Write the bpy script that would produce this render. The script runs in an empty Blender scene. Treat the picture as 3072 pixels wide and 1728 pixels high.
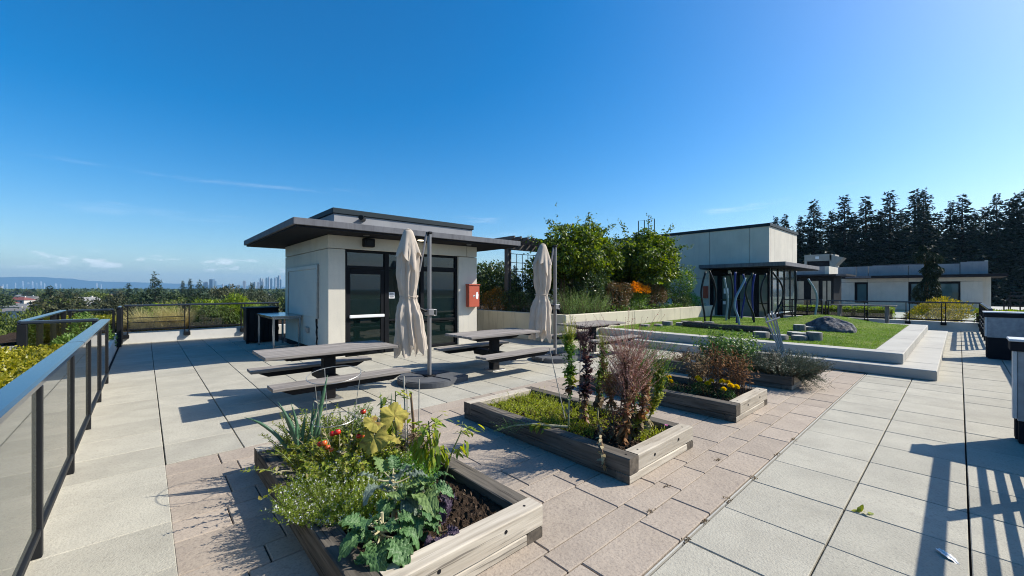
import bpy, math, random
import numpy as np
from mathutils import Vector, Matrix

random.seed(7)
RNG = np.random.default_rng(11)
SC = bpy.context.scene
COL = SC.collection
R = math.radians

# ------------------------------------------------------------------ camera
# world axes follow the paving grid: +X runs to the right-hand vanishing point,
# +Y to the left-hand one; the lens stands 1.63 m above the paving at the origin
YAW = R(42.2)
cam_d = bpy.data.cameras.new('camera')
cam_d.sensor_width = 36.0
cam_d.lens = 36.0 * 1216.0 / 3072.0
cam_d.shift_y = 3.0 / 3072.0
cam_d.clip_start = 0.05
cam_d.clip_end = 40000.0
cam = bpy.data.objects.new('camera', cam_d)
cam.location = (0, 0, 1.63)
cam.rotation_euler = (R(90), 0, -YAW)
COL.objects.link(cam)
SC.camera = cam

# ------------------------------------------------------------------ light
SUN_TO = Vector((1.05, -0.63, 1.0)).normalized()      # towards the sun
SUN_EL = math.asin(SUN_TO.z)
SUN_AZ = math.atan2(SUN_TO.x, SUN_TO.y)
sun_d = bpy.data.lights.new('sun', 'SUN')
sun_d.energy = 5.0
sun_d.angle = R(0.53)
sun_d.color = (1.0, 0.94, 0.84)
sun = bpy.data.objects.new('sun', sun_d)
sun.rotation_euler = (-SUN_TO).to_track_quat('-Z', 'Y').to_euler()
sun.location = (0, 0, 50)
COL.objects.link(sun)

world = bpy.data.worlds.new('World')
SC.world = world
world.use_nodes = True
wn, wl = world.node_tree.nodes, world.node_tree.links
wn.clear()
w_out = wn.new('ShaderNodeOutputWorld')
w_bg = wn.new('ShaderNodeBackground')
w_bg.inputs['Strength'].default_value = 0.112
sky = wn.new('ShaderNodeTexSky')
sky.sky_type = 'NISHITA'
sky.sun_disc = False
sky.sun_elevation = SUN_EL
sky.sun_rotation = SUN_AZ
sky.altitude = 100
sky.air_density = 1.0
sky.dust_density = 1.1
sky.ozone_density = 3.0
hs = wn.new('ShaderNodeHueSaturation')
hs.inputs['Saturation'].default_value = 1.52
hs.inputs['Value'].default_value = 1.0
wl.new(sky.outputs[0], hs.inputs['Color'])
# clouds: a low broken bank of small cumulus near the horizon and faint high wisps, all round the sky
tc = wn.new('ShaderNodeTexCoord')
sx = wn.new('ShaderNodeSeparateXYZ')
wl.new(tc.outputs['Generated'], sx.inputs[0])

def wmath(op, a, b=None, clamp=False):
    n = wn.new('ShaderNodeMath'); n.operation = op; n.use_clamp = clamp
    for i, v in ((0, a), (1, b)):
        if v is None: continue
        if isinstance(v, (int, float)): n.inputs[i].default_value = v
        else: wl.new(v, n.inputs[i])
    return n.outputs[0]

def wramp(val, lo, hi):
    n = wn.new('ShaderNodeMapRange'); n.clamp = True
    n.interpolation_type = 'SMOOTHSTEP'
    wl.new(val, n.inputs[0])
    n.inputs[1].default_value = lo; n.inputs[2].default_value = hi
    return n.outputs[0]

def wnoise(scale_vec, scale, detail, rough=0.55, loc=(0, 0, 0)):
    mp = wn.new('ShaderNodeMapping'); mp.inputs['Scale'].default_value = scale_vec
    mp.inputs['Location'].default_value = loc
    wl.new(tc.outputs['Generated'], mp.inputs[0])
    n = wn.new('ShaderNodeTexNoise'); n.inputs['Scale'].default_value = scale
    n.inputs['Detail'].default_value = detail; n.inputs['Roughness'].default_value = rough
    wl.new(mp.outputs[0], n.inputs['Vector'])
    return n.outputs['Fac']

z_el = sx.outputs['Z']
cum = wnoise((1, 1, 3.2), 19.0, 6, 0.55, (0.35, 0.1, 0.2))
cum = wramp(cum, 0.50, 0.62)
band = wmath('MULTIPLY', wramp(z_el, 0.030, 0.042), wmath('SUBTRACT', 1.0, wramp(z_el, 0.052, 0.070)))
cum = wmath('MULTIPLY', cum, band)
cum = wmath('MULTIPLY', cum, 0.55)
wis = wnoise((1, 1, 9.0), 2.2, 7, 0.62, (0.9, 0.4, 0.3))
wis = wramp(wis, 0.56, 0.74)
wband = wmath('MULTIPLY', wramp(z_el, 0.10, 0.16), wmath('SUBTRACT', 1.0, wramp(z_el, 0.19, 0.27)))
wis = wmath('MULTIPLY', wmath('MULTIPLY', wis, wband), 0.26)
cl = wmath('MAXIMUM', cum, wis)
cmix = wn.new('ShaderNodeMix'); cmix.data_type = 'RGBA'
wl.new(cl, cmix.inputs[0])
wl.new(hs.outputs[0], cmix.inputs[6])
cmix.inputs[7].default_value = (8.2, 8.3, 8.6, 1)
wl.new(cmix.outputs[2], w_bg.inputs['Color'])
wl.new(w_bg.outputs[0], w_out.inputs['Surface'])

# ------------------------------------------------------------------ exposure
SC.view_settings.view_transform = 'Standard'
SC.view_settings.look = 'None'
SC.view_settings.gamma = 1.0
SC.view_settings.use_curve_mapping = False
SC.view_settings.exposure = 0.6
SC.render.engine = 'CYCLES'
SC.cycles.use_denoising = True
SC.cycles.max_bounces = 8
SC.cycles.diffuse_bounces = 3
SC.cycles.transparent_max_bounces = 16
SC.cycles.volume_bounces = 0
SC.cycles.sample_clamp_indirect = 6.0
SC.cycles.filter_width = 1.05

# ------------------------------------------------------------------ materials
def new_mat(name):
    m = bpy.data.materials.new(name); m.use_nodes = True
    nt = m.node_tree; nt.nodes.clear()
    out = nt.nodes.new('ShaderNodeOutputMaterial')
    return m, nt, nt.nodes, nt.links, out

def c4(c): return (c[0], c[1], c[2], 1.0)

def surf(name, c1, c2=None, scale=4.0, detail=5, lo=0.35, hi=0.65, speck=None, sscale=220.0, samt=0.35,
         slo=0.55, shi=0.66, sstretch=(1, 1, 1), rough=0.7, spec=0.35, metal=0.0, bump=0.0, bscale=120.0, bdist=0.01,
         stretch=(1, 1, 1), objrand=0.0, stain=None, stain_scale=1.3, stain_stretch=(1, 1, 1),
         stain_lo=0.5, stain_hi=0.7, stain_amt=0.5, coat=0.0, offs=True, transl=0.0):
    m, nt, N, L, out = new_mat(name)
    b = N.new('ShaderNodeBsdfPrincipled')
    b.inputs['Roughness'].default_value = rough
    b.inputs['Specular IOR Level'].default_value = spec
    b.inputs['Metallic'].default_value = metal
    b.inputs['Coat Weight'].default_value = coat
    if transl > 0:
        tl = N.new('ShaderNodeBsdfTranslucent'); ms_ = N.new('ShaderNodeMixShader'); ms_.inputs[0].default_value = transl
        L.new(b.outputs[0], ms_.inputs[1]); L.new(tl.outputs[0], ms_.inputs[2]); L.new(ms_.outputs[0], out.inputs['Surface'])
    else:
        tl = None; L.new(b.outputs[0], out.inputs['Surface'])
    t = N.new('ShaderNodeTexCoord')
    vec = t.outputs['Object']
    oi = N.new('ShaderNodeObjectInfo')
    if offs:
        mu = N.new('ShaderNodeVectorMath'); mu.operation = 'SCALE'
        cb = N.new('ShaderNodeCombineXYZ')
        for i in range(3): L.new(oi.outputs['Random'], cb.inputs[i])
        L.new(cb.outputs[0], mu.inputs[0]); mu.inputs[3].default_value = 37.0
        ad = N.new('ShaderNodeVectorMath'); ad.operation = 'ADD'
        L.new(vec, ad.inputs[0]); L.new(mu.outputs[0], ad.inputs[1])
        vec = ad.outputs[0]
    def noise(sc, det, st, rgh=0.55):
        mp = N.new('ShaderNodeMapping'); mp.inputs['Scale'].default_value = st
        L.new(vec, mp.inputs[0])
        n = N.new('ShaderNodeTexNoise'); n.inputs['Scale'].default_value = sc
        n.inputs['Detail'].default_value = det; n.inputs['Roughness'].default_value = rgh
        L.new(mp.outputs[0], n.inputs['Vector'])
        return n.outputs['Fac']
    def rng(v, lo_, hi_, to=1.0):
        r = N.new('ShaderNodeMapRange'); r.clamp = True
        L.new(v, r.inputs[0]); r.inputs[1].default_value = lo_; r.inputs[2].default_value = hi_
        r.inputs[4].default_value = to
        return r.outputs[0]
    def mix(f, a, bcol):
        x = N.new('ShaderNodeMix'); x.data_type = 'RGBA'
        L.new(f, x.inputs[0])
        if isinstance(a, tuple): x.inputs[6].default_value = a
        else: L.new(a, x.inputs[6])
        x.inputs[7].default_value = bcol
        return x.outputs[2]
    col = c4(c1)
    if c2 is not None: col = mix(rng(noise(scale, detail, stretch), lo, hi), col, c4(c2))
    if stain is not None: col = mix(rng(noise(stain_scale, 6, stain_stretch, 0.65), stain_lo, stain_hi, stain_amt), col, c4(stain))
    if speck is not None: col = mix(rng(noise(sscale, 3, sstretch), slo, shi, samt), col, c4(speck))
    if objrand > 0:
        h = N.new('ShaderNodeHueSaturation')
        r = N.new('ShaderNodeMapRange'); L.new(oi.outputs['Random'], r.inputs[0])
        r.inputs[3].default_value = 1 - objrand; r.inputs[4].default_value = 1 + objrand
        L.new(r.outputs[0], h.inputs['Value'])
        if isinstance(col, tuple): h.inputs['Color'].default_value = col
        else: L.new(col, h.inputs['Color'])
        col = h.outputs[0]
    for nd, sock in ((b, 'Base Color'), (tl, 'Color')):
        if nd is None: continue
        if isinstance(col, tuple): nd.inputs[sock].default_value = col
        else: L.new(col, nd.inputs[sock])
    if bump > 0:
        bn = N.new('ShaderNodeBump'); bn.inputs['Strength'].default_value = bump
        bn.inputs['Distance'].default_value = bdist
        L.new(noise(bscale, 4, stretch), bn.inputs['Height'])
        L.new(bn.outputs[0], b.inputs['Normal'])
    return m

def leafm(name, cols, trans=0.35, rough=0.5, spec=0.25, vein=0.0, tcol=None):
    """foliage: colour varies leaf by leaf; light passes through"""
    m, nt, N, L, out = new_mat(name)
    g = N.new('ShaderNodeNewGeometry')
    cr = N.new('ShaderNodeValToRGB')
    el = cr.color_ramp.elements
    el[0].color = c4(cols[0]); el[0].position = 0.0
    el[1].color = c4(cols[-1]); el[1].position = 1.0
    for i, c in enumerate(cols[1:-1]):
        e = el.new((i + 1) / (len(cols) - 1)); e.color = c4(c)
    L.new(g.outputs['Random Per Island'], cr.inputs[0])
    col = cr.outputs[0]
    t = N.new('ShaderNodeTexCoord')
    n = N.new('ShaderNodeTexNoise'); n.inputs['Scale'].default_value = 3.0; n.inputs['Detail'].default_value = 3
    L.new(t.outputs['Object'], n.inputs['Vector'])
    h = N.new('ShaderNodeHueSaturation')
    r = N.new('ShaderNodeMapRange'); L.new(n.outputs['Fac'], r.inputs[0])
    r.inputs[1].default_value = 0.3; r.inputs[2].default_value = 0.7
    r.inputs[3].default_value = 0.75; r.inputs[4].default_value = 1.25
    L.new(r.outputs[0], h.inputs['Value']); L.new(col, h.inputs['Color'])
    col = h.outputs[0]
    if vein > 0:
        # pale ribs: a midrib along local X and side ribs slanting off it
        sp_ = N.new('ShaderNodeSeparateXYZ'); L.new(t.outputs['Object'], sp_.inputs[0])
        def mt(op, a, b_=None):
            n_ = N.new('ShaderNodeMath'); n_.operation = op
            for i_, v_ in ((0, a), (1, b_)):
                if v_ is None: continue
                if isinstance(v_, (int, float)): n_.inputs[i_].default_value = v_
                else: L.new(v_, n_.inputs[i_])
            return n_.outputs[0]
        ay = mt('ABSOLUTE', sp_.outputs['Y'])
        ph_ = mt('SUBTRACT', mt('MULTIPLY', sp_.outputs['X'], 42.0), mt('MULTIPLY', ay, 46.0))
        rib = mt('ABSOLUTE', mt('SUBTRACT', mt('FRACT', ph_), 0.5))
        rib = mt('LESS_THAN', rib, 0.085)
        mid = mt('LESS_THAN', ay, 0.0032)
        f_ = mt('MULTIPLY', mt('MAXIMUM', rib, mid), vein)
        mv = N.new('ShaderNodeMix'); mv.data_type = 'RGBA'; L.new(f_, mv.inputs[0]); L.new(col, mv.inputs[6]); mv.inputs[7].default_value = c4(tcol or (0.35, 0.42, 0.25)); col = mv.outputs[2]
    b = N.new('ShaderNodeBsdfPrincipled')
    b.inputs['Roughness'].default_value = rough
    b.inputs['Specular IOR Level'].default_value = spec
    L.new(col, b.inputs['Base Color'])
    tr = N.new('ShaderNodeBsdfTranslucent')
    h2 = N.new('ShaderNodeHueSaturation'); h2.inputs['Saturation'].default_value = 1.15
    h2.inputs['Value'].default_value = 1.3
    L.new(col, h2.inputs['Color']); L.new(h2.outputs[0], tr.inputs['Color'])
    mx = N.new('ShaderNodeMixShader'); mx.inputs[0].default_value = trans
    L.new(b.outputs[0], mx.inputs[1]); L.new(tr.outputs[0], mx.inputs[2])
    L.new(mx.outputs[0], out.inputs['Surface'])
    return m

def glassm(name, tint, refl=1.0, rough=0.01, solid=None, solid_amt=0.0):
    """thin pane: tinted see-through plus a mirror layer by Fresnel"""
    m, nt, N, L, out = new_mat(name)
    tp = N.new('ShaderNodeBsdfTransparent'); tp.inputs[0].default_value = c4(tint)
    gl = N.new('ShaderNodeBsdfGlossy'); gl.inputs['Roughness'].default_value = rough
    fr = N.new('ShaderNodeFresnel'); fr.inputs[0].default_value = 1.5
    mu = N.new('ShaderNodeMath'); mu.operation = 'MULTIPLY'; mu.use_clamp = True
    L.new(fr.outputs[0], mu.inputs[0]); mu.inputs[1].default_value = refl
    base = tp.outputs[0]
    if solid is not None:
        d = N.new('ShaderNodeBsdfDiffuse'); d.inputs[0].default_value = c4(solid)
        ms = N.new('ShaderNodeMixShader'); ms.inputs[0].default_value = solid_amt
        L.new(base, ms.inputs[1]); L.new(d.outputs[0], ms.inputs[2]); base = ms.outputs[0]
    mx = N.new('ShaderNodeMixShader'); L.new(mu.outputs[0], mx.inputs[0])
    L.new(base, mx.inputs[1]); L.new(gl.outputs[0], mx.inputs[2])
    L.new(mx.outputs[0], out.inputs['Surface'])
    return m

M = {}
M['paver'] = surf('paver', (0.425, 0.402, 0.33), (0.35, 0.332, 0.275), 3.0, 7, 0.3, 0.7, speck=(0.25, 0.235, 0.20), sscale=62, samt=0.5, slo=.50, shi=.68,
                  rough=0.88, spec=0.15, bump=0.8, bscale=75, bdist=0.006, objrand=0.07, stain=(0.30, 0.28, 0.23), stain_scale=2.2, stain_lo=.52, stain_hi=.72, stain_amt=0.5)
M['joint'] = surf('joint_bed', (0.035, 0.033, 0.03), (0.06, 0.055, 0.05), 20, rough=0.95, spec=0.1)
M['stamped'] = surf('stamped_concrete', (0.385, 0.325, 0.26), (0.31, 0.26, 0.21), 3.2, 7, 0.3, 0.7, speck=(0.22, 0.18, 0.15), sscale=58, samt=0.6, slo=.50, shi=.66,
                    rough=0.85, spec=0.2, bump=0.7, bscale=30, bdist=0.008, objrand=0.09, stain=(0.36, 0.30, 0.23), stain_scale=2.0, stain_amt=0.4)
M['stucco'] = surf('stucco', (0.60, 0.56, 0.475), (0.53, 0.495, 0.42), 1.2, 5, speck=(0.42, 0.40, 0.35), sscale=90, samt=0.3, rough=0.9, spec=0.15,
                   bump=0.25, bscale=110, bdist=0.003, stain=(0.42, 0.40, 0.36), stain_scale=1.6, stain_stretch=(3.5, 3.5, 0.35), stain_lo=0.52, stain_hi=0.72, stain_amt=0.45, offs=False)
M['planterwall'] = surf('planter_concrete', (0.58, 0.53, 0.40), (0.50, 0.455, 0.345), 1.0, 5, speck=(0.40, 0.37, 0.30), sscale=80, samt=0.3, rough=0.88, spec=0.15,
                        bump=0.25, bscale=60, bdist=0.003, stain=(0.20, 0.18, 0.13), stain_scale=1.1, stain_stretch=(3, 3, 0.5), stain_lo=0.52, stain_hi=0.74, stain_amt=0.7, offs=False)
M['curb'] = surf('step_concrete', (0.44, 0.425, 0.375), (0.385, 0.37, 0.33), 1.2, 5, speck=(0.28, 0.27, 0.24), sscale=120, samt=0.4, rough=0.85, spec=0.2,
                 bump=0.25, bscale=90, bdist=0.003, stain=(0.22, 0.21, 0.19), stain_scale=1.8, stain_stretch=(1.5, 1.5, 0.7), stain_lo=0.58, stain_hi=0.75, stain_amt=0.45, offs=False)
M['white'] = surf('white_parapet', (0.66, 0.64, 0.585), (0.58, 0.565, 0.52), 1.5, rough=0.8, spec=0.2, stain=(0.4, 0.38, 0.33), stain_scale=2.0, stain_amt=0.3, offs=False)
M['fascia'] = surf('roof_edge_concrete', (0.15, 0.152, 0.165), (0.11, 0.113, 0.125), 2.0, rough=0.75, spec=0.3, stain=(0.07, 0.07, 0.08), stain_scale=2.6,
                   stain_stretch=(5, 5, 0.6), stain_lo=0.48, stain_hi=0.66, stain_amt=0.65, bump=0.2, bscale=40, offs=False)
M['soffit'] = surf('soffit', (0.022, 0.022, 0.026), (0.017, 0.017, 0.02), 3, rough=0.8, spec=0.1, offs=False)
M['capmetal'] = surf('roof_cap_metal', (0.014, 0.026, 0.033), (0.018, 0.03, 0.038), 1.5, rough=0.6, spec=0.2, offs=False)
M['parapet_grey'] = surf('roof_upstand', (0.30, 0.30, 0.305), (0.26, 0.26, 0.27), 1.4, rough=0.85, spec=0.2, stain=(0.18, 0.18, 0.19), stain_scale=2, stain_stretch=(2, 2, 0.5), stain_amt=0.4, offs=False)
M['rail'] = surf('rail_paint', (0.008, 0.009, 0.011), (0.012, 0.013, 0.015), 3, rough=0.5, spec=0.2)
M['railtop'] = surf('rail_top_paint', (0.020, 0.027, 0.040), (0.028, 0.035, 0.048), 3, rough=0.25, spec=0.6, coat=0.4)
M['black'] = surf('black_steel', (0.008, 0.008, 0.010), (0.013, 0.013, 0.015), 6, rough=0.6, spec=0.15)
M['frame'] = surf('window_frame', (0.006, 0.007, 0.009), (0.008, 0.009, 0.011), 6, rough=0.6, spec=0.12, offs=False)
M['glass'] = glassm('rail_glass', (0.92, 0.95, 0.93), 1.1)
M['glass_dust_refl'] = glassm('dusty_reflecting_glass', (0.78, 0.83, 0.79), 1.3, 0.02, (0.48, 0.50, 0.43), 0.28)  # diffuse grey holds dust and the reflected paving, painted in
M['steel'] = surf('stainless', (0.42, 0.46, 0.50), (0.36, 0.40, 0.44), 8, rough=0.22, spec=0.6, metal=1.0)
M['steel_dull'] = surf('dull_steel', (0.40, 0.40, 0.39), (0.33, 0.33, 0.32), 12, rough=0.4, metal=0.8)
M['whitebar'] = surf('white_metal', (0.74, 0.75, 0.75), rough=0.35, spec=0.5)
M['red'] = surf('red_enamel', (0.46, 0.095, 0.05), (0.42, 0.08, 0.04), 3, rough=0.4, spec=0.45)
M['paper'] = surf('paper', (0.78, 0.78, 0.76), rough=0.7)
M['ink'] = surf('ink', (0.05, 0.05, 0.06), rough=0.7)
M['fabric'] = surf('parasol_cloth', (0.66, 0.58, 0.49), (0.56, 0.49, 0.41), 3.0, 5, transl=.30, rough=0.95, spec=0.1, bump=0.15, bscale=300, bdist=0.002,
                   stain=(0.30, 0.265, 0.22), stain_scale=2.4, stain_stretch=(1, 1, 0.5), stain_lo=0.56, stain_hi=0.8, stain_amt=0.35)
M['mast'] = surf('mast_grey', (0.20, 0.195, 0.195), (0.17, 0.168, 0.17), 5, rough=0.42, spec=0.5, metal=0.2)
M['basegrey'] = surf('parasol_base', (0.095, 0.10, 0.108), (0.075, 0.08, 0.088), 8, rough=0.6, spec=0.4, speck=(0.14, 0.145, 0.15), sscale=90, samt=0.4)
WOODK = dict(detail=6, lo=0.3, hi=0.7, rough=0.85, spec=0.15, bump=0.55, bdist=0.006)
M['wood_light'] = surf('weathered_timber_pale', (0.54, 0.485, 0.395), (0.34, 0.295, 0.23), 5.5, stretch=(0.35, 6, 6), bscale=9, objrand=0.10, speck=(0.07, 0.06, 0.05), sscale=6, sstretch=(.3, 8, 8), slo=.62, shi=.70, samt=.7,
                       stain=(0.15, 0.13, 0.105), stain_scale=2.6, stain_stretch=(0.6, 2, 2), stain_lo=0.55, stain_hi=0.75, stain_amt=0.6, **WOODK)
M['wood_shade'] = surf('weathered_timber_shade', (0.165, 0.145, 0.118), (0.065, 0.057, 0.047), 5.5, stretch=(0.35, 6, 6), bscale=9, objrand=0.12, speck=(0.025, 0.022, 0.02), sscale=7, sstretch=(.25, 9, 9), slo=.58, shi=.65, samt=.85,
                      stain=(0.05, 0.046, 0.04), stain_scale=2.2, stain_stretch=(0.6, 2, 2), stain_lo=0.5, stain_hi=0.75, stain_amt=0.7, **WOODK)  # darker copy of the timber: shade on the bed sides is in its colour
M['wood_end'] = surf('timber_end_grain', (0.16, 0.135, 0.105), (0.07, 0.06, 0.05), 22, stretch=(1, 1, 1), bscale=60, objrand=0.1, detail=6, lo=0.3, hi=0.7, rough=0.9, spec=0.1, bump=0.5, bdist=0.004)
M['slat'] = surf('table_slat', (0.33, 0.30, 0.272), (0.135, 0.122, 0.11), 6.0, stretch=(0.3, 9, 9), bscale=8, objrand=0.12,
                 stain=(0.10, 0.09, 0.085), stain_scale=3.0, stain_stretch=(0.5, 3, 3), stain_lo=0.55, stain_hi=0.75, stain_amt=0.5, **WOODK)
M['pergola'] = surf('pergola_timber', (0.135, 0.12, 0.11), (0.08, 0.072, 0.068), 5, stretch=(6, 6, 0.5), bscale=9, **WOODK)
M['soil'] = surf('soil', (0.034, 0.023, 0.016), (0.062, 0.043, 0.03), 26, 6, rough=1.0, spec=0.05, bump=1.0, bscale=70, bdist=0.03, speck=(0.13, 0.10, 0.075), sscale=70, slo=0.62, shi=0.70, samt=0.6, offs=False)
M['turf'] = surf('turf', (0.10, 0.17, 0.027), (0.23, 0.27, 0.07), 1.3, 8, .40, .64, rough=0.95, spec=0.1, bump=1.0, bscale=120, bdist=0.03, speck=(0.07, 0.12, 0.02), sscale=60, samt=0.6, offs=False)
M['stump_side'] = surf('stump_concrete', (0.20, 0.195, 0.18), (0.13, 0.125, 0.115), 9, rough=0.9, spec=0.1, stretch=(2, 2, 0.6), bump=0.4, bscale=30)
M['stump_top'] = surf('stump_top', (0.43, 0.42, 0.385), (0.34, 0.33, 0.30), 8, rough=0.9, spec=0.1)
M['log'] = surf('log_bark', (0.12, 0.105, 0.09), (0.06, 0.053, 0.046), 9, stretch=(0.4, 3, 3), rough=0.95, spec=0.05, bump=0.8, bscale=14, bdist=0.02)
M['rock'] = surf('boulder', (0.12, 0.122, 0.132), (0.045, 0.046, 0.054), 5.0, 8, .4, .6, rough=0.75, spec=0.3, bump=1.0, bscale=7, bdist=0.08, speck=(0.20, 0.20, 0.21), sscale=40, samt=0.35)

# ------------------------------------------------------------------ mesh helpers
class MB:
    """collects shapes; every shape ends up in ONE mesh object"""
    def __init__(s): s.v = []; s.f = []; s.mi = []; s.sm = []; s.cur = 0; s.smooth = False
    def add(s, vs, fs):
        o = len(s.v); s.v.extend([tuple(p) for p in vs])
        for f in fs:
            s.f.append([i + o for i in f]); s.mi.append(s.cur); s.sm.append(s.smooth)
        return s
    def box(s, a, b, ch=0.0, xf=None):
        x0, y0, z0 = [min(a[i], b[i]) for i in range(3)]; x1, y1, z1 = [max(a[i], b[i]) for i in range(3)]
        if ch <= 0:
            vs = [(x0, y0, z0), (x1, y0, z0), (x1, y1, z0), (x0, y1, z0), (x0, y0, z1), (x1, y0, z1), (x1, y1, z1), (x0, y1, z1)]
            fs = [(0, 3, 2, 1), (4, 5, 6, 7), (0, 1, 5, 4), (1, 2, 6, 5), (2, 3, 7, 6), (3, 0, 4, 7)]
        else:
            ch = min(ch, (x1 - x0) * .45, (y1 - y0) * .45, (z1 - z0) * .45)
            vs = []; idx = {}
            X = (x0, x1); Y = (y0, y1); Z = (z0, z1)
            for i in (0, 1):
                for j in (0, 1):
                    for k in (0, 1):
                        sx_, sy_, sz_ = 1 - 2 * i, 1 - 2 * j, 1 - 2 * k
                        for ax in range(3):
                            p = [X[i] + sx_ * ch, Y[j] + sy_ * ch, Z[k] + sz_ * ch]
                            p[ax] = (X[i], Y[j], Z[k])[ax]
                            idx[(i, j, k, ax)] = len(vs); vs.append(tuple(p))
            fs = []
            I = lambda i, j, k, a_: idx[(i, j, k, a_)]
            for i in (0, 1):
                q = [I(i, 0, 0, 0), I(i, 1, 0, 0), I(i, 1, 1, 0), I(i, 0, 1, 0)]; fs.append(q if i else q[::-1])
                q = [I(0, i, 0, 1), I(0, i, 1, 1), I(1, i, 1, 1), I(1, i, 0, 1)]; fs.append(q if i else q[::-1])
                q = [I(0, 0, i, 2), I(1, 0, i, 2), I(1, 1, i, 2), I(0, 1, i, 2)]; fs.append(q if i else q[::-1])
            for i in (0, 1):
                for j in (0, 1):
                    p = (i + j) % 2
                    q = [I(i, j, 0, 0), I(i, j, 0, 1), I(i, j, 1, 1), I(i, j, 1, 0)]; fs.append(q if p == 0 else q[::-1])
                    q = [I(i, 0, j, 0), I(i, 0, j, 2), I(i, 1, j, 2), I(i, 1, j, 0)]; fs.append(q[::-1] if p == 0 else q)
                    q = [I(0, i, j, 1), I(0, i, j, 2), I(1, i, j, 2), I(1, i, j, 1)]; fs.append(q if p == 0 else q[::-1])
            for i in (0, 1):
                for j in (0, 1):
                    for k in (0, 1):
                        q = [I(i, j, k, 0), I(i, j, k, 1), I(i, j, k, 2)]
                        fs.append(q if (i + j + k) % 2 else q[::-1])
        if xf is not None: vs = [tuple(xf @ Vector(p)) for p in vs]
        return s.add(vs, fs)
    def tube(s, pts, rad, n=8, cap=True):
        pts = [Vector(p) for p in pts]
        if isinstance(rad, (int, float)): rad = [rad] * len(pts)
        vs = []; fs = []
        up = Vector((0, 0, 1))
        for i, p in enumerate(pts):
            d = (pts[min(i + 1, len(pts) - 1)] - pts[max(i - 1, 0)]).normalized()
            a = d.cross(up if abs(d.z) < .95 else Vector((1, 0, 0))).normalized(); b = d.cross(a).normalized()
            if i and (a.dot(pa) < 0): a = -a; b = -b
            pa = a
            for k in range(n):
                t = 2 * math.pi * k / n
                vs.append(p + (a * math.cos(t) + b * math.sin(t)) * rad[i])
        for i in range(len(pts) - 1):
            for k in range(n):
                fs.append((i * n + k, i * n + (k + 1) % n, (i + 1) * n + (k + 1) % n, (i + 1) * n + k))
        if cap:
            fs.append(tuple(range(n - 1, -1, -1))); fs.append(tuple((len(pts) - 1) * n + k for k in range(n)))
        return s.add(vs, fs)
    def lathe(s, prof, n=20, c=(0, 0, 0), cap=True):
        vs = []; fs = []
        for r_, z_ in prof:
            for k in range(n):
                t = 2 * math.pi * k / n
                vs.append((c[0] + r_ * math.cos(t), c[1] + r_ * math.sin(t), c[2] + z_))
        for i in range(len(prof) - 1):
            for k in range(n):
                fs.append((i * n + k, i * n + (k + 1) % n, (i + 1) * n + (k + 1) % n, (i + 1) * n + k))
        if cap:
            fs.append(tuple(range(n - 1, -1, -1))); fs.append(tuple((len(prof) - 1) * n + k for k in range(n)))
        return s.add(vs, fs)
    def prism(s, poly, z0, z1):
        n = len(poly)
        vs = [(p[0], p[1], z0) for p in poly] + [(p[0], p[1], z1) for p in poly]
        fs = [tuple(range(n - 1, -1, -1)), tuple(range(n, 2 * n))]
        fs += [(i, (i + 1) % n, n + (i + 1) % n, n + i) for i in range(n)]
        return s.add(vs, fs)
    def sphere(s, c, r, n=10, m=7, sq=(1, 1, 1)):
        vs = [(c[0], c[1], c[2] - r * sq[2])]; fs = []
        for i in range(1, m):
            ph = -math.pi / 2 + math.pi * i / m
            for k in range(n):
                t = 2 * math.pi * k / n
                vs.append((c[0] + r * sq[0] * math.cos(ph) * math.cos(t), c[1] + r * sq[1] * math.cos(ph) * math.sin(t), c[2] + r * sq[2] * math.sin(ph)))
        vs.append((c[0], c[1], c[2] + r * sq[2]))
        for k in range(n): fs.append((0, 1 + (k + 1) % n, 1 + k))
        for i in range(m - 2):
            for k in range(n):
                fs.append((1 + i * n + k, 1 + i * n + (k + 1) % n, 1 + (i + 1) * n + (k + 1) % n, 1 + (i + 1) * n + k))
        t_ = 1 + (m - 2) * n; e_ = len(vs) - 1
        for k in range(n): fs.append((t_ + k, t_ + (k + 1) % n, e_))
        return s.add(vs, fs)
    def grid(s, fn, nu, nv):
        vs = [fn(i / nu, j / nv) for j in range(nv + 1) for i in range(nu + 1)]
        fs = [(j * (nu + 1) + i, j * (nu + 1) + i + 1, (j + 1) * (nu + 1) + i + 1, (j + 1) * (nu + 1) + i) for j in range(nv) for i in range(nu)]
        return s.add(vs, fs)
    def mesh(s, name):
        me = bpy.data.meshes.new(name)
        me.from_pydata([tuple(p) for p in s.v], [], s.f)
        if any(s.mi): me.polygons.foreach_set('material_index', s.mi)
        if any(s.sm): me.polygons.foreach_set('use_smooth', s.sm)
        me.update()
        return me

def tri_mesh(name, V, T, smooth=False):
    me = bpy.data.meshes.new(name)
    V = np.asarray(V, np.float32); T = np.asarray(T, np.int32)
    me.vertices.add(len(V)); me.vertices.foreach_set('co', V.ravel())
    k = T.shape[1]
    me.loops.add(T.size); me.loops.foreach_set('vertex_index', T.ravel())
    me.polygons.add(len(T)); me.polygons.foreach_set('loop_start', np.arange(0, T.size, k, dtype=np.int32))
    if smooth: me.polygons.foreach_set('use_smooth', np.ones(len(T), bool))
    me.update(calc_edges=True)
    return me

def prop(o, label=None, cat=None, group=None, kind=None):
    if label: o['label'] = label
    if cat: o['category'] = cat
    if group: o['group'] = group
    if kind: o['kind'] = kind
    return o

def E(name, label, cat, loc, group=None, rz=0.0):
    o = bpy.data.objects.new(name, None); COL.objects.link(o)
    o.empty_display_size = 0.1
    o.location = loc; o.rotation_euler = (0, 0, rz)
    return prop(o, label, cat, group)

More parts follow.
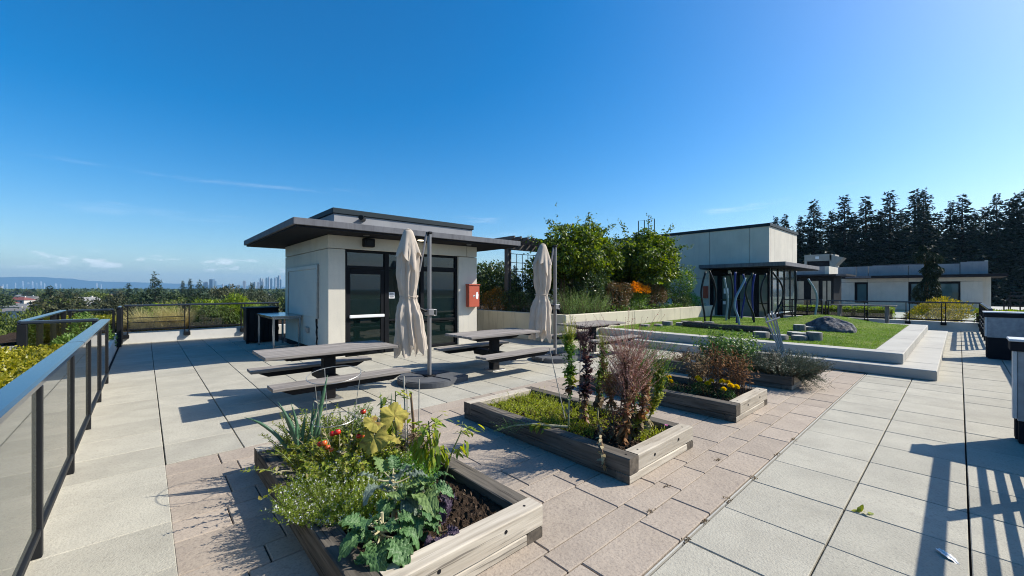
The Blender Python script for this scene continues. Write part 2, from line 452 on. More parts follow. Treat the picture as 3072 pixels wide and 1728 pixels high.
def O(name, mb, m, parent=None, local=False, **kw):
    """link one mesh object. World-space vertices under an unrotated root are shifted to the root's frame"""
    me = mb.mesh(name) if isinstance(mb, MB) else mb
    o = bpy.data.objects.new(name, me); COL.objects.link(o)
    ms = m if isinstance(m, (list, tuple)) else [m]
    if len(me.materials) == 0:
        for x in ms: me.materials.append(M[x] if isinstance(x, str) else x)
    if parent is not None:
        o.parent = parent
        if not local and parent.type == 'EMPTY': o.location = -Vector(parent.location)
    return prop(o, **kw)

def tree_copy(o, parent=None):
    c = o.copy(); COL.objects.link(c); c.parent = parent
    for ch in o.children: tree_copy(ch, c)
    return c

def place(o, loc, rz=0.0, sc=1.0, label=None, group=None):
    o.location = loc; o.rotation_euler = (0, 0, rz)
    o.scale = (sc, sc, sc) if isinstance(sc, (int, float)) else sc
    return prop(o, label, None, group)

ORD = ['first', 'second', 'third', 'fourth', 'fifth', 'sixth', 'seventh', 'eighth', 'ninth', 'tenth', 'eleventh', 'twelfth', 'thirteenth', 'fourteenth', 'fifteenth', 'sixteenth', 'seventeenth', 'eighteenth']

def nth(i):
    """0 -> 'first' ... in words"""
    if i < 18: return ORD[i]
    tens = {2: 'twenty', 3: 'thirty'}
    n_ = i + 1
    if n_ == 19: return 'nineteenth'
    if n_ == 20: return 'twentieth'
    if n_ == 30: return 'thirtieth'
    return tens[n_ // 10] + ' ' + ORD[n_ % 10 - 1]

# world position of a photo pixel (3072 wide) at a given depth or height: used to lay out the far background
def at(px, py, d):
    l = (px - 1536) / 1216.0; u = (867 - py) / 1216.0
    c_, s_ = math.cos(YAW), math.sin(YAW)
    return Vector(((s_ + l * c_) * d, (c_ - l * s_) * d, 1.63 + u * d))

# ------------------------------------------------------------------ leaf helpers (numpy)
def unit(a): return a / np.maximum(np.linalg.norm(a, axis=1, keepdims=True), 1e-9)

def rdir(n, up=0.0):
    d = RNG.normal(size=(n, 3)); d = unit(d); d[:, 2] += up
    return unit(d)

def kites(P, D, Lg, W, N=None, fold=0.18, belly=0.45):
    """one folded leaf (two triangles) per point"""
    n = len(P); P = np.asarray(P, float); D = unit(np.asarray(D, float))
    if N is None: N = rdir(n, 0.6)
    S = unit(np.cross(D, N)); N2 = np.cross(S, D)
    Lg = np.broadcast_to(Lg, (n,))[:, None]; W = np.broadcast_to(W, (n,))[:, None]
    a = P; b = P + D * Lg * belly + S * W * .5 + N2 * W * fold; c = P + D * Lg; d = P + D * Lg * belly - S * W * .5 + N2 * W * fold
    V = np.stack([a, b, c, d], 1).reshape(-1, 3)
    i = np.arange(n)[:, None] * 4
    T = np.concatenate([i + [0, 1, 2], i + [0, 2, 3]], 1).reshape(-1, 3)
    return V, T

def blades(P, D, Lg, W, droop, segs=4, taper=1.0):
    """ribbon leaves that bend over; quads as triangles"""
    n = len(P); P = np.asarray(P, float); D = unit(np.asarray(D, float))
    Lg = np.broadcast_to(Lg, (n,)); W = np.broadcast_to(W, (n,)); droop = np.broadcast_to(droop, (n,))
    side = unit(np.cross(D, np.tile([0.0, 0.0, 1.0], (n, 1))) + RNG.normal(size=(n, 3)) * .25)
    side = unit(side - D * np.sum(side * D, 1, keepdims=True))
    V = []; p = P.copy(); d = D.copy()
    for k in range(segs + 1):
        t = k / segs
        w = W * (math.sin(math.pi * (0.18 + 0.80 * t)) if taper > 1.5 else (1 - t ** 1.6 * .93))
        V.append(p - side * w[:, None] * .5); V.append(p + side * w[:, None] * .5)
        if k < segs:
            p = p + d * (Lg / segs)[:, None]
            d = d.copy(); d[:, 2] -= droop / segs; d = unit(d)
    V = np.stack(V, 1).reshape(-1, 3); m = 2 * (segs + 1)
    i = np.arange(n)[:, None] * m
    T = []
    for k in range(segs):
        T.append(i + [2 * k, 2 * k + 1, 2 * k + 3]); T.append(i + [2 * k, 2 * k + 3, 2 * k + 2])
    T = np.concatenate(T, 1).reshape(-1, 3)
    return V, T

def join(*vt):
    V = []; T = []; o = 0
    for v, t in vt:
        V.append(v); T.append(t + o); o += len(v)
    return np.concatenate(V), np.concatenate(T)

def lumps(n_l, seed):
    r = np.random.default_rng(seed)
    return unit(r.normal(size=(n_l, 3))), r.uniform(0.7, 1.3, n_l)

def bush_pts(c, rad, n, seed=1, lump=0.35, shell=0.55, n_l=9, flat_bottom=-0.6):
    """points through an uneven rounded volume, thicker to the outside, with gaps between its lumps"""
    L, a = lumps(n_l, seed)
    out = []
    while sum(len(o) for o in out) < n:
        d = rdir(n * 2)
        d = d[d[:, 2] > flat_bottom]
        k = np.max((d @ L.T) ** 5 * a, 1)
        r_ = (1 - lump) + lump * 1.6 * k
        t = RNG.uniform(shell, 1.0, len(d)) ** 0.6 + RNG.normal(size=len(d)) * .04
        keep = RNG.uniform(size=len(d)) < np.clip(0.30 + k * 1.2, 0, 1)
        out.append((d * (r_ * t)[:, None])[keep])
    p = np.concatenate(out)[:n]
    nrm = unit(p / np.array(rad))
    return p * np.array(rad) + np.array(c), nrm

def bush(c, rad, n, Lf, Wf, seed=1, up=0.4, spread=0.7, **kw):
    p, nr = bush_pts(c, rad, n, seed, **kw)
    D = unit(nr * 0.8 + RNG.normal(size=(n, 3)) * spread + np.array([0, 0, up]))
    Nn = unit(nr * 0.8 + np.array([0, 0, .7]) + RNG.normal(size=(n, 3)) * .45)
    s = RNG.uniform(0.65, 1.3, n)
    return kites(p, D, Lf * s, Wf * s, Nn)

def sprigs(base, dirs, length, n_leaf, leafL, leafW, droop=0.0, angle=0.9, tmin=0.12):
    """upright stems each carrying many small leaves; returns leaf tris and stem polylines"""
    ns = len(base)
    t = np.tile(np.linspace(tmin, 1.0, n_leaf), ns)
    b = np.repeat(base, n_leaf, 0); d = np.repeat(unit(dirs), n_leaf, 0)
    lg = np.repeat(np.broadcast_to(length, (ns,)), n_leaf)
    p = b + d * (t * lg)[:, None]; p[:, 2] -= droop * (t * t) * lg
    rad = RNG.normal(size=(ns * n_leaf, 3)); rad = unit(rad - d * np.sum(rad * d, 1, keepdims=True))
    D = unit(d * (1 - angle * .45) + rad * angle)
    s = RNG.uniform(.6, 1.2, ns * n_leaf) * (1.05 - .35 * t)
    return kites(p, D, leafL * s, leafW * s, unit(d + rad * .2 + RNG.normal(size=p.shape) * .3)), p

# ------------------------------------------------------------------ terrace floor
GZ = -13.0                                             # street level, seen from the roof
b = MB()
b.box((-0.62, -1.45, -0.6), (24.2, 16.7, -0.046)); b.box((24.2, 4.4, -0.6), (30, 16.7, -0.046))
floor = O('terrace_floor', b, 'joint', kind='structure')

def shared_box(name, sx_, sy_, sz_, ch):
    bb = MB(); bb.box((-sx_ / 2, -sy_ / 2, -sz_), (sx_ / 2, sy_ / 2, 0), ch); return bb.mesh(name)

PU0, PU, PVR, PV, PVF = 0.145, 0.615, -0.046, 0.616, 4.95
m_far = shared_box('paver', PU - 0.010, PV - 0.003, 0.044, 0.004)
m_col = shared_box('paver', PU + 0.045, PV - 0.003, 0.044, 0.004)
m_rgt = shared_box('paver', PU - 0.006, PV - 0.011, 0.044, 0.0045)
for me in (m_far, m_rgt, m_col): me.materials.append(M['paver'])
spots = []
for k in range(-2, 40):
    u0 = PU0 + PU * k; uc = u0 + PU / 2
    for j in range(-2, 2):
        vc = PVR + PV * j + PV / 2
        if uc > 23.8 or uc < 0.4: continue
        if u0 > 10.35 and vc > 0.3 + PV / 2: continue
        spots.append((uc, vc, m_rgt))
    for j in range(-7, 20):
        vc = PVF + PV * j + PV / 2
        if uc < 0 and uc > -0.6 and 0.6 < vc < 16.5: spots.append((uc - .0265, vc, m_col)); continue
        if j < 0 or vc > 16.5 or uc < 0: continue
        if vc > 9.9 and uc > 3.4: continue
        if uc > 10.5 or (uc > 9.3 and vc > 7.8): continue
        spots.append((uc, vc, m_far))
# open strip behind the lawn
spots.sort(key=lambda p: math.hypot(p[0], p[1]) + (6 if p[1] < -0.7 else 0))
rest_p = MB()
for i, (x, y, me) in enumerate(spots):
    dz = random.uniform(-0.0016, 0.0016)
    if i < 298:
        o = bpy.data.objects.new('paver', me); COL.objects.link(o); o.parent = floor
        o.location = (x, y, dz); o.rotation_euler = (random.uniform(-.0022, .0022), random.uniform(-.0022, .0022), random.uniform(-.0015, .0015))
    else:
        rest_p.box((x - .302, y - .302, -.044), (x + .302, y + .302, dz), .004)
O('paver_field', rest_p, 'paver', floor, kind='stuff')

# stamped concrete around the planting beds
SU0, SU1, SV0, SV1 = 0.135, 10.34, 1.215, 4.945
BEDS = [(0.73, 1.94), (2.99, 4.19), (5.335, 6.53), (7.68, 8.88)]
b = MB(); b.box((SU0 - .01, SV0 - .03, -0.043), (SU1, SV1 + .003, -0.018))
stamp = O('stamped_paving', b, 'joint', kind='structure')
b = MB(); b.box((0.15, 1.192, -0.04), (10.34, 1.203, 0.0005), 0.001)
O('edging_strip', b, 'curb', stamp)
y = SV0; row = 0
rowh = [0.30, 0.20, 0.42, 0.27, 0.36, 0.22, 0.40, 0.30, 0.25, 0.38, 0.32, 0.34]
while y < SV1 - 0.02:
    h_ = rowh[row % len(rowh)]; y1 = min(y + h_, SV1)
    if SV1 - y1 < 0.12: y1 = SV1
    x = SU0; 
    first = True
    while x < SU1 - 0.02:
        w_ = random.uniform(0.36, 0.95) * (0.6 if first else 1); first = False
        x1 = min(x + w_, SU1)
        if SU1 - x1 < 0.2: x1 = SU1
        under = any(a + .03 < x and x1 < c_ - .03 and y > 1.9 and y1 < 4.1 for a, c_ in BEDS)
        if not under:
            bb = MB(); g_ = random.uniform(.0028, .0045)
            bb.box((x + g_, y + g_ * .9, -0.03), (x1 - g_, y1 - g_ * .9, random.uniform(-.0028, -.0002)), 0.0055)
            O('paving_stone', bb, 'stamped', stamp)
        x = x1
    y = y1; row += 1

# ------------------------------------------------------------------ raised lawn and its concrete steps
LU0, LU1, LV0, LV1 = 11.2, 19.75, 1.17, 7.74
steps = E('lawn_steps', 'two low pale concrete steps framing the raised lawn', 'steps', (10.35, 0.26, 0))
def seg(name, a, c_, n, axis, m, parent, ch=0.012, gap=0.005):
    for i in range(n):
        p, q = list(a), list(c_)
        w_ = (c_[axis] - a[axis]) / n
        p[axis] = a[axis] + w_ * i + (gap / 2 if i else 0); q[axis] = a[axis] + w_ * (i + 1) - (gap / 2 if i < n - 1 else 0)
        bb = MB(); bb.box(p, q, ch); O(name, bb, m, parent)
seg('lower_step', (10.35, 0.26, 0.0), (11.3, 7.73, 0.18), 2, 1, 'curb', steps)
seg('lower_step', (11.303, 0.26, 0.0), (20.5, 1.3, 0.18), 3, 0, 'curb', steps)
seg('upper_step', (10.78, 0.72, 0.183), (LU0, 7.73, 0.383), 2, 1, 'curb', steps)
seg('upper_step', (LU0 + .003, 0.72, 0.183), (20.1, LV0, 0.383), 3, 0, 'curb', steps)
seg('far_kerb', (LU1, LV0 + .003, 0.183), (20.1, 7.73, 0.383), 2, 1, 'curb', steps)
bb = MB(); bb.box((20.103, 1.303, 0.0), (20.5, 7.73, 0.18), .01); O('lower_step', bb, 'curb', steps)

def lawn_z(u, v):
    z = 0.375
    z += 0.30 * math.exp(-(((u - 18.4) / 1.15) ** 2 + ((v - 3.3) / 1.25) ** 2))
    z += 0.06 * math.exp(-(((u - 14.6) / 1.8) ** 2 + ((v - 2.6) / 1.3) ** 2))
    z += 0.05 * math.exp(-(((u - 16.6) / 1.8) ** 2 + ((v - 6.0) / 1.6) ** 2))
    e = min(u - LU0, LU1 - u, v - LV0, LV1 - v)
    return 0.376 + (z - 0.375) * max(0, min(1, e / 0.5))
b = MB(); b.smooth = True
b.grid(lambda s_, t_: (LU0 + (LU1 - LU0) * s_, LV0 + (LV1 - LV0) * t_, lawn_z(LU0 + (LU1 - LU0) * s_, LV0 + (LV1 - LV0) * t_)), 60, 50)
O('lawn', b, 'turf', kind='structure')
b = MB(); b.box((LU0 + .1, LV0 + .2, 0.0), (LU1 - .1, LV1, 0.34)); O('lawn_base', b, 'joint', kind='structure')
n = 52000
P_ = np.stack([LU0 + .02 + (LU1 - LU0 - .04) * RNG.uniform(size=n) ** 1.25, RNG.uniform(LV0 + .02, LV1 - .02, n), np.zeros(n)], 1)
P_[:, 2] = [lawn_z(a, c_) - .004 for a, c_ in P_[:, :2]]
V, T = kites(P_, rdir(n, 1.3), RNG.uniform(.022, .045, n), RNG.uniform(.006, .011, n))
M['grass'] = leafm('grass_blade', [(0.10, 0.18, 0.02), (0.18, 0.28, 0.04), (0.15, 0.24, 0.045), (0.25, 0.34, 0.08)], 0.35)
O('grass', tri_mesh('grass', V, T), 'grass', label='short bright green turf on the raised lawn', cat='grass', kind='stuff')

# ------------------------------------------------------------------ planter behind the tables
pl = E('planter', 'long cream concrete planter wall holding the vine covered garden', 'planter', (9.15, 7.75, 0))
bb = MB(); bb.box((9.15, 7.75, 0), (9.36, 16.0, 0.862), .012); O('wall', bb, 'planterwall', pl)
seg('wall', (9.363, 7.75, 0), (19.95, 7.96, 0.855), 3, 0, 'planterwall', pl, .012, .006)
bb = MB(); bb.box((19.74, 7.963, 0), (19.95, 16.0, 0.855), .012); O('wall', bb, 'planterwall', pl)
bb = MB(); bb.grid(lambda s_, t_: (9.36 + 10.4 * s_, 7.955 + 8 * t_, 0.77 + .03 * math.sin(9 * s_ + 5 * t_) + random.uniform(-.012, .012)), 60, 30)
O('soil', bb, 'soil', pl)

# ------------------------------------------------------------------ parapets
par = E('parapet', 'low white parapet along the far left edge of the terrace', 'parapet', (-0.6, 16.5, 0))
bb = MB(); bb.box((-0.66, 16.52, 0), (9.1, 16.74, 0.34), .01); O('wall', bb, 'white', par)
par = E('parapet', 'white upstand below the near left glass railing', 'parapet', (-0.6, 1.0, 0))
bb = MB(); bb.box((-0.66, -1.2, -0.3), (-0.525, 10.35, 0.115), .006); O('upstand', bb, 'white', par)
par = E('parapet', 'white parapet beside the planted bay at the left railing corner', 'parapet', (-0.6, 10.5, 0))
bb = MB(); bb.box((-0.70, 10.55, -0.3), (-0.57, 16.5, 0.33), .01); O('wall', bb, 'white', par)
par = E('parapet', 'white parapet under the back glass railing behind the lawn', 'parapet', (23.95, 0, 0))
bb = MB(); bb.box((23.93, -1.45, -0.3), (24.18, 4.35, 0.31), .01); bb.box((23.93, 4.355, -0.3), (24.18, 6.0, 0.31), .01)
O('wall', bb, 'white', par)
par = E('parapet', 'white solid wall behind the counters at the right edge', 'parapet', (11, -1.4, 0))
bb = MB(); bb.box((6.9, -1.45, -0.04), (16.8, -1.27, 1.1), .01); O('wall', bb, 'white', par)

# ------------------------------------------------------------------ railings
def rail_run(label, p0, p1, posts, ztop=1.10, zbot=0.13, off=0.0, width=0.12, glass='glass', bars=(), split=(), foot=None, double=False, post_w=(0.10, 0.05), z_foot=0.0, end_ext=0.0, gy=0.0):
    """p0 -> p1 along one axis; posts are distances from p0"""
    p0 = Vector((*p0, 0)); p1 = Vector((*p1, 0)); d = (p1 - p0); Ln = d.length; d.normalize(); nrm = Vector((-d.y, d.x, 0))
    ang = math.atan2(d.y, d.x)
    root = E('railing', label, 'railing', (p0.x, p0.y, 0), rz=ang)
    cuts = [-end_ext] + list(split) + [Ln + end_ext]
    for a, c_ in zip(cuts[:-1], cuts[1:]):
        bb = MB(); bb.box((a + .0015, -width / 2, ztop - 0.055), (c_ - .0015, width / 2, ztop), 0.014); O('top_rail', bb, 'railtop', root, local=True)
    for s_ in posts:
        bb = MB()
        if double:
            for q in (-.055, .055): bb.box((s_ + q - .014, -post_w[0] / 2, z_foot), (s_ + q + .014, post_w[0] / 2, ztop - .056), .004)
            bb.box((s_ - .085, -post_w[0] / 2 - .03, z_foot), (s_ + .085, post_w[0] / 2 + .01, z_foot + .11), .008)
        else:
            bb.box((s_ - post_w[1] / 2, -post_w[0] / 2, z_foot), (s_ + post_w[1] / 2, post_w[0] / 2, ztop - .056), .005)
        O('post', bb, 'rail', root, local=True)
        if foot:
            bb = MB(); w0, w1, hf = foot
            bb.add([(s_ - w0, -.045, .0), (s_ + .03, -.045, .0), (s_ + .03, -.045, hf), (s_ - .03, -.045, hf), (s_ - w0, .048, .0), (s_ + .03, .048, .0), (s_ + .03, .048, hf), (s_ - .03, .048, hf)],
                   [(0, 1, 2, 3), (7, 6, 5, 4), (0, 4, 5, 1), (1, 5, 6, 2), (2, 6, 7, 3), (3, 7, 4, 0)])
            O('foot_plate', bb, 'rail', root, local=True)
    pp = sorted(posts)
    for a, c_ in zip(pp[:-1], pp[1:]):
        a2, c2 = a + .04, c_ - .04
        bb = MB(); bb.box((a2 - .02, gy - .022, zbot), (c2 + .02, gy + .025, zbot + .045), .006); O('bottom_rail', bb, 'rail', root, local=True)
        if glass:
            bb = MB(); bb.box((a2, gy - .004, zbot + .047), (c2, gy + .004, ztop - .058)); O('glass_panel', bb, glass, root, local=True)
        for zb in bars:
            bb = MB(); bb.box((a2 - .02, .012, zb - .02), (c2 + .02, .05, zb + .02), .004); O('bar', bb, 'rail', root, local=True)
    return root

L_posts = [-0.78 + 1.535 * k + 1.0 for k in range(0, 8)]
L_posts = [v + 1.2 for v in (-0.83, 0.70, 2.23, 3.76, 5.27, 6.79, 8.32, 9.87)]
rail_run('near left railing with broad blue black cap and dusty reflecting glass panes', (-0.515, -1.2), (-0.515, 10.15), L_posts, 1.10, 0.135, glass='glass_dust_refl', width=.13, split=(7.15,), gy=-.03, post_w=(0.11, 0.055))
rail_run('short railing across the near end of the planted bay', (-1.55, 10.58), (-0.62, 10.58), [0.03, 0.9], 1.09, 0.2, width=.11, post_w=(.11, .11), z_foot=-.3)
rail_run('outer glass railing of the planted bay', (-1.55, 10.7), (-1.55, 15.55), [0.0, 1.6, 3.2, 4.8], 1.09, 0.2, width=.11, z_foot=-.3)
rail_run('far railing closing the planted bay above yellow hedge', (-1.49, 15.6), (-0.62, 15.6), [0.05, 0.86], 1.09, 0.2, width=.08, z_foot=-.3)
rail_run('short side railing stepping back at the bay corner', (-0.52, 15.5), (-0.52, 16.4), [0.05, 0.85], 1.14, 0.3, width=.07, bars=(.62, .45), z_foot=.02)
rail_run('far left terrace railing in front of golden grass', (-0.45, 16.48), (3.6, 16.48), [0.03, 1.45, 2.95, 3.95], 1.165, 0.40, width=.07, double=True, z_foot=.17, bars=(), post_w=(.06, .05))
bars_root = E('railing', 'pair of thin dark wires crossing the golden grass pane', 'railing', (-0.42, 16.45, 0.5))
for zb in (0.74, 0.60):
    bb = MB(); bb.tube([(-0.40, 16.44, zb + .03), (0.93, 16.44, zb + .03)], .012, 6); O('wire', bb, 'rail', bars_root)
rail_run('back railing of dark glass behind lawn and bar table', (23.85, -0.60), (23.85, 4.22), [0.02, 1.02, 2.05, 3.38, 4.78], 1.115, 0.36, width=.08, double=True, z_foot=.17, post_w=(.07, .05))
rail_run('back railing beside the glazed stair entrance', (23.85, 4.35), (23.85, 6.0), [0.02, 0.6, 1.22, 1.62], 1.14, 0.36, width=.07, bars=(.55, .75), glass='glass', z_foot=.2)
rail_run('side railing receding to the back corner on the right', (16.9, -0.57), (23.7, -0.57), [0.05 + 1.35 * k for k in range(6)], 1.10, 0.14, width=.10, glass=None, bars=(.33, .47, .63))
rail_run('near right railing of dark horizontal bars', (1.3, -0.565), (6.85, -0.565), [0.05, 1.02, 2.52, 4.0, 5.48], 1.10, 0.14, width=.10, glass=None, bars=(.33, .47, .63))

# ------------------------------------------------------------------ kiosk (front faces -Y)
KU0, KU1, KV0, KV1 = 3.16, 7.48, 9.84, 13.70
M['kglass'] = glassm('tinted_window', (0.09, 0.19, 0.175), 1.7, 0.0, (0.02, 0.05, 0.045), 0.25)
M['kglass_top'] = glassm('tinted_window_bluish', (0.12, 0.17, 0.20), 1.7, 0.0, (0.03, 0.045, 0.06), 0.3)
M['shutter'] = surf('service_shutter', (0.50, 0.485, 0.43), (0.46, 0.445, 0.40), 2, rough=0.55, spec=0.3, offs=False)
M['lamp_on'] = None
m_, nt_, N_, L_, out_ = new_mat('downlight_glow'); em_ = N_.new('ShaderNodeEmission'); em_.inputs[0].default_value = (1, .86, .6, 1); em_.inputs[1].default_value = 6; L_.new(em_.outputs[0], out_.inputs[0]); M['lamp_on'] = m_

kk = E('kiosk', 'small cream rooftop kiosk with flat overhanging roof and dark glass front', 'building', (KU0, KV0, 0))
def part(name, a, c_, m, parent=kk, ch=0.0, **kw):
    bb = MB(); bb.box(a, c_, ch); return O(name, bb, m, parent, **kw)
J = 0.007
part('core', (KU0 + .25, KV0 + 2.3, 0.02), (KU1 - .25, KV1 - .25, 2.86), 'stucco')
part('inner_floor', (KU0 + .22, KV0 + .23, -.04), (KU1 - .22, KV0 + 2.29, .01), 'curb'); part('inner_ceiling', (KU0 + .22, KV0 + .23, 2.66), (KU1 - .22, KV0 + 2.29, 2.72), 'white')
# front panels
part('wall_panel', (KU0, KV0, 0.0), (3.55, KV0 + .22, 2.585 - J), 'stucco', ch=.006)
part('wall_panel', (6.81, KV0, 0.0), (KU1, KV0 + .22, 2.585 - J), 'stucco', ch=.006)
part('wall_panel', (KU0, KV0, 2.585 + J), (7.109 - J, KV0 + .22, 2.90), 'stucco', ch=.006)
part('wall_panel', (7.109 + J, KV0, 2.585 + J), (KU1, KV0 + .22, 2.90), 'stucco', ch=.006)
part('wall_panel', (3.553, KV0 + .02, 2.625), (6.807, KV0 + .2, 2.585 - J + .001 if False else 2.64), 'stucco')
# left side panels
for (y0, y1, z0, z1) in ((KV0 + .223, 12.75 - J, .15, 2.585 - J), (12.75 + J, KV1, .15, 2.585 - J), (KV0 + .223, 10.80 - J, 2.585 + J, 2.90), (10.80 + J, 12.75 - J, 2.585 + J, 2.90), (12.75 + J, KV1, 2.585 + J, 2.90)):
    part('wall_panel', (KU0, y0, z0), (KU0 + .2, y1, z1), 'stucco', ch=.006)
part('plinth', (KU0 + .03, KV0 + .23, 0.0), (KU0 + .2, KV1 - .02, 0.146), 'soffit')
for (x0, x1) in ((KU0 + .22, KU1 - .22),): part('wall_panel', (x0, KV1 - .2, 0), (x1, KV1, 2.9), 'stucco', ch=.006)
part('wall_panel', (KU1 - .2, KV0 + .223, 0), (KU1, KV1, 2.9), 'stucco', ch=.006)
# roof slab: soffit under a concrete edge
RU0, RU1, RV0, RV1, RZ0, RZ1 = 2.22, 8.52, 9.0, 14.5, 2.945, 3.085
rf = part('roof', (RU0 + .1, RV0 + .1, RZ0 + .012), (RU1 - .1, RV1 - .1, RZ1 - .002), 'fascia')
for a, c_ in (((RU0, RV0, RZ0), (RU1, RV0 + .1, RZ1)), ((RU0, RV0 + .102, RZ0), (RU0 + .1, RV1, RZ1)), ((RU1 - .1, RV0 + .102, RZ0), (RU1, RV1, RZ1)), ((RU0 + .102, RV1 - .1, RZ0), (RU1 - .102, RV1, RZ1))):
    bb = MB(); bb.box(a, c_, .006); O('roof_edge', bb, 'fascia', rf)
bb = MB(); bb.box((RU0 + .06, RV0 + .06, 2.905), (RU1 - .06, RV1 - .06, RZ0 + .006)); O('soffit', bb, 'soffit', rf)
part('upstand', (3.27, 9.80, RZ1), (7.28, 13.6, 3.40), 'parapet_grey', ch=.01)
part('roof_cap', (3.235, 9.765, 3.40), (7.315, 13.64, 3.53), 'capmetal', ch=.012)
bb = MB(); bb.tube([(3.98, 9.82, 3.335), (3.86, 9.60, 3.325), (3.76, 9.42, 3.31)], .06, 12); O('drain_spout', bb, 'rail', kk)
# glazed front
Fv = KV0 + .06
def fr(a, c_, m='frame', n='window_frame', ch=.004): return part(n, (a[0], Fv, a[1]), (c_[0], Fv + .09, c_[1]), m, ch=ch)
fr((3.553, 2.53), (6.807, 2.622)); fr((3.553, 0.0), (3.62, 2.527)); fr((6.735, 0.0), (6.807, 2.527))
fr((4.565, 0.0), (4.685, 2.527)); fr((5.60, 0.0), (5.70, 2.527)); fr((3.623, 2.13), (4.562, 2.20)); fr((4.688, 2.14), (5.597, 2.20)); fr((5.703, 2.12), (6.732, 2.245))
fr((4.688, 0.0), (5.597, 0.08)); fr((5.703, 0.0), (6.732, 0.08)); fr((4.688, .80), (5.597, .845)); fr((5.703, .74), (6.732, .80))
def pane(x0, x1, z0, z1, m='kglass', n='window_pane', dv=.05): return part(n, (x0, Fv + dv, z0), (x1, Fv + dv + .012, z1), m)
pane(3.623, 4.562, 2.203, 2.527, 'kglass_top')
pane(4.688, 5.597, 2.203, 2.527, 'kglass_top'); pane(4.688, 5.597, .848, 2.137); pane(4.688, 5.597, .083, .797)
pane(5.703, 6.732, 2.248, 2.527, 'kglass_top'); pane(5.703, 6.732, .803, 2.117); pane(5.703, 6.732, .083, .737)
dr = part('door', (3.623, Fv + .015, 0.012), (3.70, Fv + .065, 2.127), 'frame', ch=.003)
for a, c_ in (((4.47, .012), (4.562, 2.127)), ((3.703, 2.0), (4.467, 2.127)), ((3.703, .012), (4.467, .16))):
    bb = MB(); bb.box((a[0], Fv + .015, a[1]), (c_[0], Fv + .065, c_[1]), .003); O('door_frame', bb, 'frame', dr)
bb = MB(); bb.box((3.703, Fv + .03, .163), (4.467, Fv + .042, 1.997)); O('door_pane', bb, 'kglass', dr)
bb = MB(); bb.box((3.66, Fv - .06, .92), (4.54, Fv - .012, .995), .012); bb.box((3.68, Fv - .014, .93), (3.72, Fv + .014, .985)); bb.box((4.48, Fv - .014, .93), (4.52, Fv + .014, .985)); O('push_bar', bb, 'whitebar', dr)
sg = part('notice', (4.70, Fv + .043, 1.385), (4.86, Fv + .048, 1.545), 'paper')
for i, (w_, z_) in enumerate(((.10, 1.51), (.12, 1.487), (.09, 1.464), (.12, 1.428), (.11, 1.410))):
    bb = MB(); bb.box((4.78 - w_ / 2, Fv + .041, z_), (4.78 + w_ / 2, Fv + .0428, z_ + .011)); O('print_line', bb, 'ink', sg)
rk_ = E('slanting_bars', 'pale slanting bars behind the kiosk door pane', 'rack', (4.1, KV0 + .5, .01))  # pale bars behind the door pane for its white vertical stripes
for k in range(9): bb = MB(); bb.tube([(3.80 + k * .075, KV0 + .42, .03), (3.90 + k * .06, KV0 + .75, .72 - .02 * abs(k - 4))], .012, 5); O('bar', bb, 'whitebar', rk_)
for z_, dy in ((.12, .46), (.62, .70)): bb = MB(); bb.tube([(3.78, KV0 + dy, z_), (4.44, KV0 + dy, z_)], .014, 5); O('cross_bar', bb, 'whitebar', rk_)
sp = part('loudspeaker', (3.95, KV0 - .17, 2.66), (4.22, KV0 - .004, 2.87), 'black', ch=.02)
bb = MB(); bb.tube([(4.085, KV0 - .178, 2.765), (4.085, KV0 - .172, 2.765)], .075, 16); O('speaker_grille', bb, 'rail', sp)
for x, lit in ((5.35, True), (6.9, False), (3.9, False)):
    bb = MB(); bb.lathe([(.075, 0), (.075, .012)], 16, (x, 9.45, 2.892)); O('downlight', bb, 'lamp_on' if lit else 'steel_dull', rf)
# side wall fittings
sh = part('service_shutter', (KU0 - .03, 10.53, .93), (KU0 - .003, 13.22, 2.205), 'shutter', ch=.006)
for y0, y1, z0, z1 in ((10.50, 10.56, .90, 2.24), (13.19, 13.25, .90, 2.24)):
    bb = MB(); bb.box((KU0 - .06, y0, z0), (KU0 - .002, y1, z1), .006); O('shutter_guide', bb, 'steel_dull', sh)
bb = MB(); bb.box((KU0 - .055, 10.562, 2.13), (KU0 - .0302, 13.188, 2.23), .006); O('shutter_housing', bb, 'shutter', sh)
for k in range(11):
    bb = MB(); bb.box((KU0 - .036, 10.565, .99 + k * .10), (KU0 - .0302, 13.185, .997 + k * .10)); O('shutter_slat', bb, 'shutter', sh)
ob = part('socket_box', (KU0 - .06, 11.27, .50), (KU0 - .002, 11.40, .64), 'steel_dull', ch=.01)
part('socket_box', (KU0 - .05, 11.43, .51), (KU0 - .002, 11.53, .65), 'steel_dull', ch=.01)
bb = MB(); pts = [(KU0 - .02, 10.62 + random.uniform(-.03, .03), .9 - k * .055) for k in range(16)]
bb.tube(pts, [.014 + .012 * random.random() for _ in pts], 7); O('flue_pipe', bb, 'black', kk)

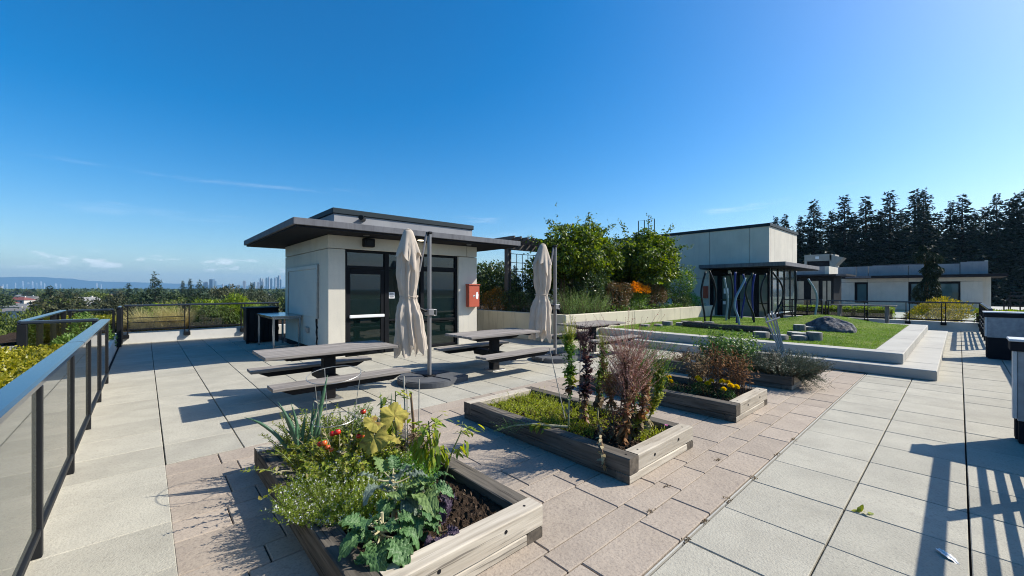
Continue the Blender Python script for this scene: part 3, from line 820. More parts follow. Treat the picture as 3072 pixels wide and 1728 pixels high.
# red box on the right pier
rb = E('post_box', 'orange red metal box with white hand sticker on the kiosk corner', 'box', (7.27, 9.72, 1.1))
bb = MB(); bb.box((7.07, 9.675, 1.10), (7.455, 9.836, 1.735), .008); O('body', bb, 'red', rb)
bb = MB(); bb.box((7.05, 9.655, 1.738), (7.475, 9.836, 1.775), .006); O('lid', bb, 'red', rb)
bb = MB()
for cx_, cz_, rx_, rz_ in ((7.365, 1.44, .05, .075), (7.365, 1.375, .042, .05), (7.35, 1.505, .022, .035), (7.378, 1.51, .02, .035)):
    bb.add([(cx_ + rx_ * math.cos(t * math.pi / 9), 9.6725 - .0006 * len(bb.v) / 18, cz_ + rz_ * math.sin(t * math.pi / 9)) for t in range(18)], [tuple(range(17, -1, -1))])
O('sticker', bb, 'paper', rb)
bb = MB(); bb.box((7.225, 9.671, 1.39), (7.285, 9.674, 1.45)); O('label_plate', bb, 'paper', rb)
bb = MB(); bb.box((7.233, 9.669, 1.40), (7.277, 9.6705, 1.432)); O('print_mark', bb, 'ink', rb)

# ------------------------------------------------------------------ steel prep table and black cabinet beside the kiosk
st = E('steel_table', 'stainless steel prep table against the shaded kiosk wall', 'table', (2.78, 12.9, 0))
bb = MB(); bb.box((2.42, 11.85, .885), (3.135, 13.75, .925), .006); O('table_top', bb, 'steel', st)
for x, y in ((2.47, 11.9), (3.085, 11.9), (2.47, 13.7), (3.085, 13.7)):
    bb = MB(); bb.box((x - .025, y - .025, 0), (x + .025, y + .025, .884), .004); O('leg', bb, 'steel', st)
for a, c_ in (((2.495, 11.885, .84), (3.06, 11.915, .883)), ((2.455, 11.926, .84), (2.485, 13.674, .883)), ((2.495, 11.885, .12), (3.06, 11.915, .15))):
    bb = MB(); bb.box(a, c_, .003); O('rail_bar', bb, 'steel', st)
cb_ = E('cabinet', 'tall black slatted cabinet standing behind the steel table', 'cabinet', (2.6, 14.6, 0))
bb = MB(); bb.box((2.30, 14.25, .03), (3.08, 15.1, 1.02), .01); O('body', bb, 'black', cb_)
bb = MB(); bb.box((2.24, 14.20, 1.023), (3.11, 15.15, 1.07), .008); O('lid', bb, 'black', cb_)
for k in range(6):
    bb = MB(); bb.box((2.33 + k * .125, 14.228, .06), (2.33 + k * .125 + .108, 14.248, .99), .004); O('slat', bb, 'rail', cb_)
for x in (2.27, 3.06):
    bb = MB(); bb.box((x - .03, 14.21, 0), (x + .03, 14.262 - .014, 1.02), .004); O('corner_post', bb, 'frame', cb_)

# ------------------------------------------------------------------ stair entrance block behind the lawn
M['lobby_glass'] = surf('lobby_glass', (0.085, 0.125, 0.115), (0.13, 0.165, 0.15), 1.2, 3, rough=0.06, spec=0.8, offs=False)
k2 = E('stair_block', 'tall pale stair block with flat canopy over dark glazed doors', 'building', (21.5, 5.93, 0))
def p2(name, a, c_, m, parent=k2, ch=.006): return part(name, a, c_, m, parent, ch)
for y0, y1, z0, z1 in ((8.62, 11.3 - J, 0, 2.18), (11.3 + J, 14.2, 0, 2.18), (8.62, 11.3 - J, 2.20, 4.56), (11.3 + J, 14.2, 2.20, 4.56), (5.925, 6.76 - J, 2.76, 4.56), (6.76 + J, 8.605, 2.76, 4.56)):
    p2('wall_panel', (21.5, y0, z0), (21.72, y1, z1), 'stucco')
for x0, x1 in ((21.725, 22.37 - J), (22.37 + J, 25.42 - J), (25.42 + J, 26.3)): p2('wall_panel', (x0, 5.925, 2.76), (x1, 6.12, 4.56), 'stucco')
p2('wall_panel', (26.1, 6.125, 0), (26.3, 14.2, 4.56), 'stucco'); p2('wall_panel', (21.725, 14.0, 0), (26.095, 14.2, 4.56), 'stucco')
p2('roof_cap', (21.45, 5.87, 4.563), (26.36, 14.25, 4.70), 'capmetal')
p2('roof_deck', (21.72, 6.13, 4.40), (26.09, 13.99, 4.55), 'soffit')
c2_ = p2('canopy', (20.8, 5.18, 2.675), (27.0, 8.72, 2.825), 'fascia')
for a, c_ in (((20.7, 5.08, 2.66), (27.1, 5.18, 2.835)), ((20.7, 5.182, 2.66), (20.8, 8.82, 2.835)), ((27.0, 5.182, 2.66), (27.1, 8.82, 2.835)), ((20.802, 8.72, 2.66), (26.998, 8.82, 2.835))):
    bb = MB(); bb.box(a, c_, .006); O('canopy_edge', bb, 'fascia', c2_)
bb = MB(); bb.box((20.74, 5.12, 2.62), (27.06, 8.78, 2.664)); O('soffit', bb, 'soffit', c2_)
for y0, y1 in ((8.45, 8.61), (8.02, 8.25), (7.20, 7.44), (6.38, 6.68), (5.93, 6.02)):
    p2('door_frame', (21.56, y0, 0.01), (21.66, y1, 2.615), 'frame')
p2('door_frame', (21.555, 5.93, 2.30), (21.655, 8.6, 2.612), 'frame'); p2('door_frame', (21.56, 6.03, .93), (21.665, 6.37, .97), 'frame')
for y0, y1, z0, z1 in ((8.255, 8.445, .05, 2.295), (7.445, 8.015, .10, 2.295), (6.685, 7.195, .10, 2.295), (6.025, 6.375, .975, 2.295), (6.025, 6.375, .05, .925)):
    p2('door_pane', (21.60, y0, z0), (21.612, y1, z1), 'lobby_glass', ch=0)
p2('push_bar', (21.50, 6.72, 1.08), (21.53, 8.05, 1.12), 'steel', ch=.008)
nt2 = p2('notice', (21.585, 7.72, 1.40), (21.592, 7.95, 1.66), 'paper', ch=0)
p2('notice', (21.585, 7.86, .86), (21.592, 7.99, 1.02), 'paper', ch=0)
for u_ in (22.0, 22.95, 24.03, 25.08, 26.05): p2('mullion', (u_, 5.935, 0.0), (u_ + .1, 6.03, 2.615), 'frame')
for x0, x1 in ((21.665, 21.995), (22.105, 22.945), (23.055, 24.025), (24.135, 25.075), (25.185, 26.045)):
    p2('side_pane', (x0, 5.975, .50), (x1, 5.987, 2.612), 'lobby_glass', ch=0)
    p2('side_panel', (x0, 5.97, .0), (x1, 5.99, .42), 'frame', ch=0); p2('side_rail', (x0, 5.955, .423), (x1, 6.0, .497), 'whitebar', ch=0)
p2('alarm_box', (21.40, 8.66, 1.16), (21.497, 8.90, 1.78), 'red')
p2('wall_light', (21.38, 9.58, 2.22), (21.497, 9.68, 2.42), 'steel_dull'); p2('exit_lamp', (21.54, 7.60, 2.38), (21.552, 7.72, 2.55), 'whitebar')
ld = E('roof_ladder_rails', 'thin dark hooped ladder rails on top of the stair block', 'ladder', (23.4, 13.2, 4.55))
for y in (13.55, 12.87):
    for dx in (0.0,):
        bb = MB(); bb.tube([(23.4, y + .22, 4.55), (23.4, y + .22, 5.98), (23.4, y - .20, 5.98), (23.4, y - .20, 4.55)], .03, 6); O('hoop', bb, 'rail', ld)

# ------------------------------------------------------------------ other wing across the court
FU = 55.0
w3 = E('wing_building', 'low white penthouse wing with dark roof edge and teal windows', 'building', (FU, 4, -0.4))
M['teal'] = surf('teal_window', (0.045, 0.10, 0.11), (0.07, 0.14, 0.145), 0.5, 3, rough=0.05, spec=0.8, offs=False)
def p3(name, a, c_, m, parent=w3, ch=0.0): return part(name, a, c_, m, parent, ch)
for y0, y1, z0, z1 in ((7.34, 9.0, -.4, 2.32), (3.32, 6.28, -.4, 2.32), (-1.44, -.09, -.4, 2.32), (6.285, 7.335, -.4, .2), (-.085, 3.315, -.4, .2), (6.30, 9.0, 2.34, 2.7), (3.30, 6.285, 2.34, 2.7), (-1.44, 3.285, 2.34, 2.7)):
    p3('wall_panel', (FU, y0, z0), (FU + .3, y1, z1), 'stucco', ch=.01)
p3('wall_panel', (FU + .32, -1.9, -.4), (FU + 8, -1.6, 2.7), 'stucco'); p3('wall_panel', (FU + .305, -1.6, -.4), (FU + .6, -1.445, 2.7), 'stucco')
for y0, y1 in ((6.29, 7.33), (-.08, 3.31)):
    wv = p3('window', (FU + .12, y0 + .12, .33), (FU + .14, y1 - .12, 2.12), 'teal')
    for a, c_ in (((y0, 2.12), (y1, 2.31)), ((y0, .2), (y1, .33)), ((y0, .331), (y0 + .12, 2.119)), ((y1 - .2, .331), (y1, 2.119))):
        bb = MB(); bb.box((FU + .05, a[0], a[1]), (FU + .2, c_[0], c_[1])); O('window_frame', bb, 'frame', wv)
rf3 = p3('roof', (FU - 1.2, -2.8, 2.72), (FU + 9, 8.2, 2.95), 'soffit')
bb = MB(); bb.box((FU - 1.22, 5.9, 2.74), (FU - 1.0, 7.9, 2.96)); O('roof_edge', bb, 'fascia', rf3)
for y0, y1 in ((7.3, 9.1), (6.3, 7.28), (3.35, 6.28), (-.05, 3.33), (-1.75, -.07)):
    p3('parapet_panel', (FU + .6, y0 + .015, 2.96), (FU + .8, y1 - .015, 3.98 + (.12 if y1 < 0 else 0)), 'parapet_grey')
p3('roof_strip', (FU + 1.6, 1.9, 3.96), (FU + 1.9, 6.1, 4.12), 'fascia'); p3('roof_strip', (FU + 1.6, -1.7, 3.9), (FU + 1.9, -.5, 4.2), 'fascia')
p3('wall_panel', (FU + .9, -1.75, 2.96), (FU + 9, -1.55, 4.2), 'stucco')
ves = E('vestibule', 'dark glazed entrance vestibule with pale parapet on the far wing', 'building', (45, 8.5, 0))
p3('frame_block', (45.0, 7.42, -.2), (48.5, 12.5, 2.75), 'frame', ves)
for y0, y1 in ((7.6, 7.85), (7.95, 8.2), (8.5, 9.05), (9.6, 10.15)): p3('pane', (44.97, y0, .1), (44.99, y1, 2.35), 'lobby_glass', ves)
p3('canopy', (44.3, 6.45, 2.78), (49, 12.6, 2.93), 'soffit', ves); p3('canopy_edge', (44.27, 6.44, 2.785), (44.297, 7.15, 2.925), 'fascia', ves)
p3('parapet', (45.0, 8.05, 2.935), (49, 12.5, 3.66), 'parapet_grey', ves); p3('parapet_end', (45.002, 7.75, 2.935), (49, 8.045, 3.66), 'stucco', ves)
hv = E('air_handler', 'beige rooftop air handling unit with hood in front of dark trees', 'air unit', (60, 11, 4.0))
M['beige'] = surf('beige_metal', (0.36, 0.34, 0.29), (0.30, 0.285, 0.245), 2, rough=0.6, spec=0.3)
p3('recess', (60.3, 10.3, 3.0), (62, 12.5, 5.3), 'soffit', hv)
p3('top_panel', (60, 10.1, 5.0), (62.3, 12.75, 5.78), 'beige', hv); p3('side_panel', (60, 12.52, 3.0), (62.3, 12.75, 4.99), 'beige', hv)
p3('end_panel', (60, 9.75, 3.0), (62.3, 10.28, 5.7), 'beige', hv)
bb = MB(); bb.add([(60, 9.74, 5.5), (62, 9.74, 5.5), (62, 9.0, 5.3), (60, 9.0, 5.3), (60, 9.74, 4.4), (62, 9.74, 4.4)], [(0, 1, 2, 3), (0, 3, 4), (1, 5, 2), (3, 2, 5, 4)]); O('hood', bb, 'beige', hv)
p3('name_plate', (59.97, 11.3, 5.25), (59.995, 11.65, 5.55), 'paper', hv)
b = MB(); b.box((30.5, -60, -1.2), (75, 30, -0.45)); b.box((24.25, -60, -1.2), (30.4, 4.3, -0.5)); O('roof_court', b, 'curb', kind='structure')
b = MB(); b.box((-0.62, -1.5, GZ), (75, 16.75, -1.25)); b.box((24, -60, GZ), (75, 30, -1.25)); b.box((-0.55, 16.8, GZ), (30, 26, -0.62))
O('building_body', b, 'stucco', label='pale apartment block carrying the roof terrace', cat='building')

# ------------------------------------------------------------------ counters on the right
M['ctop'] = surf('counter_top', (0.62, 0.62, 0.62), (0.5, 0.5, 0.5), 4, rough=0.4, spec=0.4)
M['cpanel'] = surf('counter_panel_shaded', (0.36, 0.37, 0.385), (0.26, 0.27, 0.285), 10, 6, rough=0.7, spec=0.25)  # white stucco whose shade is put into the grey-blue colour
def counter(label, u0, u1, v0, v1, zrec, rail_):
    r_ = E('counter', label, 'counter', (u0, v1, 0))
    part('counter_top', (u0 - .03, v0 - .02, 1.075), (u1 + .03, v1 + .03, 1.10), 'ctop', r_, .004)
    part('top_edge', (u0 - .02, v0, .975), (u1 + .02, v1 + .02, 1.073), 'soffit', r_, .004)
    part('side_panel', (u0, v0 + .02, zrec), (u0 + .1, v1 - .03, .973), 'cpanel', r_, .004)
    part('corner_trim', (u0 - .005, v1 - .028, zrec + .02), (u0 + .1, v1 + .004, .973), 'ctop', r_, .004)
    part('cabinet', (u0 + .102, v0 + .03, .02), (u1 - .03, v1 - .02, .972), 'soffit', r_, .004)
    part('kick', (u0 + .02, v0 + .03, 0), (u0 + .098, v1 - .04, zrec - .004), 'soffit', r_)
    if rail_:
        bb = MB(); bb.tube([(u0 + .25, v1 + .02, .72), (u0 + .25, v1 + .07, .70), (u0 + .25, v1 + .07, .60), (u0 + .25, v1 + .02, .58)], .014, 6); O('handle', bb, 'steel', r_)
    return r_
counter('dark based counter with white side panel near the back corner', 14.63, 15.10, -1.24, -0.41, .50, False)
counter('nearest outdoor counter cut by the right frame edge', 6.82, 7.10, -1.24, -0.385, .24, False)

# ------------------------------------------------------------------ picnic tables on a single pedestal
def slat_mesh(L_, w_, t_):
    bb = MB(); bb.box((-L_ / 2, -w_ / 2, -t_), (L_ / 2, w_ / 2, 0), .006); me = bb.mesh('slat'); me.materials.append(M['slat']); return me
def child(name, me, parent, loc, rz=0.0, rx=0.0):
    o = bpy.data.objects.new(name, me); COL.objects.link(o); o.parent = parent; o.location = loc; o.rotation_euler = (rx, 0, rz); return o
def chamf_beam(bb, x0, x1, y0, y1, z0, z1, cut):
    """beam along X whose lower ends are cut at an angle"""
    vs = []
    for y in (y0, y1): vs += [(x0, y, z1), (x1, y, z1), (x1 - .0, y, z1 - .02), (x1 - cut, y, z0), (x0 + cut, y, z0), (x0, y, z1 - .02)]
    bb.add(vs, [(0, 1, 2, 3, 4, 5)[::-1], (6, 7, 8, 9, 10, 11)] + [(i, (i + 1) % 6, 6 + (i + 1) % 6, 6 + i) for i in range(6)])
TL, TW = 1.80, 0.146
ms_top = slat_mesh(TL, TW - .012, .042); ms_bench = slat_mesh(TL, .158 - .01, .042)
tb = E('picnic_table', 'x', 'picnic table', (0, 0, 0), 'picnic tables on the terrace')
for k in range(6): child('table_slat', ms_top, tb, (0, (k - 2.5) * TW, .755 + (k % 2) * .0006))
for sy in (-1, 1):
    for k in range(2): child('bench_slat', ms_bench, tb, (0, sy * (.70 + (k - .5) * .158), .435 + k * .0008))
    bb = MB(); chamf_beam(bb, -.78, .78, sy * .70 - .075, sy * .70 + .075, .315, .3925, .12); O('bench_beam', bb, 'black', tb, local=True)
bb = MB(); chamf_beam(bb, -.70, .70, -.10, .10, .625, .7125, .18); O('table_beam', bb, 'black', tb, local=True)
for x in (-.62, .62):
    bb = MB(); bb.box((x - .03, -.40, .68), (x + .03, -.103, .7125), .004); bb.box((x - .03, .103, .68), (x + .03, .40, .7125), .004); O('top_batten', bb, 'black', tb, local=True)
bb = MB(); bb.box((-.085, -.07, .012), (.085, .07, .6245), .008); O('pedestal', bb, 'black', tb, local=True)
for sy in (-1, 1):
    bb = MB(); chamf_beam(bb, -.53, .53, -.07, .07, .26, .38, .08)
    bb.v = [(p[1], sy * (p[0] * .5 + .3575), p[2]) for p in bb.v]; O('bench_arm', bb, 'black', tb, local=True)
bb = MB(); bb.box((-.17, -.17, 0.0), (.17, .17, .011), .003); O('base_plate', bb, 'steel_dull', tb, local=True)
for x in (-.14, .14):
    for y in (-.14, .14):
        bb = MB(); bb.lathe([(.014, 0), (.014, .014)], 6, (x, y, .011)); O('bolt', bb, 'steel_dull', tb, local=True)
for i, (x, y, lab) in enumerate(((2.03, 6.31, 'weathered pedestal picnic table nearest, before the kiosk door'), (5.255, 6.33, 'weathered picnic table between the two folded parasols'), (8.60, 6.38, 'weathered picnic table by the planter corner and lawn steps'))):
    o = tb if i == 0 else tree_copy(tb)
    place(o, (x, y, 0), random.uniform(-.008, .008), 1.0, lab, 'picnic tables on the terrace')

# ------------------------------------------------------------------ folded cantilever parasols
def canopy_mesh(seed):
    """folded cloth: pleats gathered at a tie, corners hanging as points at the hem"""
    r = random.Random(seed); bb = MB(); bb.smooth = True
    H_ = 2.22; n = 198; rows = 90
    ph = [r.uniform(0, 6.28) for _ in range(8)]
    prof = [(0, .055), (.03, .07), (.12, .092), (.25, .128), (.40, .160), (.55, .165), (.75, .165), (.95, .152), (1.06, .132), (1.12, .124), (1.18, .134), (1.30, .172), (1.45, .205), (1.65, .215), (1.85, .228), (2.05, .235), (2.25, .225)]
    def R_(h):
        for (a, ra), (c_, rc) in zip(prof[:-1], prof[1:]):
            if a <= h <= c_:
                t = (h - a) / (c_ - a); t = t * t * (3 - 2 * t); return ra + (rc - ra) * t
        return prof[-1][1]
    tri = lambda x: abs(((x / (2 * math.pi)) % 1.0) * 2 - 1)          # sharp pleat wave 0..1
    vs = []
    for j in range(rows + 1):
        t = j / rows
        for k in range(n):
            th = 2 * math.pi * k / n
            hem = .86 + .14 * tri(4 * th + ph[0]) ** .8 - .05 * tri(7 * th + ph[1])
            h = t * H_ * (hem * t * t + (1 - t * t))
            wob = .55 * math.sin(h * 2.6 + ph[2]) + .35 * math.sin(3 * th + ph[3])
            f1 = tri(9 * th + wob); f2 = tri(31 * th + 3.5 * h + ph[4] + 1.5 * math.sin(5 * h)); f3 = tri(4 * th - 1.6 * h + ph[6])
            a = min(1, h / .25); tie = math.exp(-((h - 1.12) / .13) ** 2)
            amp = a * (.34 - .18 * tie + .12 * max(0, h - 1.3))
            crease = .035 * math.sin(17 * h + 3 * th + ph[7]) * math.sin(5 * th + 2 * h)
            rr = R_(h) * (1 - amp * .55 + amp * f1 ** 1.3 + .20 * a * (f3 - .5) * (1 - tie) + .07 * a * (f2 - .5) + crease * a)
            lop = .03 * math.sin(2 * th + ph[5] + h)
            rr *= 1 + lop * a
            tw = th + .10 * h
            vs.append((rr * math.cos(tw) + .014 * math.sin(h * 3.1 + ph[0]), rr * math.sin(tw) + .014 * math.sin(h * 2.7 + ph[1]), -h))
    fs = [(j * n + k, (j + 1) * n + k, (j + 1) * n + (k + 1) % n, j * n + (k + 1) % n) for j in range(rows) for k in range(n)]
    fs.append(tuple(range(n)))
    bb.add(vs, fs); return bb
def collar_mesh(seed):
    """short vent layer hanging over the top of the folded canopy"""
    r = random.Random(seed); bb = MB(); bb.smooth = True; n = 80; rows = 14; vs = []
    p1_, p2_ = r.uniform(0, 6), r.uniform(0, 6)
    for j in range(rows + 1):
        t = j / rows
        for k in range(n):
            th = 2 * math.pi * k / n
            L_ = .40 + .26 * max(0, math.cos(2 * th + p1_)) ** 2 + .05 * math.cos(8 * th + p2_)
            h = t * L_
            f_ = .5 + .5 * math.cos(8 * th + p2_ + h)
            rr = (.062 + .135 * t ** .8) * (1 - .18 * t + .34 * t * f_)
            vs.append((rr * math.cos(th), rr * math.sin(th), .006 - h))
    bb.add(vs, [(j * n + k, (j + 1) * n + k, (j + 1) * n + (k + 1) % n, j * n + (k + 1) % n) for j in range(rows) for k in range(n)] + [tuple(range(n))])
    return bb
def parasol(label, mu, mv, seed, lean):
    r_ = E('parasol', label, 'parasol', (mu, mv, 0), 'folded cantilever parasols')
    T0 = Matrix.Translation((mu, mv, 0))
    def ob(name, bb, m, par=r_): 
        o = O(name, bb, m, par, local=True); return o
    # base of four weights round the mast
    def weight(q, a0):
        bb = MB(); pts = [(.02, .02)]
        n_ = 12; rr = .54
        if q == 3: pts += [(.50, .02), (.50, .44), (.46, .50), (.02, .50)]
        else: pts += [(.02 + (rr - .02) * math.cos(t * math.pi / 2 / n_), .02 + (rr - .02) * math.sin(t * math.pi / 2 / n_)) for t in range(n_ + 1)]
        c_, s_ = math.cos(a0), math.sin(a0)
        bb.prism([(x * c_ - y * s_, x * s_ + y * c_) for x, y in pts], .004, .088)
        ob('base_weight', bb, 'basegrey')
        bb = MB(); ins = [(x * .93 + .012, y * .93 + .012) for x, y in pts]
        bb.prism([(x * c_ - y * s_, x * s_ + y * c_) for x, y in ins], .0885, .100); ob('weight_lid', bb, 'basegrey')
    for q in range(4): weight(q, q * math.pi / 2 + R(12))
    bb = MB(); bb.box((-.09, -.09, .0885), (.09, .09, .115), .006); ob('mast_foot', bb, 'black')
    bb = MB(); bb.box((-.024, -.038, .116), (.024, .038, 2.60), .008); ob('mast', bb, 'mast')
    bb = MB(); bb.box((-.035, -.05, 2.601), (.035, .05, 2.64), .008); bb.box((-.065, -.022, 2.56), (-.0282, .022, 2.63), .006); ob('mast_cap', bb, 'rail')
    bb = MB(); bb.tube([(-.06, 0, 2.58), (-.13, -.01, 2.28), (-.21, -.02, 1.93)], .019, 8); ob('strut', bb, 'mast')
    bb = MB(); bb.box((-.06, -.075, 1.16), (.055, .075, 1.28), .012)
    o = ob('crank_box', bb, 'mast')
    bb = MB(); bb.tube([(.06, -.04, 1.265), (.115, -.04, 1.265), (.115, -.04, 1.165), (.06, -.04, 1.165)], .013, 6); ob('crank_handle', bb, 'mast', o)
    cn = O('canopy', canopy_mesh(seed), 'fabric', r_, local=True)
    cn.location = (-.41, .0, 2.62); cn.rotation_euler = (R(lean[0]), R(lean[1]), R(seed * 40))
    co = O('vent_flap', collar_mesh(seed + 5), 'fabric', cn, local=True)
    bb = MB(); bb.lathe([(.05, 0), (.055, .012), (.03, .025), (.012, .03)], 14, (0, 0, .004)); O('top_cap', bb, 'fabric', cn, local=True)
    bb = MB(); bb.tube([(.146 * math.cos(t * math.pi / 12), .146 * math.sin(t * math.pi / 12), -1.12 + .012 * math.sin(t)) for t in range(25)], .008, 6, False); O('tie_strap', bb, 'fabric', cn, local=True)
    bb = MB(); bb.tube([(-.06, 0, 1.24), (-.20, 0, 1.30), (-.36, 0, 1.38)], .02, 8); ob('arm', bb, 'rail')
    return r_
parasol('folded beige parasol on grey mast in front of the kiosk glass', 3.72, 6.27, 1, (0, -2.0))
parasol('folded beige parasol on grey mast before the planter corner', 7.05, 6.29, 3, (1.0, -1.6))

# ------------------------------------------------------------------ timber beds
TH_ = 0.14
_tm = {}
def timber(parent, name, p0, p1, z0, z1, m, w_=TH_):
    """one squared timber from p0 to p1 along X or Y (centre line); mesh runs along local X"""
    L_ = round((Vector(p1) - Vector(p0)).length, 3); key = (L_, round(z1 - z0, 3), m)
    if key not in _tm:
        bb = MB(); h_ = (z1 - z0); cc = .007; n_ = max(2, int(L_ / .25))
        # uneven weathered arrises: rings of an octagon-ish section along the length
        sec = [(-w_ / 2, -h_ / 2 + cc), (-w_ / 2 + cc, -h_ / 2), (w_ / 2 - cc, -h_ / 2), (w_ / 2, -h_ / 2 + cc), (w_ / 2, h_ / 2 - cc), (w_ / 2 - cc, h_ / 2), (-w_ / 2 + cc, h_ / 2), (-w_ / 2, h_ / 2 - cc)]
        vs = []; fs = []
        for i in range(n_ + 1):
            x = -L_ / 2 + L_ * i / n_; 
            for (a, c_) in sec:
                e = 0 if i in (0, n_) else .0022
                vs.append((x, a + random.uniform(-e, e), c_ + random.uniform(-e, e)))
        for i in range(n_):
            for k in range(8): fs.append((i * 8 + k, i * 8 + (k + 1) % 8, (i + 1) * 8 + (k + 1) % 8, (i + 1) * 8 + k))
        bb.add(vs, fs); bb.cur = 1; bb.add(vs[:8], [tuple(range(7, -1, -1))]); bb.add(vs[-8:], [tuple(range(8))])
        me = bb.mesh('timber'); me.materials.append(M[m]); me.materials.append(M['wood_end']); _tm[key] = me
    o = bpy.data.objects.new(name, _tm[key]); COL.objects.link(o); o.parent = parent
    mid = (Vector(p0) + Vector(p1)) / 2
    o.location = Vector((mid.x, mid.y, (z0 + z1) / 2)) - Vector(parent.location)
    o.rotation_euler = (0, 0, math.atan2(p1[1] - p0[1], p1[0] - p0[0]))
    return o
def knot(parent, x, y, z, r_=.011):
    bb = MB(); bb.lathe([(r_, -.004), (r_ * .8, .001)], 8, (x, y, z)); O('bolt_head', bb, 'black', parent)
def bed(label, u0, u1, v0, v1, front):
    r_ = E('raised_bed', label, 'planter', ((u0 + u1) / 2, (v0 + v1) / 2, 0), 'timber raised beds')
    t = TH_; Zm, Zt = .072, .212; h = t / 2
    # lower course laps the other way to the upper one
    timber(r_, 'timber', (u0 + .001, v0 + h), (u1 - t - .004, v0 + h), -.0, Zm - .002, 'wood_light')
    timber(r_, 'timber', (u1 - h, v0 + .002), (u1 - h, v1 - t - .003), -.0, Zm - .002, 'wood_shade')
    timber(r_, 'timber', (u0 + t + .003, v1 - h), (u1 - .002, v1 - h), -.0, Zm - .002, 'wood_shade')
    timber(r_, 'timber', (u0 + h + .004, v0 + t + .003), (u0 + h + .004, v1 - .002), -.0, Zm - .002, 'wood_shade')
    if front == 'full':      # front timber runs past the right one, the left timber runs to the front
        timber(r_, 'timber', (u0 + t + .004, v0 + h), (u1, v0 + h), Zm, Zt, 'wood_light')
        timber(r_, 'timber', (u1 - h, v0 + t + .003), (u1 - h, v1), Zm, Zt - .004, 'wood_shade')
    else:
        timber(r_, 'timber', (u0 + t + .004, v0 + h + .004), (u1, v0 + h + .004), Zm, Zt, 'wood_light')
        timber(r_, 'timber', (u1 - h, v0 + t + .007), (u1 - h, v1), Zm, Zt - .003, 'wood_shade')
    timber(r_, 'timber', (u0 + h, v0), (u0 + h, v1 - t - .003), Zm, Zt - .001, 'wood_shade')
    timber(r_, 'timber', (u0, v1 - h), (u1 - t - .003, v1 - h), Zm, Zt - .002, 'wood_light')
    for x, y in ((u0 + t + .10, v0 + h), (u1 - .10, v0 + h), (u0 + h, v0 + .08), (u1 - h, v1 - .1)): knot(r_, x, y, Zt + .001)
    for k, x in enumerate((u0 + .42, u1 - .32)):
        bb = MB(); bb.tube([(x, v0 - .001, .14 + .02 * k), (x, v0 + .006, .14 + .02 * k)], .013, 8); O('bolt_hole', bb, 'black', r_)
    bb = MB(); rr = random.Random(int(u0 * 100))
    bb.grid(lambda a, c_: (u0 + t - .01 + (u1 - u0 - 2 * t + .02) * a, v0 + t - .01 + (v1 - v0 - 2 * t + .02) * c_, .135 + .02 * math.sin(7 * a + 3 * c_) * math.cos(5 * c_) + rr.uniform(-.012, .014)), 46, 80)
    O('soil', bb, 'soil', r_)
    # clods and bark bits lying on the soil
    n = 900; P_ = np.stack([RNG.uniform(u0 + t + .02, u1 - t - .02, n), RNG.uniform(v0 + t + .02, v1 - t - .02, n), RNG.uniform(.128, .155, n)], 1)
    V, T = kites(P_, rdir(n, .1), RNG.uniform(.012, .035, n), RNG.uniform(.008, .02, n)); 
    O('soil_litter', tri_mesh('soil_litter', V, T), 'litter', r_, kind='stuff')
    return r_
M['litter'] = leafm('bark_litter', [(0.03, 0.02, 0.014), (0.07, 0.045, 0.03), (0.11, 0.075, 0.05), (0.05, 0.03, 0.02), (0.20, 0.16, 0.11)], 0.0, 0.9, 0.05)
bed('nearest timber bed crowded with kale tomatoes and onions', 0.73, 1.94, 1.84, 4.25, 'full')
bed('second timber bed with bolting lettuce stalks and creeping thyme', 2.99, 4.19, 1.84, 4.20, 'b')
bed('third timber bed with yellow marigolds and dried brown plants', 5.335, 6.53, 1.82, 4.22, 'b')
bed('farthest timber bed with lavender spilling over its end', 7.68, 8.88, 1.80, 4.20, 'b')

# ------------------------------------------------------------------ things on the lawn
def ngon(bb, cx_, cy_, z0, z1, r_, n=18, seed=0):
    rr = random.Random(seed)
    k = [(1 + rr.uniform(-.05, .05)) for _ in range(n)]
    ring = lambda rad, z: [(cx_ + rad * k[i] * math.cos(2 * math.pi * i / n), cy_ + rad * k[i] * math.sin(2 * math.pi * i / n), z) for i in range(n)]
    vs = ring(r_, z0) + ring(r_ * 1.0, z1 - .018) + ring(r_ * .94, z1)
    fs = [(j * n + i, j * n + (i + 1) % n, (j + 1) * n + (i + 1) % n, (j + 1) * n + i) for j in range(2) for i in range(n)]
    bb.smooth = True; bb.add(vs, fs); bb.smooth = False
    bb.cur = 1; bb.add(ring(r_ * .94, z1 + .0002), [tuple(range(n))]); bb.cur = 0
st_l = [(12.43, 7.08, .165, .075), (12.82, 6.81, .135, .07), (13.32, 6.74, .17, .145), (13.58, 6.42, .14, .10), (14.49, 6.64, .16, .085), (14.65, 6.26, .14, .085), (14.76, 5.93, .17, .085)]
for i, (u, v, r_, h) in enumerate(st_l):
    bb = MB(); z = lawn_z(u, v); ngon(bb, u, v, z - .05, z + h, r_, seed=i)
    O('stepping_stump', bb, ['stump_side', 'stump_top'], label=('round grey stepping stump, %s from the left in the row along the planter wall' % ORD[i]), cat='stepping stump', group='stepping stumps on the lawn')
st_r = [(11.78, 3.43, .185, .15, 'lone round stump in front of the fallen log end'), (11.62, 2.99, .19, .125, 'round stump behind the leaning lattice'),
        (14.11, 3.12, .155, .17, 'tallest rear stump at the left of the cluster by the boulder'), (14.38, 2.96, .19, .10, 'wide stump touching the boulder edge'),
        (12.75, 2.93, .165, .10, 'leftmost low stump of the cluster before the boulder'), (12.35, 2.72, .185, .13, 'middle stump of the cluster before the boulder'),
        (11.85, 2.62, .165, .115, 'front stump of the cluster before the boulder'), (12.05, 2.36, .16, .20, 'tall stump at the right end of the cluster before the boulder')]
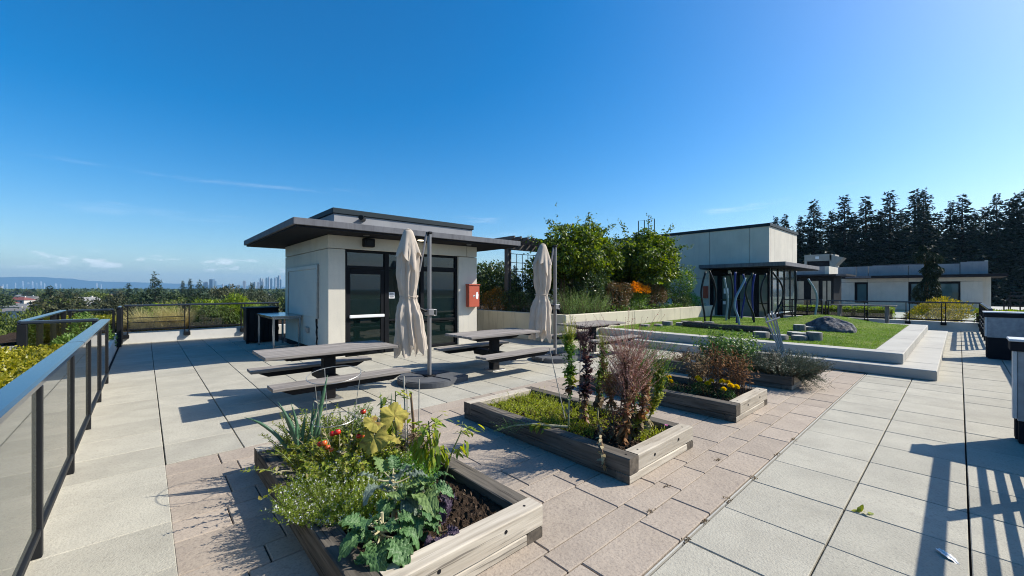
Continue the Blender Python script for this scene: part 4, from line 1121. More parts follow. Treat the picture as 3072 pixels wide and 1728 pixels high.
for i, (u, v, r_, h, lab) in enumerate(st_r):
    bb = MB(); z = lawn_z(u, v); ngon(bb, u, v, z - .05, z + h, r_, seed=20 + i)
    O('stepping_stump', bb, ['stump_side', 'stump_top'], label=lab, cat='stepping stump', group='stepping stumps on the lawn')

lg = E('balance_log', 'long dark weathered log lying across the lawn', 'log', (13.2, 4.8, lawn_z(13.2, 4.8)))
bb = MB(); bb.smooth = True; pts = []; rad = []
for k in range(15):
    t = k / 14; pts.append((13.42 - .55 * t + .03 * math.sin(5 * t), 6.22 - 2.75 * t, lawn_z(13.3 - .5 * t, 6.2 - 2.7 * t) + .08 - .01 * math.sin(7 * t))); rad.append(.088 + .014 * math.sin(9 * t) + .008 * math.sin(23 * t) + (.012 if 0 < k < 14 else -.012))
bb.tube(pts, rad, 14); O('trunk', bb, 'log', lg)

rk = E('boulder', 'large dark grey boulder set in the lawn', 'boulder', (14.75, 2.5, lawn_z(14.75, 2.5)))
bb = MB(); bb.smooth = True; bb.sphere((0, 0, 0), 1.0, 56, 36)
nv = []
rl, ra = lumps(16, 5); rl2, ra2 = lumps(40, 9)
for p in bb.v:
    q = np.array(p); k = float(np.max(np.minimum(rl @ q * ra, .93))); k2 = float(np.max((rl2 @ q) * .9))
    s_ = .80 + .16 * k + .10 * (k2 - .8)
    # facets: flatten towards several cutting planes
    qq = q * s_
    for pn, pd in (((.5, -.3, .8), .66), ((-.4, -.6, .7), .70), ((.1, .7, .7), .68), ((-.8, .2, .5), .78), ((.75, .5, .4), .76), ((.3, -.9, .2), .8)):
        pn = np.array(pn); pn = pn / np.linalg.norm(pn); d_ = qq @ pn - pd
        if d_ > 0: qq = qq - pn * d_ * .85
    cr_ = .035 * math.sin(9 * q[0] + 5 * q[2]) * math.sin(7 * q[1] - 4 * q[2]) + .03 * abs(math.sin(13 * q[1] + 6 * q[0])) - .02
    qq = qq * (1 + cr_)
    nv.append((qq[0] * .52, qq[1] * .74, qq[2] * .44 + .02))
ca, sa = math.cos(R(-28)), math.sin(R(-28))
bb.v = [(14.75 + x * ca - y * sa, 2.50 + x * sa + y * ca, lawn_z(14.75, 2.5) + z) for x, y, z in nv]
O('stone', bb, 'rock', rk)

# wavy coloured poles
M['p_dark'] = surf('pole_charcoal', (0.009, 0.010, 0.011), rough=0.4, spec=0.25)
M['p_green'] = surf('pole_dark_green', (0.009, 0.017, 0.011), rough=0.4, spec=0.25)
M['p_navy'] = surf('pole_navy', (0.012, 0.025, 0.15), rough=0.4, spec=0.25)
M['p_blue'] = surf('pole_light_blue', (0.15, 0.25, 0.34), rough=0.4, spec=0.3)
M['p_pale'] = surf('pole_pale_grey_blue', (0.21, 0.28, 0.31), rough=0.4, spec=0.3)
c_r = Vector((math.cos(YAW), -math.sin(YAW), 0))
# (x, y, height, sideways course of the pole at evenly spaced heights, material, label)
poles = [(15.62, 6.42, 1.87, (0, -.03, -.10, -.14, -.08, .02), 'p_dark', 'charcoal wavy pole, leftmost of the group before the planter'),
         (15.77, 6.28, 1.90, (0, .05, .17, .20, .12, -.03), 'p_dark', 'charcoal wavy pole bowing right beside the leftmost one'),
         (16.42, 5.96, 1.63, (0, .02, .06, .05, -.01, -.07), 'p_pale', 'pale grey blue pole leaning in front of the dark door'),
         (17.15, 6.13, 1.86, (0, .05, .14, .17, .13, .06), 'p_green', 'dark green bowed pole just right of the pale grey blue one'),
         (15.71, 5.35, 1.83, (0, .01, -.02, -.05, -.06, -.05), 'p_navy', 'navy blue straight pole, tallest at the middle'),
         (15.06, 5.04, 1.62, (0, -.05, -.16, -.12, .05, .20), 'p_blue', 'light blue pole with a strong S bend, nearest of the poles'),
         (18.15, 6.00, 1.84, (0, .03, .10, .16, .16, .07), 'p_navy', 'navy pole behind the light blue bent one'),
         (16.37, 4.99, 1.80, (0, -.03, -.19, -.30, -.24, -.05), 'p_green', 'dark green pole bowing far left in a deep curve'),
         (17.40, 5.34, 1.78, (0, -.01, -.03, -.03, .0, .06), 'p_navy', 'blue pole standing beside the deep curved green one'),
         (18.50, 5.20, 1.83, (0, -.06, -.18, -.22, -.16, .0), 'p_dark', 'charcoal pole curving left before the glass corner'),
         (18.40, 4.95, 1.85, (0, .15, .36, .42, .30, .02), 'p_dark', 'charcoal pole bowing right before the glass corner'),
         (19.10, 4.36, 1.86, (0, .0, .04, .05, .02, .01), 'p_dark', 'slim charcoal pole at the end of the glazed side'),
         (18.95, 3.70, 1.42, (0, .05, .09, .07, -.06, -.24), 'p_pale', 'lone pale blue bent pole on the grass mound')]
for (x, y, h, sw, m, lab) in poles:
    z0 = lawn_z(x, y); bb = MB(); bb.smooth = True
    pts = []; nseg = 20
    for i in range(nseg + 1):
        t = i / nseg * (len(sw) - 1); k = min(int(t), len(sw) - 2); f_ = t - k
        pm = sw[max(k - 1, 0)]; p0 = sw[k]; p1 = sw[k + 1]; p2_ = sw[min(k + 2, len(sw) - 1)]
        w_ = .5 * ((2 * p0) + (-pm + p1) * f_ + (2 * pm - 5 * p0 + 4 * p1 - p2_) * f_ ** 2 + (-pm + 3 * p0 - 3 * p1 + p2_) * f_ ** 3)
        pts.append(Vector((x, y, z0 - .06 + (h + .06) * i / nseg)) + c_r * w_)
    bb.tube(pts, .035, 12); O('wavy_pole', bb, m, label=lab, cat='pole', group='wavy poles on the lawn')

# bar table behind the lawn
bt = E('bar_table', 'long grey bar height table by the back railing', 'table', (22.2, 2.7, 0))
for k in range(3): 
    bb = MB(); bb.box((21.95 + k * .155, 1.66, .935), (21.95 + k * .155 + .148, 3.74, .975), .006); O('table_slat', bb, 'stump_side', bt)
for y in (1.95, 3.45):
    for x in (22.02, 22.34): 
        bb = MB(); bb.box((x - .05, y - .05, 0), (x + .05, y + .05, .90), .006); O('leg', bb, 'stump_side', bt)
    bb = MB(); bb.box((21.97, y - .045, .902), (22.40, y + .045, .933), .004); O('cross_bar', bb, 'stump_side', bt)

# leaning lattice in the far bed
M['lath'] = surf('grey_lath', (0.44, 0.415, 0.38), (0.30, 0.28, 0.255), 6, stretch=(3, 3, .4), rough=.85, spec=.15)
tr = E('lattice', 'leaning grey wooden fan lattice stuck in the lavender bed', 'lattice', (8.2, 2.02, .14))
a0 = Vector((8.28, 1.98, .12)); a1 = Vector((8.32, 2.285, 1.235)); sd = c_r
for k in range(4):
    o0 = (k - 1.5) * .014; o1 = (k - 1.5) * .058
    bb = MB(); bb.tube([a0 + sd * o0, a0.lerp(a1, .5) + sd * (o0 * .6 + o1 * .4), a1 + sd * o1 - Vector((0, 0, abs(k - 2) * .05))], .014, 4); O('lath', bb, 'lath', tr)
for t, w_, tl in ((.30, .07, .03), (.86, .125, .045)):
    p = a0.lerp(a1, t) - Vector((.012, .012, 0)); bb = MB(); bb.tube([p - sd * w_ - Vector((0, 0, tl)), p + sd * w_ + Vector((0, 0, tl))], .016, 4); O('cross_lath', bb, 'lath', tr)

# pergola over the planter
pg = E('pergola', 'grey timber pergola with angled rafter ends behind the kiosk roof', 'pergola', (9.95, 11.2, .76))
for x, y in ((9.95, 11.2), (13.4, 11.2), (16.9, 11.2), ):
    for dx in (-.095, .02): bb = MB(); bb.box((x + dx, y - .09, .74), (x + dx + .075, y + .09, 3.28), .006); O('post', bb, 'pergola', pg)
for y in (11.2,):
    bb = MB(); bb.box((9.5, y - .12, 3.10), (17.4, y - .09 - .003, 3.30), .004); O('beam', bb, 'pergola', pg)
    bb = MB(); bb.box((9.5, y + .093, 3.10), (17.4, y + .125, 3.30), .004); O('beam', bb, 'pergola', pg)
for k in range(24):
    x = 9.60 + k * .33; bb = MB()
    pr_ = [(10.45, 3.42), (10.75, 3.302), (11.75, 3.302), (12.15, 3.42), (12.15, 3.50), (10.45, 3.50)]
    vs = [(x - .03, a, c_) for a, c_ in pr_] + [(x + .03, a, c_) for a, c_ in pr_]
    bb.add(vs, [(0, 1, 2, 3, 4, 5)[::-1], (6, 7, 8, 9, 10, 11)] + [(i, (i + 1) % 6, 6 + (i + 1) % 6, 6 + i) for i in range(6)]); O('rafter', bb, 'pergola', pg)
ts = E('trellis_screen', 'thin dark square trellis hung between pergola posts', 'trellis', (10.6, 11.3, 1.2))
for k in range(6): bb = MB(); bb.box((10.20 + k * .3, 11.32, 1.2), (10.222 + k * .3, 11.335, 2.95)); O('bar', bb, 'rail', ts)
for k in range(6): bb = MB(); bb.box((10.15, 11.336, 1.3 + k * .33), (11.75, 11.350, 1.322 + k * .33)); O('bar', bb, 'rail', ts)

# ------------------------------------------------------------------ plant materials
M['kale'] = leafm('kale_leaf', [(0.05, 0.125, 0.042), (0.085, 0.165, 0.055)], 0.2, 0.5, 0.3, .5, (0.20, 0.33, 0.14))
M['kale_grey'] = leafm('kale_grey_leaf', [(0.15, 0.20, 0.15), (0.19, 0.24, 0.18)], 0.2, 0.6, 0.25, .6, (0.075, 0.10, 0.085))
M['kale_pale'] = leafm('kale_pale_leaf', [(0.16, 0.25, 0.08), (0.22, 0.31, 0.11)], 0.3, 0.55, 0.3, .6, (0.08, 0.14, 0.05))
M['kale_purple'] = leafm('kale_purple_leaf', [(0.035, 0.024, 0.042), (0.065, 0.045, 0.075)], 0.12, 0.6, 0.25, .4, (0.14, 0.10, 0.15))
M['onion'] = leafm('onion_leaf', [(0.045, 0.12, 0.075), (0.07, 0.16, 0.09), (0.10, 0.18, 0.08)], 0.15, 0.38, 0.45)
M['herb'] = leafm('herb_leaf', [(0.18, 0.26, 0.03), (0.27, 0.35, 0.05), (0.35, 0.42, 0.08)], 0.5)
M['herb_bright'] = leafm('bright_herb_leaf', [(0.10, 0.26, 0.03), (0.16, 0.34, 0.045)], 0.4)
M['petal_white'] = leafm('white_petal', [(0.70, 0.70, 0.68), (0.80, 0.80, 0.78)], 0.3)
M['tomato_leaf'] = leafm('tomato_leaf', [(0.15, 0.21, 0.02), (0.26, 0.31, 0.035), (0.34, 0.36, 0.05), (0.22, 0.18, 0.05)], 0.4)
M['tomato_green'] = leafm('green_top_leaf', [(0.08, 0.15, 0.025), (0.15, 0.23, 0.04), (0.07, 0.11, 0.035), (0.22, 0.28, 0.06)], 0.35)
M['tomato'] = surf('tomato_skin', (0.55, 0.02, 0.012), (0.48, 0.05, 0.015), 6, rough=0.18, spec=0.6)
M['tomato_or'] = surf('orange_tomato_skin', (0.58, 0.12, 0.018), (0.5, 0.07, 0.015), 6, rough=0.2, spec=0.6)
M['squash'] = surf('yellow_squash_leaf', (0.43, 0.36, 0.075), (0.26, 0.23, 0.05), 14, 5, 0.35, 0.62, transl=.25, rough=.7, spec=.15, stain=(0.16, 0.085, 0.03), stain_scale=11, stain_lo=.56, stain_hi=.68, stain_amt=.85, bump=.5, bscale=60, bdist=.004)
M['pepper'] = leafm('pepper_leaf', [(0.20, 0.27, 0.03), (0.32, 0.37, 0.04), (0.13, 0.20, 0.03), (0.45, 0.42, 0.03)], 0.4, 0.4, 0.35)
M['dead'] = leafm('dead_leaf', [(0.10, 0.065, 0.035), (0.20, 0.14, 0.08), (0.30, 0.23, 0.14), (0.06, 0.04, 0.025)], 0.15, 0.85, 0.1)
M['dead_red'] = leafm('dead_russet_leaf', [(0.11, 0.055, 0.028), (0.19, 0.095, 0.045), (0.24, 0.13, 0.06), (0.085, 0.045, 0.028)], 0.15, 0.85, 0.1)
M['dead_pale'] = leafm('dead_pale_leaf', [(0.42, 0.36, 0.20), (0.34, 0.28, 0.17), (0.48, 0.42, 0.26)], 0.25, 0.85, 0.1)
M['thyme'] = leafm('thyme_leaf', [(0.19, 0.24, 0.024), (0.29, 0.33, 0.035), (0.37, 0.38, 0.06), (0.13, 0.17, 0.025)], 0.4)
M['let_green'] = leafm('lettuce_green', [(0.06, 0.15, 0.025), (0.12, 0.22, 0.035), (0.09, 0.18, 0.03)], 0.35)
M['let_yellow'] = leafm('lettuce_yellow', [(0.28, 0.31, 0.04), (0.36, 0.34, 0.05), (0.20, 0.27, 0.035)], 0.4)
M['let_purple'] = leafm('lettuce_purple', [(0.045, 0.022, 0.03), (0.08, 0.036, 0.044), (0.12, 0.06, 0.05)], 0.22)
M['let_red'] = leafm('lettuce_red_brown', [(0.20, 0.065, 0.05), (0.28, 0.12, 0.07), (0.14, 0.10, 0.045), (0.34, 0.20, 0.10), (0.16, 0.15, 0.04)], 0.3)
M['let_pink'] = leafm('lettuce_pink_seed', [(0.36, 0.16, 0.13), (0.28, 0.15, 0.12), (0.48, 0.30, 0.24), (0.24, 0.14, 0.10)], 0.3)
M['orange_leaf'] = leafm('orange_dry_leaf', [(0.38, 0.15, 0.03), (0.30, 0.12, 0.03)], 0.3)
M['marigold'] = leafm('marigold_petal', [(0.75, 0.52, 0.005), (0.82, 0.60, 0.01), (0.70, 0.45, 0.005)], 0.25)
M['mari_leaf'] = leafm('marigold_leaf', [(0.035, 0.075, 0.02), (0.06, 0.11, 0.03)], 0.25)
M['shrub_mid'] = leafm('mid_green_leaf', [(0.06, 0.12, 0.022), (0.11, 0.19, 0.035), (0.17, 0.25, 0.055)], 0.35, 0.42, 0.35)
M['shrub_dark'] = leafm('dark_green_leaf', [(0.03, 0.055, 0.02), (0.06, 0.10, 0.028), (0.10, 0.13, 0.04)], 0.25, 0.4, 0.4)
M['shrub_bronze'] = leafm('bronze_leaf', [(0.08, 0.06, 0.03), (0.13, 0.085, 0.04), (0.18, 0.09, 0.035), (0.08, 0.10, 0.03)], 0.2, 0.45, 0.3)
M['vine'] = leafm('vine_leaf', [(0.022, 0.045, 0.009), (0.06, 0.10, 0.015), (0.12, 0.17, 0.022), (0.28, 0.33, 0.035)], 0.35, 0.45, 0.3)
M['rosemary'] = leafm('rosemary_leaf', [(0.10, 0.17, 0.05), (0.17, 0.26, 0.075), (0.24, 0.33, 0.09)], 0.35)
M['heather'] = leafm('russet_heather', [(0.20, 0.09, 0.02), (0.34, 0.15, 0.025), (0.13, 0.10, 0.025), (0.42, 0.19, 0.03)], 0.35)
M['flame'] = leafm('orange_flower', [(0.70, 0.24, 0.01), (0.78, 0.33, 0.015), (0.62, 0.16, 0.01)], 0.3)
M['lavender'] = leafm('lavender_leaf', [(0.05, 0.07, 0.038), (0.085, 0.11, 0.062), (0.04, 0.05, 0.034), (0.12, 0.14, 0.09)], 0.15)
M['hedge'] = leafm('golden_hedge_leaf', [(0.20, 0.20, 0.016), (0.30, 0.28, 0.02), (0.38, 0.33, 0.03), (0.13, 0.15, 0.018)], 0.35, 0.4, 0.4)
M['straw'] = leafm('straw_grass', [(0.52, 0.43, 0.20), (0.64, 0.54, 0.29), (0.42, 0.34, 0.14)], 0.4, 0.7, 0.15)
M['bamboo'] = leafm('nandina_leaf', [(0.16, 0.24, 0.02), (0.24, 0.32, 0.025), (0.10, 0.16, 0.025), (0.30, 0.36, 0.04)], 0.4)
M['bamboo_dk'] = leafm('nandina_shade_leaf', [(0.05, 0.085, 0.025), (0.09, 0.13, 0.035), (0.13, 0.17, 0.05)], 0.3)
M['stem'] = surf('green_stem', (0.13, 0.17, 0.06), (0.18, 0.19, 0.08), 10, rough=.7)
M['stem_pale'] = surf('pale_stem', (0.46, 0.42, 0.26), (0.38, 0.33, 0.18), 10, rough=.7)
M['stem_brown'] = surf('brown_stem', (0.12, 0.075, 0.045), (0.18, 0.12, 0.075), 10, rough=.85)
M['cane'] = surf('cane', (0.40, 0.38, 0.33), (0.30, 0.28, 0.25), 12, rough=.7)
M['wire'] = surf('wire', (0.42, 0.42, 0.40), (0.34, 0.33, 0.31), 20, rough=.4, metal=.6)

def arr(*p): return np.array(p, float)

# ------------------------------------------------------------------ broad leaves as surfaces
def broad_leaf(L_, W_, ruffle, curl, seed, nu=30, nv=18, crinkle=.006, cup=.15, teeth=0.0):
    r = random.Random(seed); ph = [r.uniform(0, 6.28) for _ in range(8)]
    bb = MB(); bb.smooth = True
    def f(a, c_):
        t = a; s_ = c_ * 2 - 1
        w = W_ * .5 * (math.sin(math.pi * min(1, .10 + .90 * t) ** .85) ** .75) * (1 + .10 * math.sin(9 * t + ph[5]) * abs(s_)) if t < 1 else .002
        w = max(w, .004)
        w *= 1 + teeth * math.sin(23 * t + ph[6] + (2 if s_ > 0 else 0)) * abs(s_)
        ang = -curl * t * t
        x = L_ * t * math.cos(ang * .6); z = L_ * t * math.sin(ang)
        y = w * s_
        e = abs(s_) ** 2.2
        z += ruffle * e * (math.sin(26 * t + ph[0] + (1.7 if s_ > 0 else 0)) + .8 * math.sin(47 * t + ph[1] * (1 if s_ > 0 else 2)))
        y += ruffle * .6 * e * math.sin(37 * t + ph[2]) * (1 if s_ > 0 else -1)
        z += cup * W_ * s_ * s_ * .5
        # quilted blade between side veins
        vein = abs(((t * 7 + abs(s_) * 2.2) % 1) - .5)
        z += crinkle * (vein * 2 - .5) * (1 - e * .4) + crinkle * .5 * math.sin(31 * t + 17 * s_ + ph[3])
        z -= .008 * math.exp(-(s_ / .09) ** 2)
        return (x, y, z)
    bb.grid(f, nu, nv)
    return bb

def lobed_leaf(Rr, seed):
    r = random.Random(seed); ph = r.uniform(0, 6); bb = MB(); bb.smooth = True; n, m = 54, 9
    vs = []
    for j in range(m + 1):
        q = j / m
        for k in range(n):
            th = 2 * math.pi * k / n
            lob = .80 + .20 * (1 - abs(math.sin(2.5 * th)) ** 1.2)
            if abs(th - math.pi) < .32: lob *= .35 + 2.0 * abs(th - math.pi)
            lob *= 1 + .07 * math.sin(23 * th + ph)
            rr = Rr * q * lob
            ridge = abs(math.cos(2.5 * th))
            z = -.30 * Rr * q ** 2 * (1.0 - .5 * ridge) + .05 * Rr * ridge * q + .10 * Rr * q * math.sin(3 * th + ph) + .035 * Rr * q * math.sin(11 * th + 6 * q)
            vs.append((rr * math.cos(th) + Rr * .25, rr * math.sin(th), z))
    fs = [(j * n + k, j * n + (k + 1) % n, (j + 1) * n + (k + 1) % n, (j + 1) * n + k) for j in range(m) for k in range(n)]
    bb.add(vs, fs); return bb

def put_leaf(me, parent, base, az, el, roll, sc, name='leaf'):
    o = bpy.data.objects.new(name, me); COL.objects.link(o); o.parent = parent
    o.location = Vector(base) - Vector(parent.location)
    o.rotation_euler = (Matrix.Rotation(az, 3, 'Z') @ Matrix.Rotation(-el, 3, 'Y') @ Matrix.Rotation(roll, 3, 'X')).to_euler()
    o.scale = (sc, sc, sc); return o

KL = {}
for mname in ('kale', 'kale_grey', 'kale_purple', 'kale_pale'):
    KL[mname] = []
    for k in range(4):
        me = broad_leaf(.165, .135, .012 if mname != 'kale_purple' else .02, (.5, .9, .3, 1.2)[k], 30 + k, teeth=.035, crinkle=.0075).mesh('leaf'); me.materials.append(M[mname]); KL[mname].append(me)

def kale(label, x, y, leaves, mat, seed, stem_m='stem_pale', h0=.14):
    r = random.Random(seed); root = E('kale_plant', label, 'kale', (x, y, h0), 'kale in the nearest bed')
    top = max(l[3] for l in leaves)
    bb = MB(); bb.tube([(x, y, h0 - .03), (x + .01, y, h0 + (top - h0) * .5), (x + .015, y + .01, top + .02)], [.016, .014, .009], 8); O('stem', bb, stem_m, root)
    extra = []
    for (az, el, sc, z, m2) in leaves:
        extra.append((az + r.uniform(-40, 40), el + r.uniform(-20, 12), sc * r.uniform(.55, .8), z - r.uniform(.02, .10), m2))
    for (az, el, sc, z, m2) in list(leaves) + extra:
        a = R(az); base = Vector((x, y, z)); out = Vector((math.cos(a), math.sin(a), .25)) * (.05 * sc)
        me = KL[m2 or mat][r.randrange(4)]; sc *= .84
        put_leaf(me, root, base + out * 2.0, a, R(el), R(r.uniform(-25, 25)), sc * r.uniform(.85, 1.1))
        bb = MB(); bb.tube([base, base + out * 1.1 + Vector((0, 0, -.004)), base + out * 2.15], [.006, .005, .004], 5); O('leaf_stalk', bb, stem_m, root)
    return root

r_ = random.Random(4)
kale('glossy green kale spilling over the front left corner of nearest bed', 0.97, 2.16, [(az, el, sc, z, None) for az, el, sc, z in
     ((200, 20, 1.05, .30), (240, 0, 1.15, .26), (275, -12, 1.2, .27), (310, 5, 1.1, .28), (170, 30, .9, .33), (255, 38, .95, .34), (225, -30, 1.1, .22), (290, -35, 1.15, .22), (330, 20, .9, .32), (215, 55, .8, .36), (150, 10, .8, .28), (262, -55, 1.0, .20))], 'kale', 1)
kale('grey green kale with veined upright leaves behind the glossy one', 1.14, 2.36, [
     (200, 35, 1.0, .42, 'kale_grey'), (255, 20, 1.05, .40, 'kale_pale'), (300, 30, 1.1, .40, 'kale_pale'), (340, 25, 1.0, .42, 'kale_grey'), (20, 35, .9, .44, 'kale'), (100, 50, .85, .45, 'kale_pale'), (160, 40, .9, .44, 'kale_grey'), (270, 62, .9, .46, 'kale_grey'), (230, -5, 1.0, .35, 'kale'), (285, -15, 1.05, .34, 'kale_grey'), (320, 0, 1.0, .36, 'kale'), (60, 60, .8, .46, 'kale')], 'kale_grey', 2)
kale('blue green kale beside the purple one with broad pale leaf', 1.30, 2.30, [
     (250, 25, 1.15, .36, 'kale_pale'), (300, 15, .95, .36, 'kale'), (200, 30, .9, .38, 'kale_grey'), (350, 30, .85, .38, 'kale'), (110, 45, .85, .40, 'kale_grey'), (270, 55, .8, .40, 'kale'), (225, -10, .9, .30, 'kale')], 'kale', 5)
kale('dark purple frilly kale leaning over bare soil', 1.40, 2.26, [(az, el, sc * .62, z - .03, None) for az, el, sc, z in
     ((250, -25, 1.0, .30), (290, -35, 1.05, .30), (330, -20, .95, .32), (10, 0, .8, .34), (220, -45, .95, .26), (270, 10, .8, .34), (310, -60, .9, .24), (60, 20, .7, .34), (180, -10, .7, .30), (240, 40, .6, .36))], 'kale_purple', 3, 'stem_brown')
kale('low dark green kale filling the gap behind the glossy one', 1.22, 2.18, [(az, el, .75, z, None) for az, el, z in ((200, 10, .26), (240, 25, .28), (280, 5, .25), (320, 20, .27), (0, 15, .26), (60, 35, .29), (130, 30, .28), (260, 50, .31), (300, -15, .22), (225, -20, .22))], 'kale', 14)
kale('small purple kale seedling against the front timber', 1.28, 2.06, [(az, el, sc, z, None) for az, el, sc, z in
     ((250, 10, .55, .19), (300, 20, .6, .20), (200, 15, .5, .18), (340, 0, .55, .19), (90, 40, .45, .20))], 'kale_purple', 8, 'stem_brown')

# onions
def onion(label, x, y, specs, seed):
    root = E('onion_plant', label, 'onion', (x, y, .14), 'onions in the nearest bed'); r = random.Random(seed)
    for (dx, dy, L_, w_, bend) in specs:
        p0 = Vector((x + r.uniform(-.05, .05), y + r.uniform(-.05, .05), .13)); d = Vector((dx, dy, 1)).normalized(); pts = []; rad = []
        p = p0.copy()
        for k in range(11):
            t = k / 10; pts.append(p.copy()); rad.append(w_ * 1.3 * (1 - .25 * t) * (1 if t < .75 else (1 - (t - .75) / .25 * .93)))
            d = (d + Vector((dx, dy, -.6)) * bend * .02 * (k + 1)).normalized(); p = p + d * (L_ / 10)
        bb = MB(); bb.smooth = True; bb.tube(pts, rad, 8); O('leaf', bb, 'onion', root)
    return root
cl_ = -c_r
onion('tall blue green onion clump at the left end of nearest bed', 1.00, 3.72, [(-.42, .18, .62, .013, .9), (-.30, .10, .62, .014, .3), (-.24, .12, .50, .013, .4), (-.15, .05, .55, .012, .3), (-.10, .16, .42, .012, .2), (.10, .10, .52, .012, .1), (.16, -.06, .78, .016, .1), (.22, .0, .55, .012, .2), (.05, -.15, .48, .013, .3), (.12, -.2, .40, .014, .3), (-.05, -.1, .45, .012, .2), (-.34, .25, .40, .011, .6)], 1)
onion('thin leaved onion clump beside the wooden stake', 1.56, 3.36, [(-.10, .05, .60, .009, .1), (-.02, .04, .56, .009, .1), (.06, .02, .58, .009, .15), (.16, .0, .50, .008, .3), (.26, -.05, .48, .008, .5), (-.2, .1, .45, .009, .2), (.0, -.1, .40, .010, .2), (.12, -.12, .36, .010, .3)], 2)

# savory with white flowers, and the brighter herb
def herb(name, label, cat, cx_, cy_, ru, rv, n, hmin, hmax, nl, lL, lW, m, flowers=0, lean=.5, z0=.15, fm='petal_white', drop_left=0):
    root = E(name, label, cat, (cx_, cy_, z0 - .01))
    a = RNG.uniform(0, 2 * np.pi, n); q = np.sqrt(RNG.uniform(0, 1, n))
    base = np.stack([cx_ + ru * q * np.cos(a) * .8, cy_ + rv * q * np.sin(a) * .8, np.full(n, z0 - .01)], 1)
    d = np.stack([np.cos(a) * q * lean, np.sin(a) * q * lean, np.ones(n)], 1) + RNG.normal(size=(n, 3)) * .16
    ln = RNG.uniform(hmin, hmax, n) * (1.05 - .25 * q)
    (V, T), pp = sprigs(base, d, ln, nl, lL, lW, droop=.12)
    O('foliage', tri_mesh('foliage', V, T), m, root)
    bb = MB(); du = unit(d)
    for i in range(0, n, 3): bb.tube([base[i], base[i] + du[i] * ln[i] * .9], [.0022, .001], 3, False)
    O('stems', bb, 'stem', root)
    if flowers:
        top = pp.reshape(n, nl, 3)[:, int(nl * .45):, :].reshape(-1, 3)
        idx = RNG.choice(len(top), flowers); P_ = top[idx] + RNG.normal(size=(flowers, 3)) * .006
        V, T = join(kites(P_, rdir(flowers, .4), .011, .010), kites(P_ + .003, rdir(flowers, .2), .010, .009), kites(P_ - .002, rdir(flowers, .2), .010, .008))
        O('flowers', tri_mesh('flowers', V, T), fm, root)
    return root
herb('savory_plant', 'mound of green savory dotted with tiny white flowers', 'herb', 1.10, 2.86, .50, .46, 1250, .15, .31, 26, .023, .0082, 'herb', 1200, .75)
herb('tarragon_plant', 'bright green feathery herb right of the white flowered savory', 'herb', 1.45, 2.84, .26, .28, 360, .14, .29, 22, .032, .0068, 'herb_bright', 0, .5)

# tomatoes and the tangle behind
def tangle(name, label, cat, cx_, cy_, ru, rv, n, h0, h1, nl, lL, lW, m, lean, stem_m='stem', z0=.14, droop=.35, angle=1.2):
    root = E(name, label, cat, (cx_, cy_, z0 - .01))
    a = RNG.uniform(0, 2 * np.pi, n); q = np.sqrt(RNG.uniform(0, 1, n))
    base = np.stack([cx_ + ru * q * np.cos(a), cy_ + rv * q * np.sin(a), np.full(n, z0 - .02)], 1)
    d = np.stack([np.cos(a) * lean * q, np.sin(a) * lean * q, np.ones(n)], 1) + RNG.normal(size=(n, 3)) * .22
    ln = RNG.uniform(h0, h1, n)
    (V, T), pp = sprigs(base, d, ln, nl, lL, lW, droop, angle)
    O('foliage', tri_mesh('foliage', V, T), m, root)
    bb = MB(); pr_ = pp.reshape(n, nl, 3)
    for i in range(n): bb.tube([base[i]] + [pr_[i, k] for k in (nl // 3, 2 * nl // 3, nl - 1)], [.004, .003, .0025, .0015], 4, False)
    O('stems', bb, stem_m, root)
    return root, pp
tp, _ = tangle('tomato_plant', 'yellowing tomato plant with ripe red fruit in nearest bed', 'tomato plant', 1.24, 3.36, .34, .28, 170, .32, .64, 34, .040, .025, 'tomato_leaf', .45)
toms = [(1.13, 3.30, .50, .026, 'tomato'), (1.10, 3.32, .49, .024, 'tomato'), (1.22, 3.10, .50, .020, 'tomato'), (1.40, 3.46, .57, .024, 'tomato'), (1.40, 3.38, .48, .018, 'tomato'), (1.01, 3.24, .46, .025, 'tomato_or'), (0.99, 3.27, .45, .021, 'tomato'), (1.03, 3.22, .43, .020, 'tomato_or'), (1.33, 3.28, .42, .016, 'tomato_or'), (1.05, 3.20, .41, .017, 'tomato_or')]
for x, y, z, rr, m in toms:
    bb = MB(); bb.smooth = True; bb.sphere((x, y, z), rr, 14, 10, (1, 1, .93)); o = O('tomato', bb, m, tp)
    P_ = np.tile([x, y, z + rr * .9], (5, 1)); D_ = np.array([(math.cos(t), math.sin(t), .15) for t in np.linspace(0, 6.28, 5, False)]); V, T = kites(P_, D_, rr * .9, rr * .3); O('calyx', tri_mesh('calyx', V, T), 'herb_bright', o)
tangle('leafy_tangle', 'mid green seeding greens at the back of nearest bed', 'greens', 1.42, 3.84, .34, .20, 130, .32, .66, 30, .036, .018, 'tomato_green', .35)
tangle('leafy_tangle', 'loose green sprawl behind the tall onion clump', 'greens', 1.12, 3.95, .22, .12, 60, .28, .66, 26, .036, .02, 'tomato_leaf', .3)
tangle('withered_plant', 'grey brown withered stems around the wooden stake', 'dead plant', 1.74, 3.22, .09, .18, 26, .30, .60, 16, .045, .022, 'dead', .3, 'stem_brown', droop=.5)
tangle('withered_vine', 'pale dried vine leaves draped over the tomato plant', 'dead plant', 1.20, 3.42, .22, .10, 12, .50, .62, 9, .055, .03, 'dead_pale', .3, 'stem_pale', droop=.35)

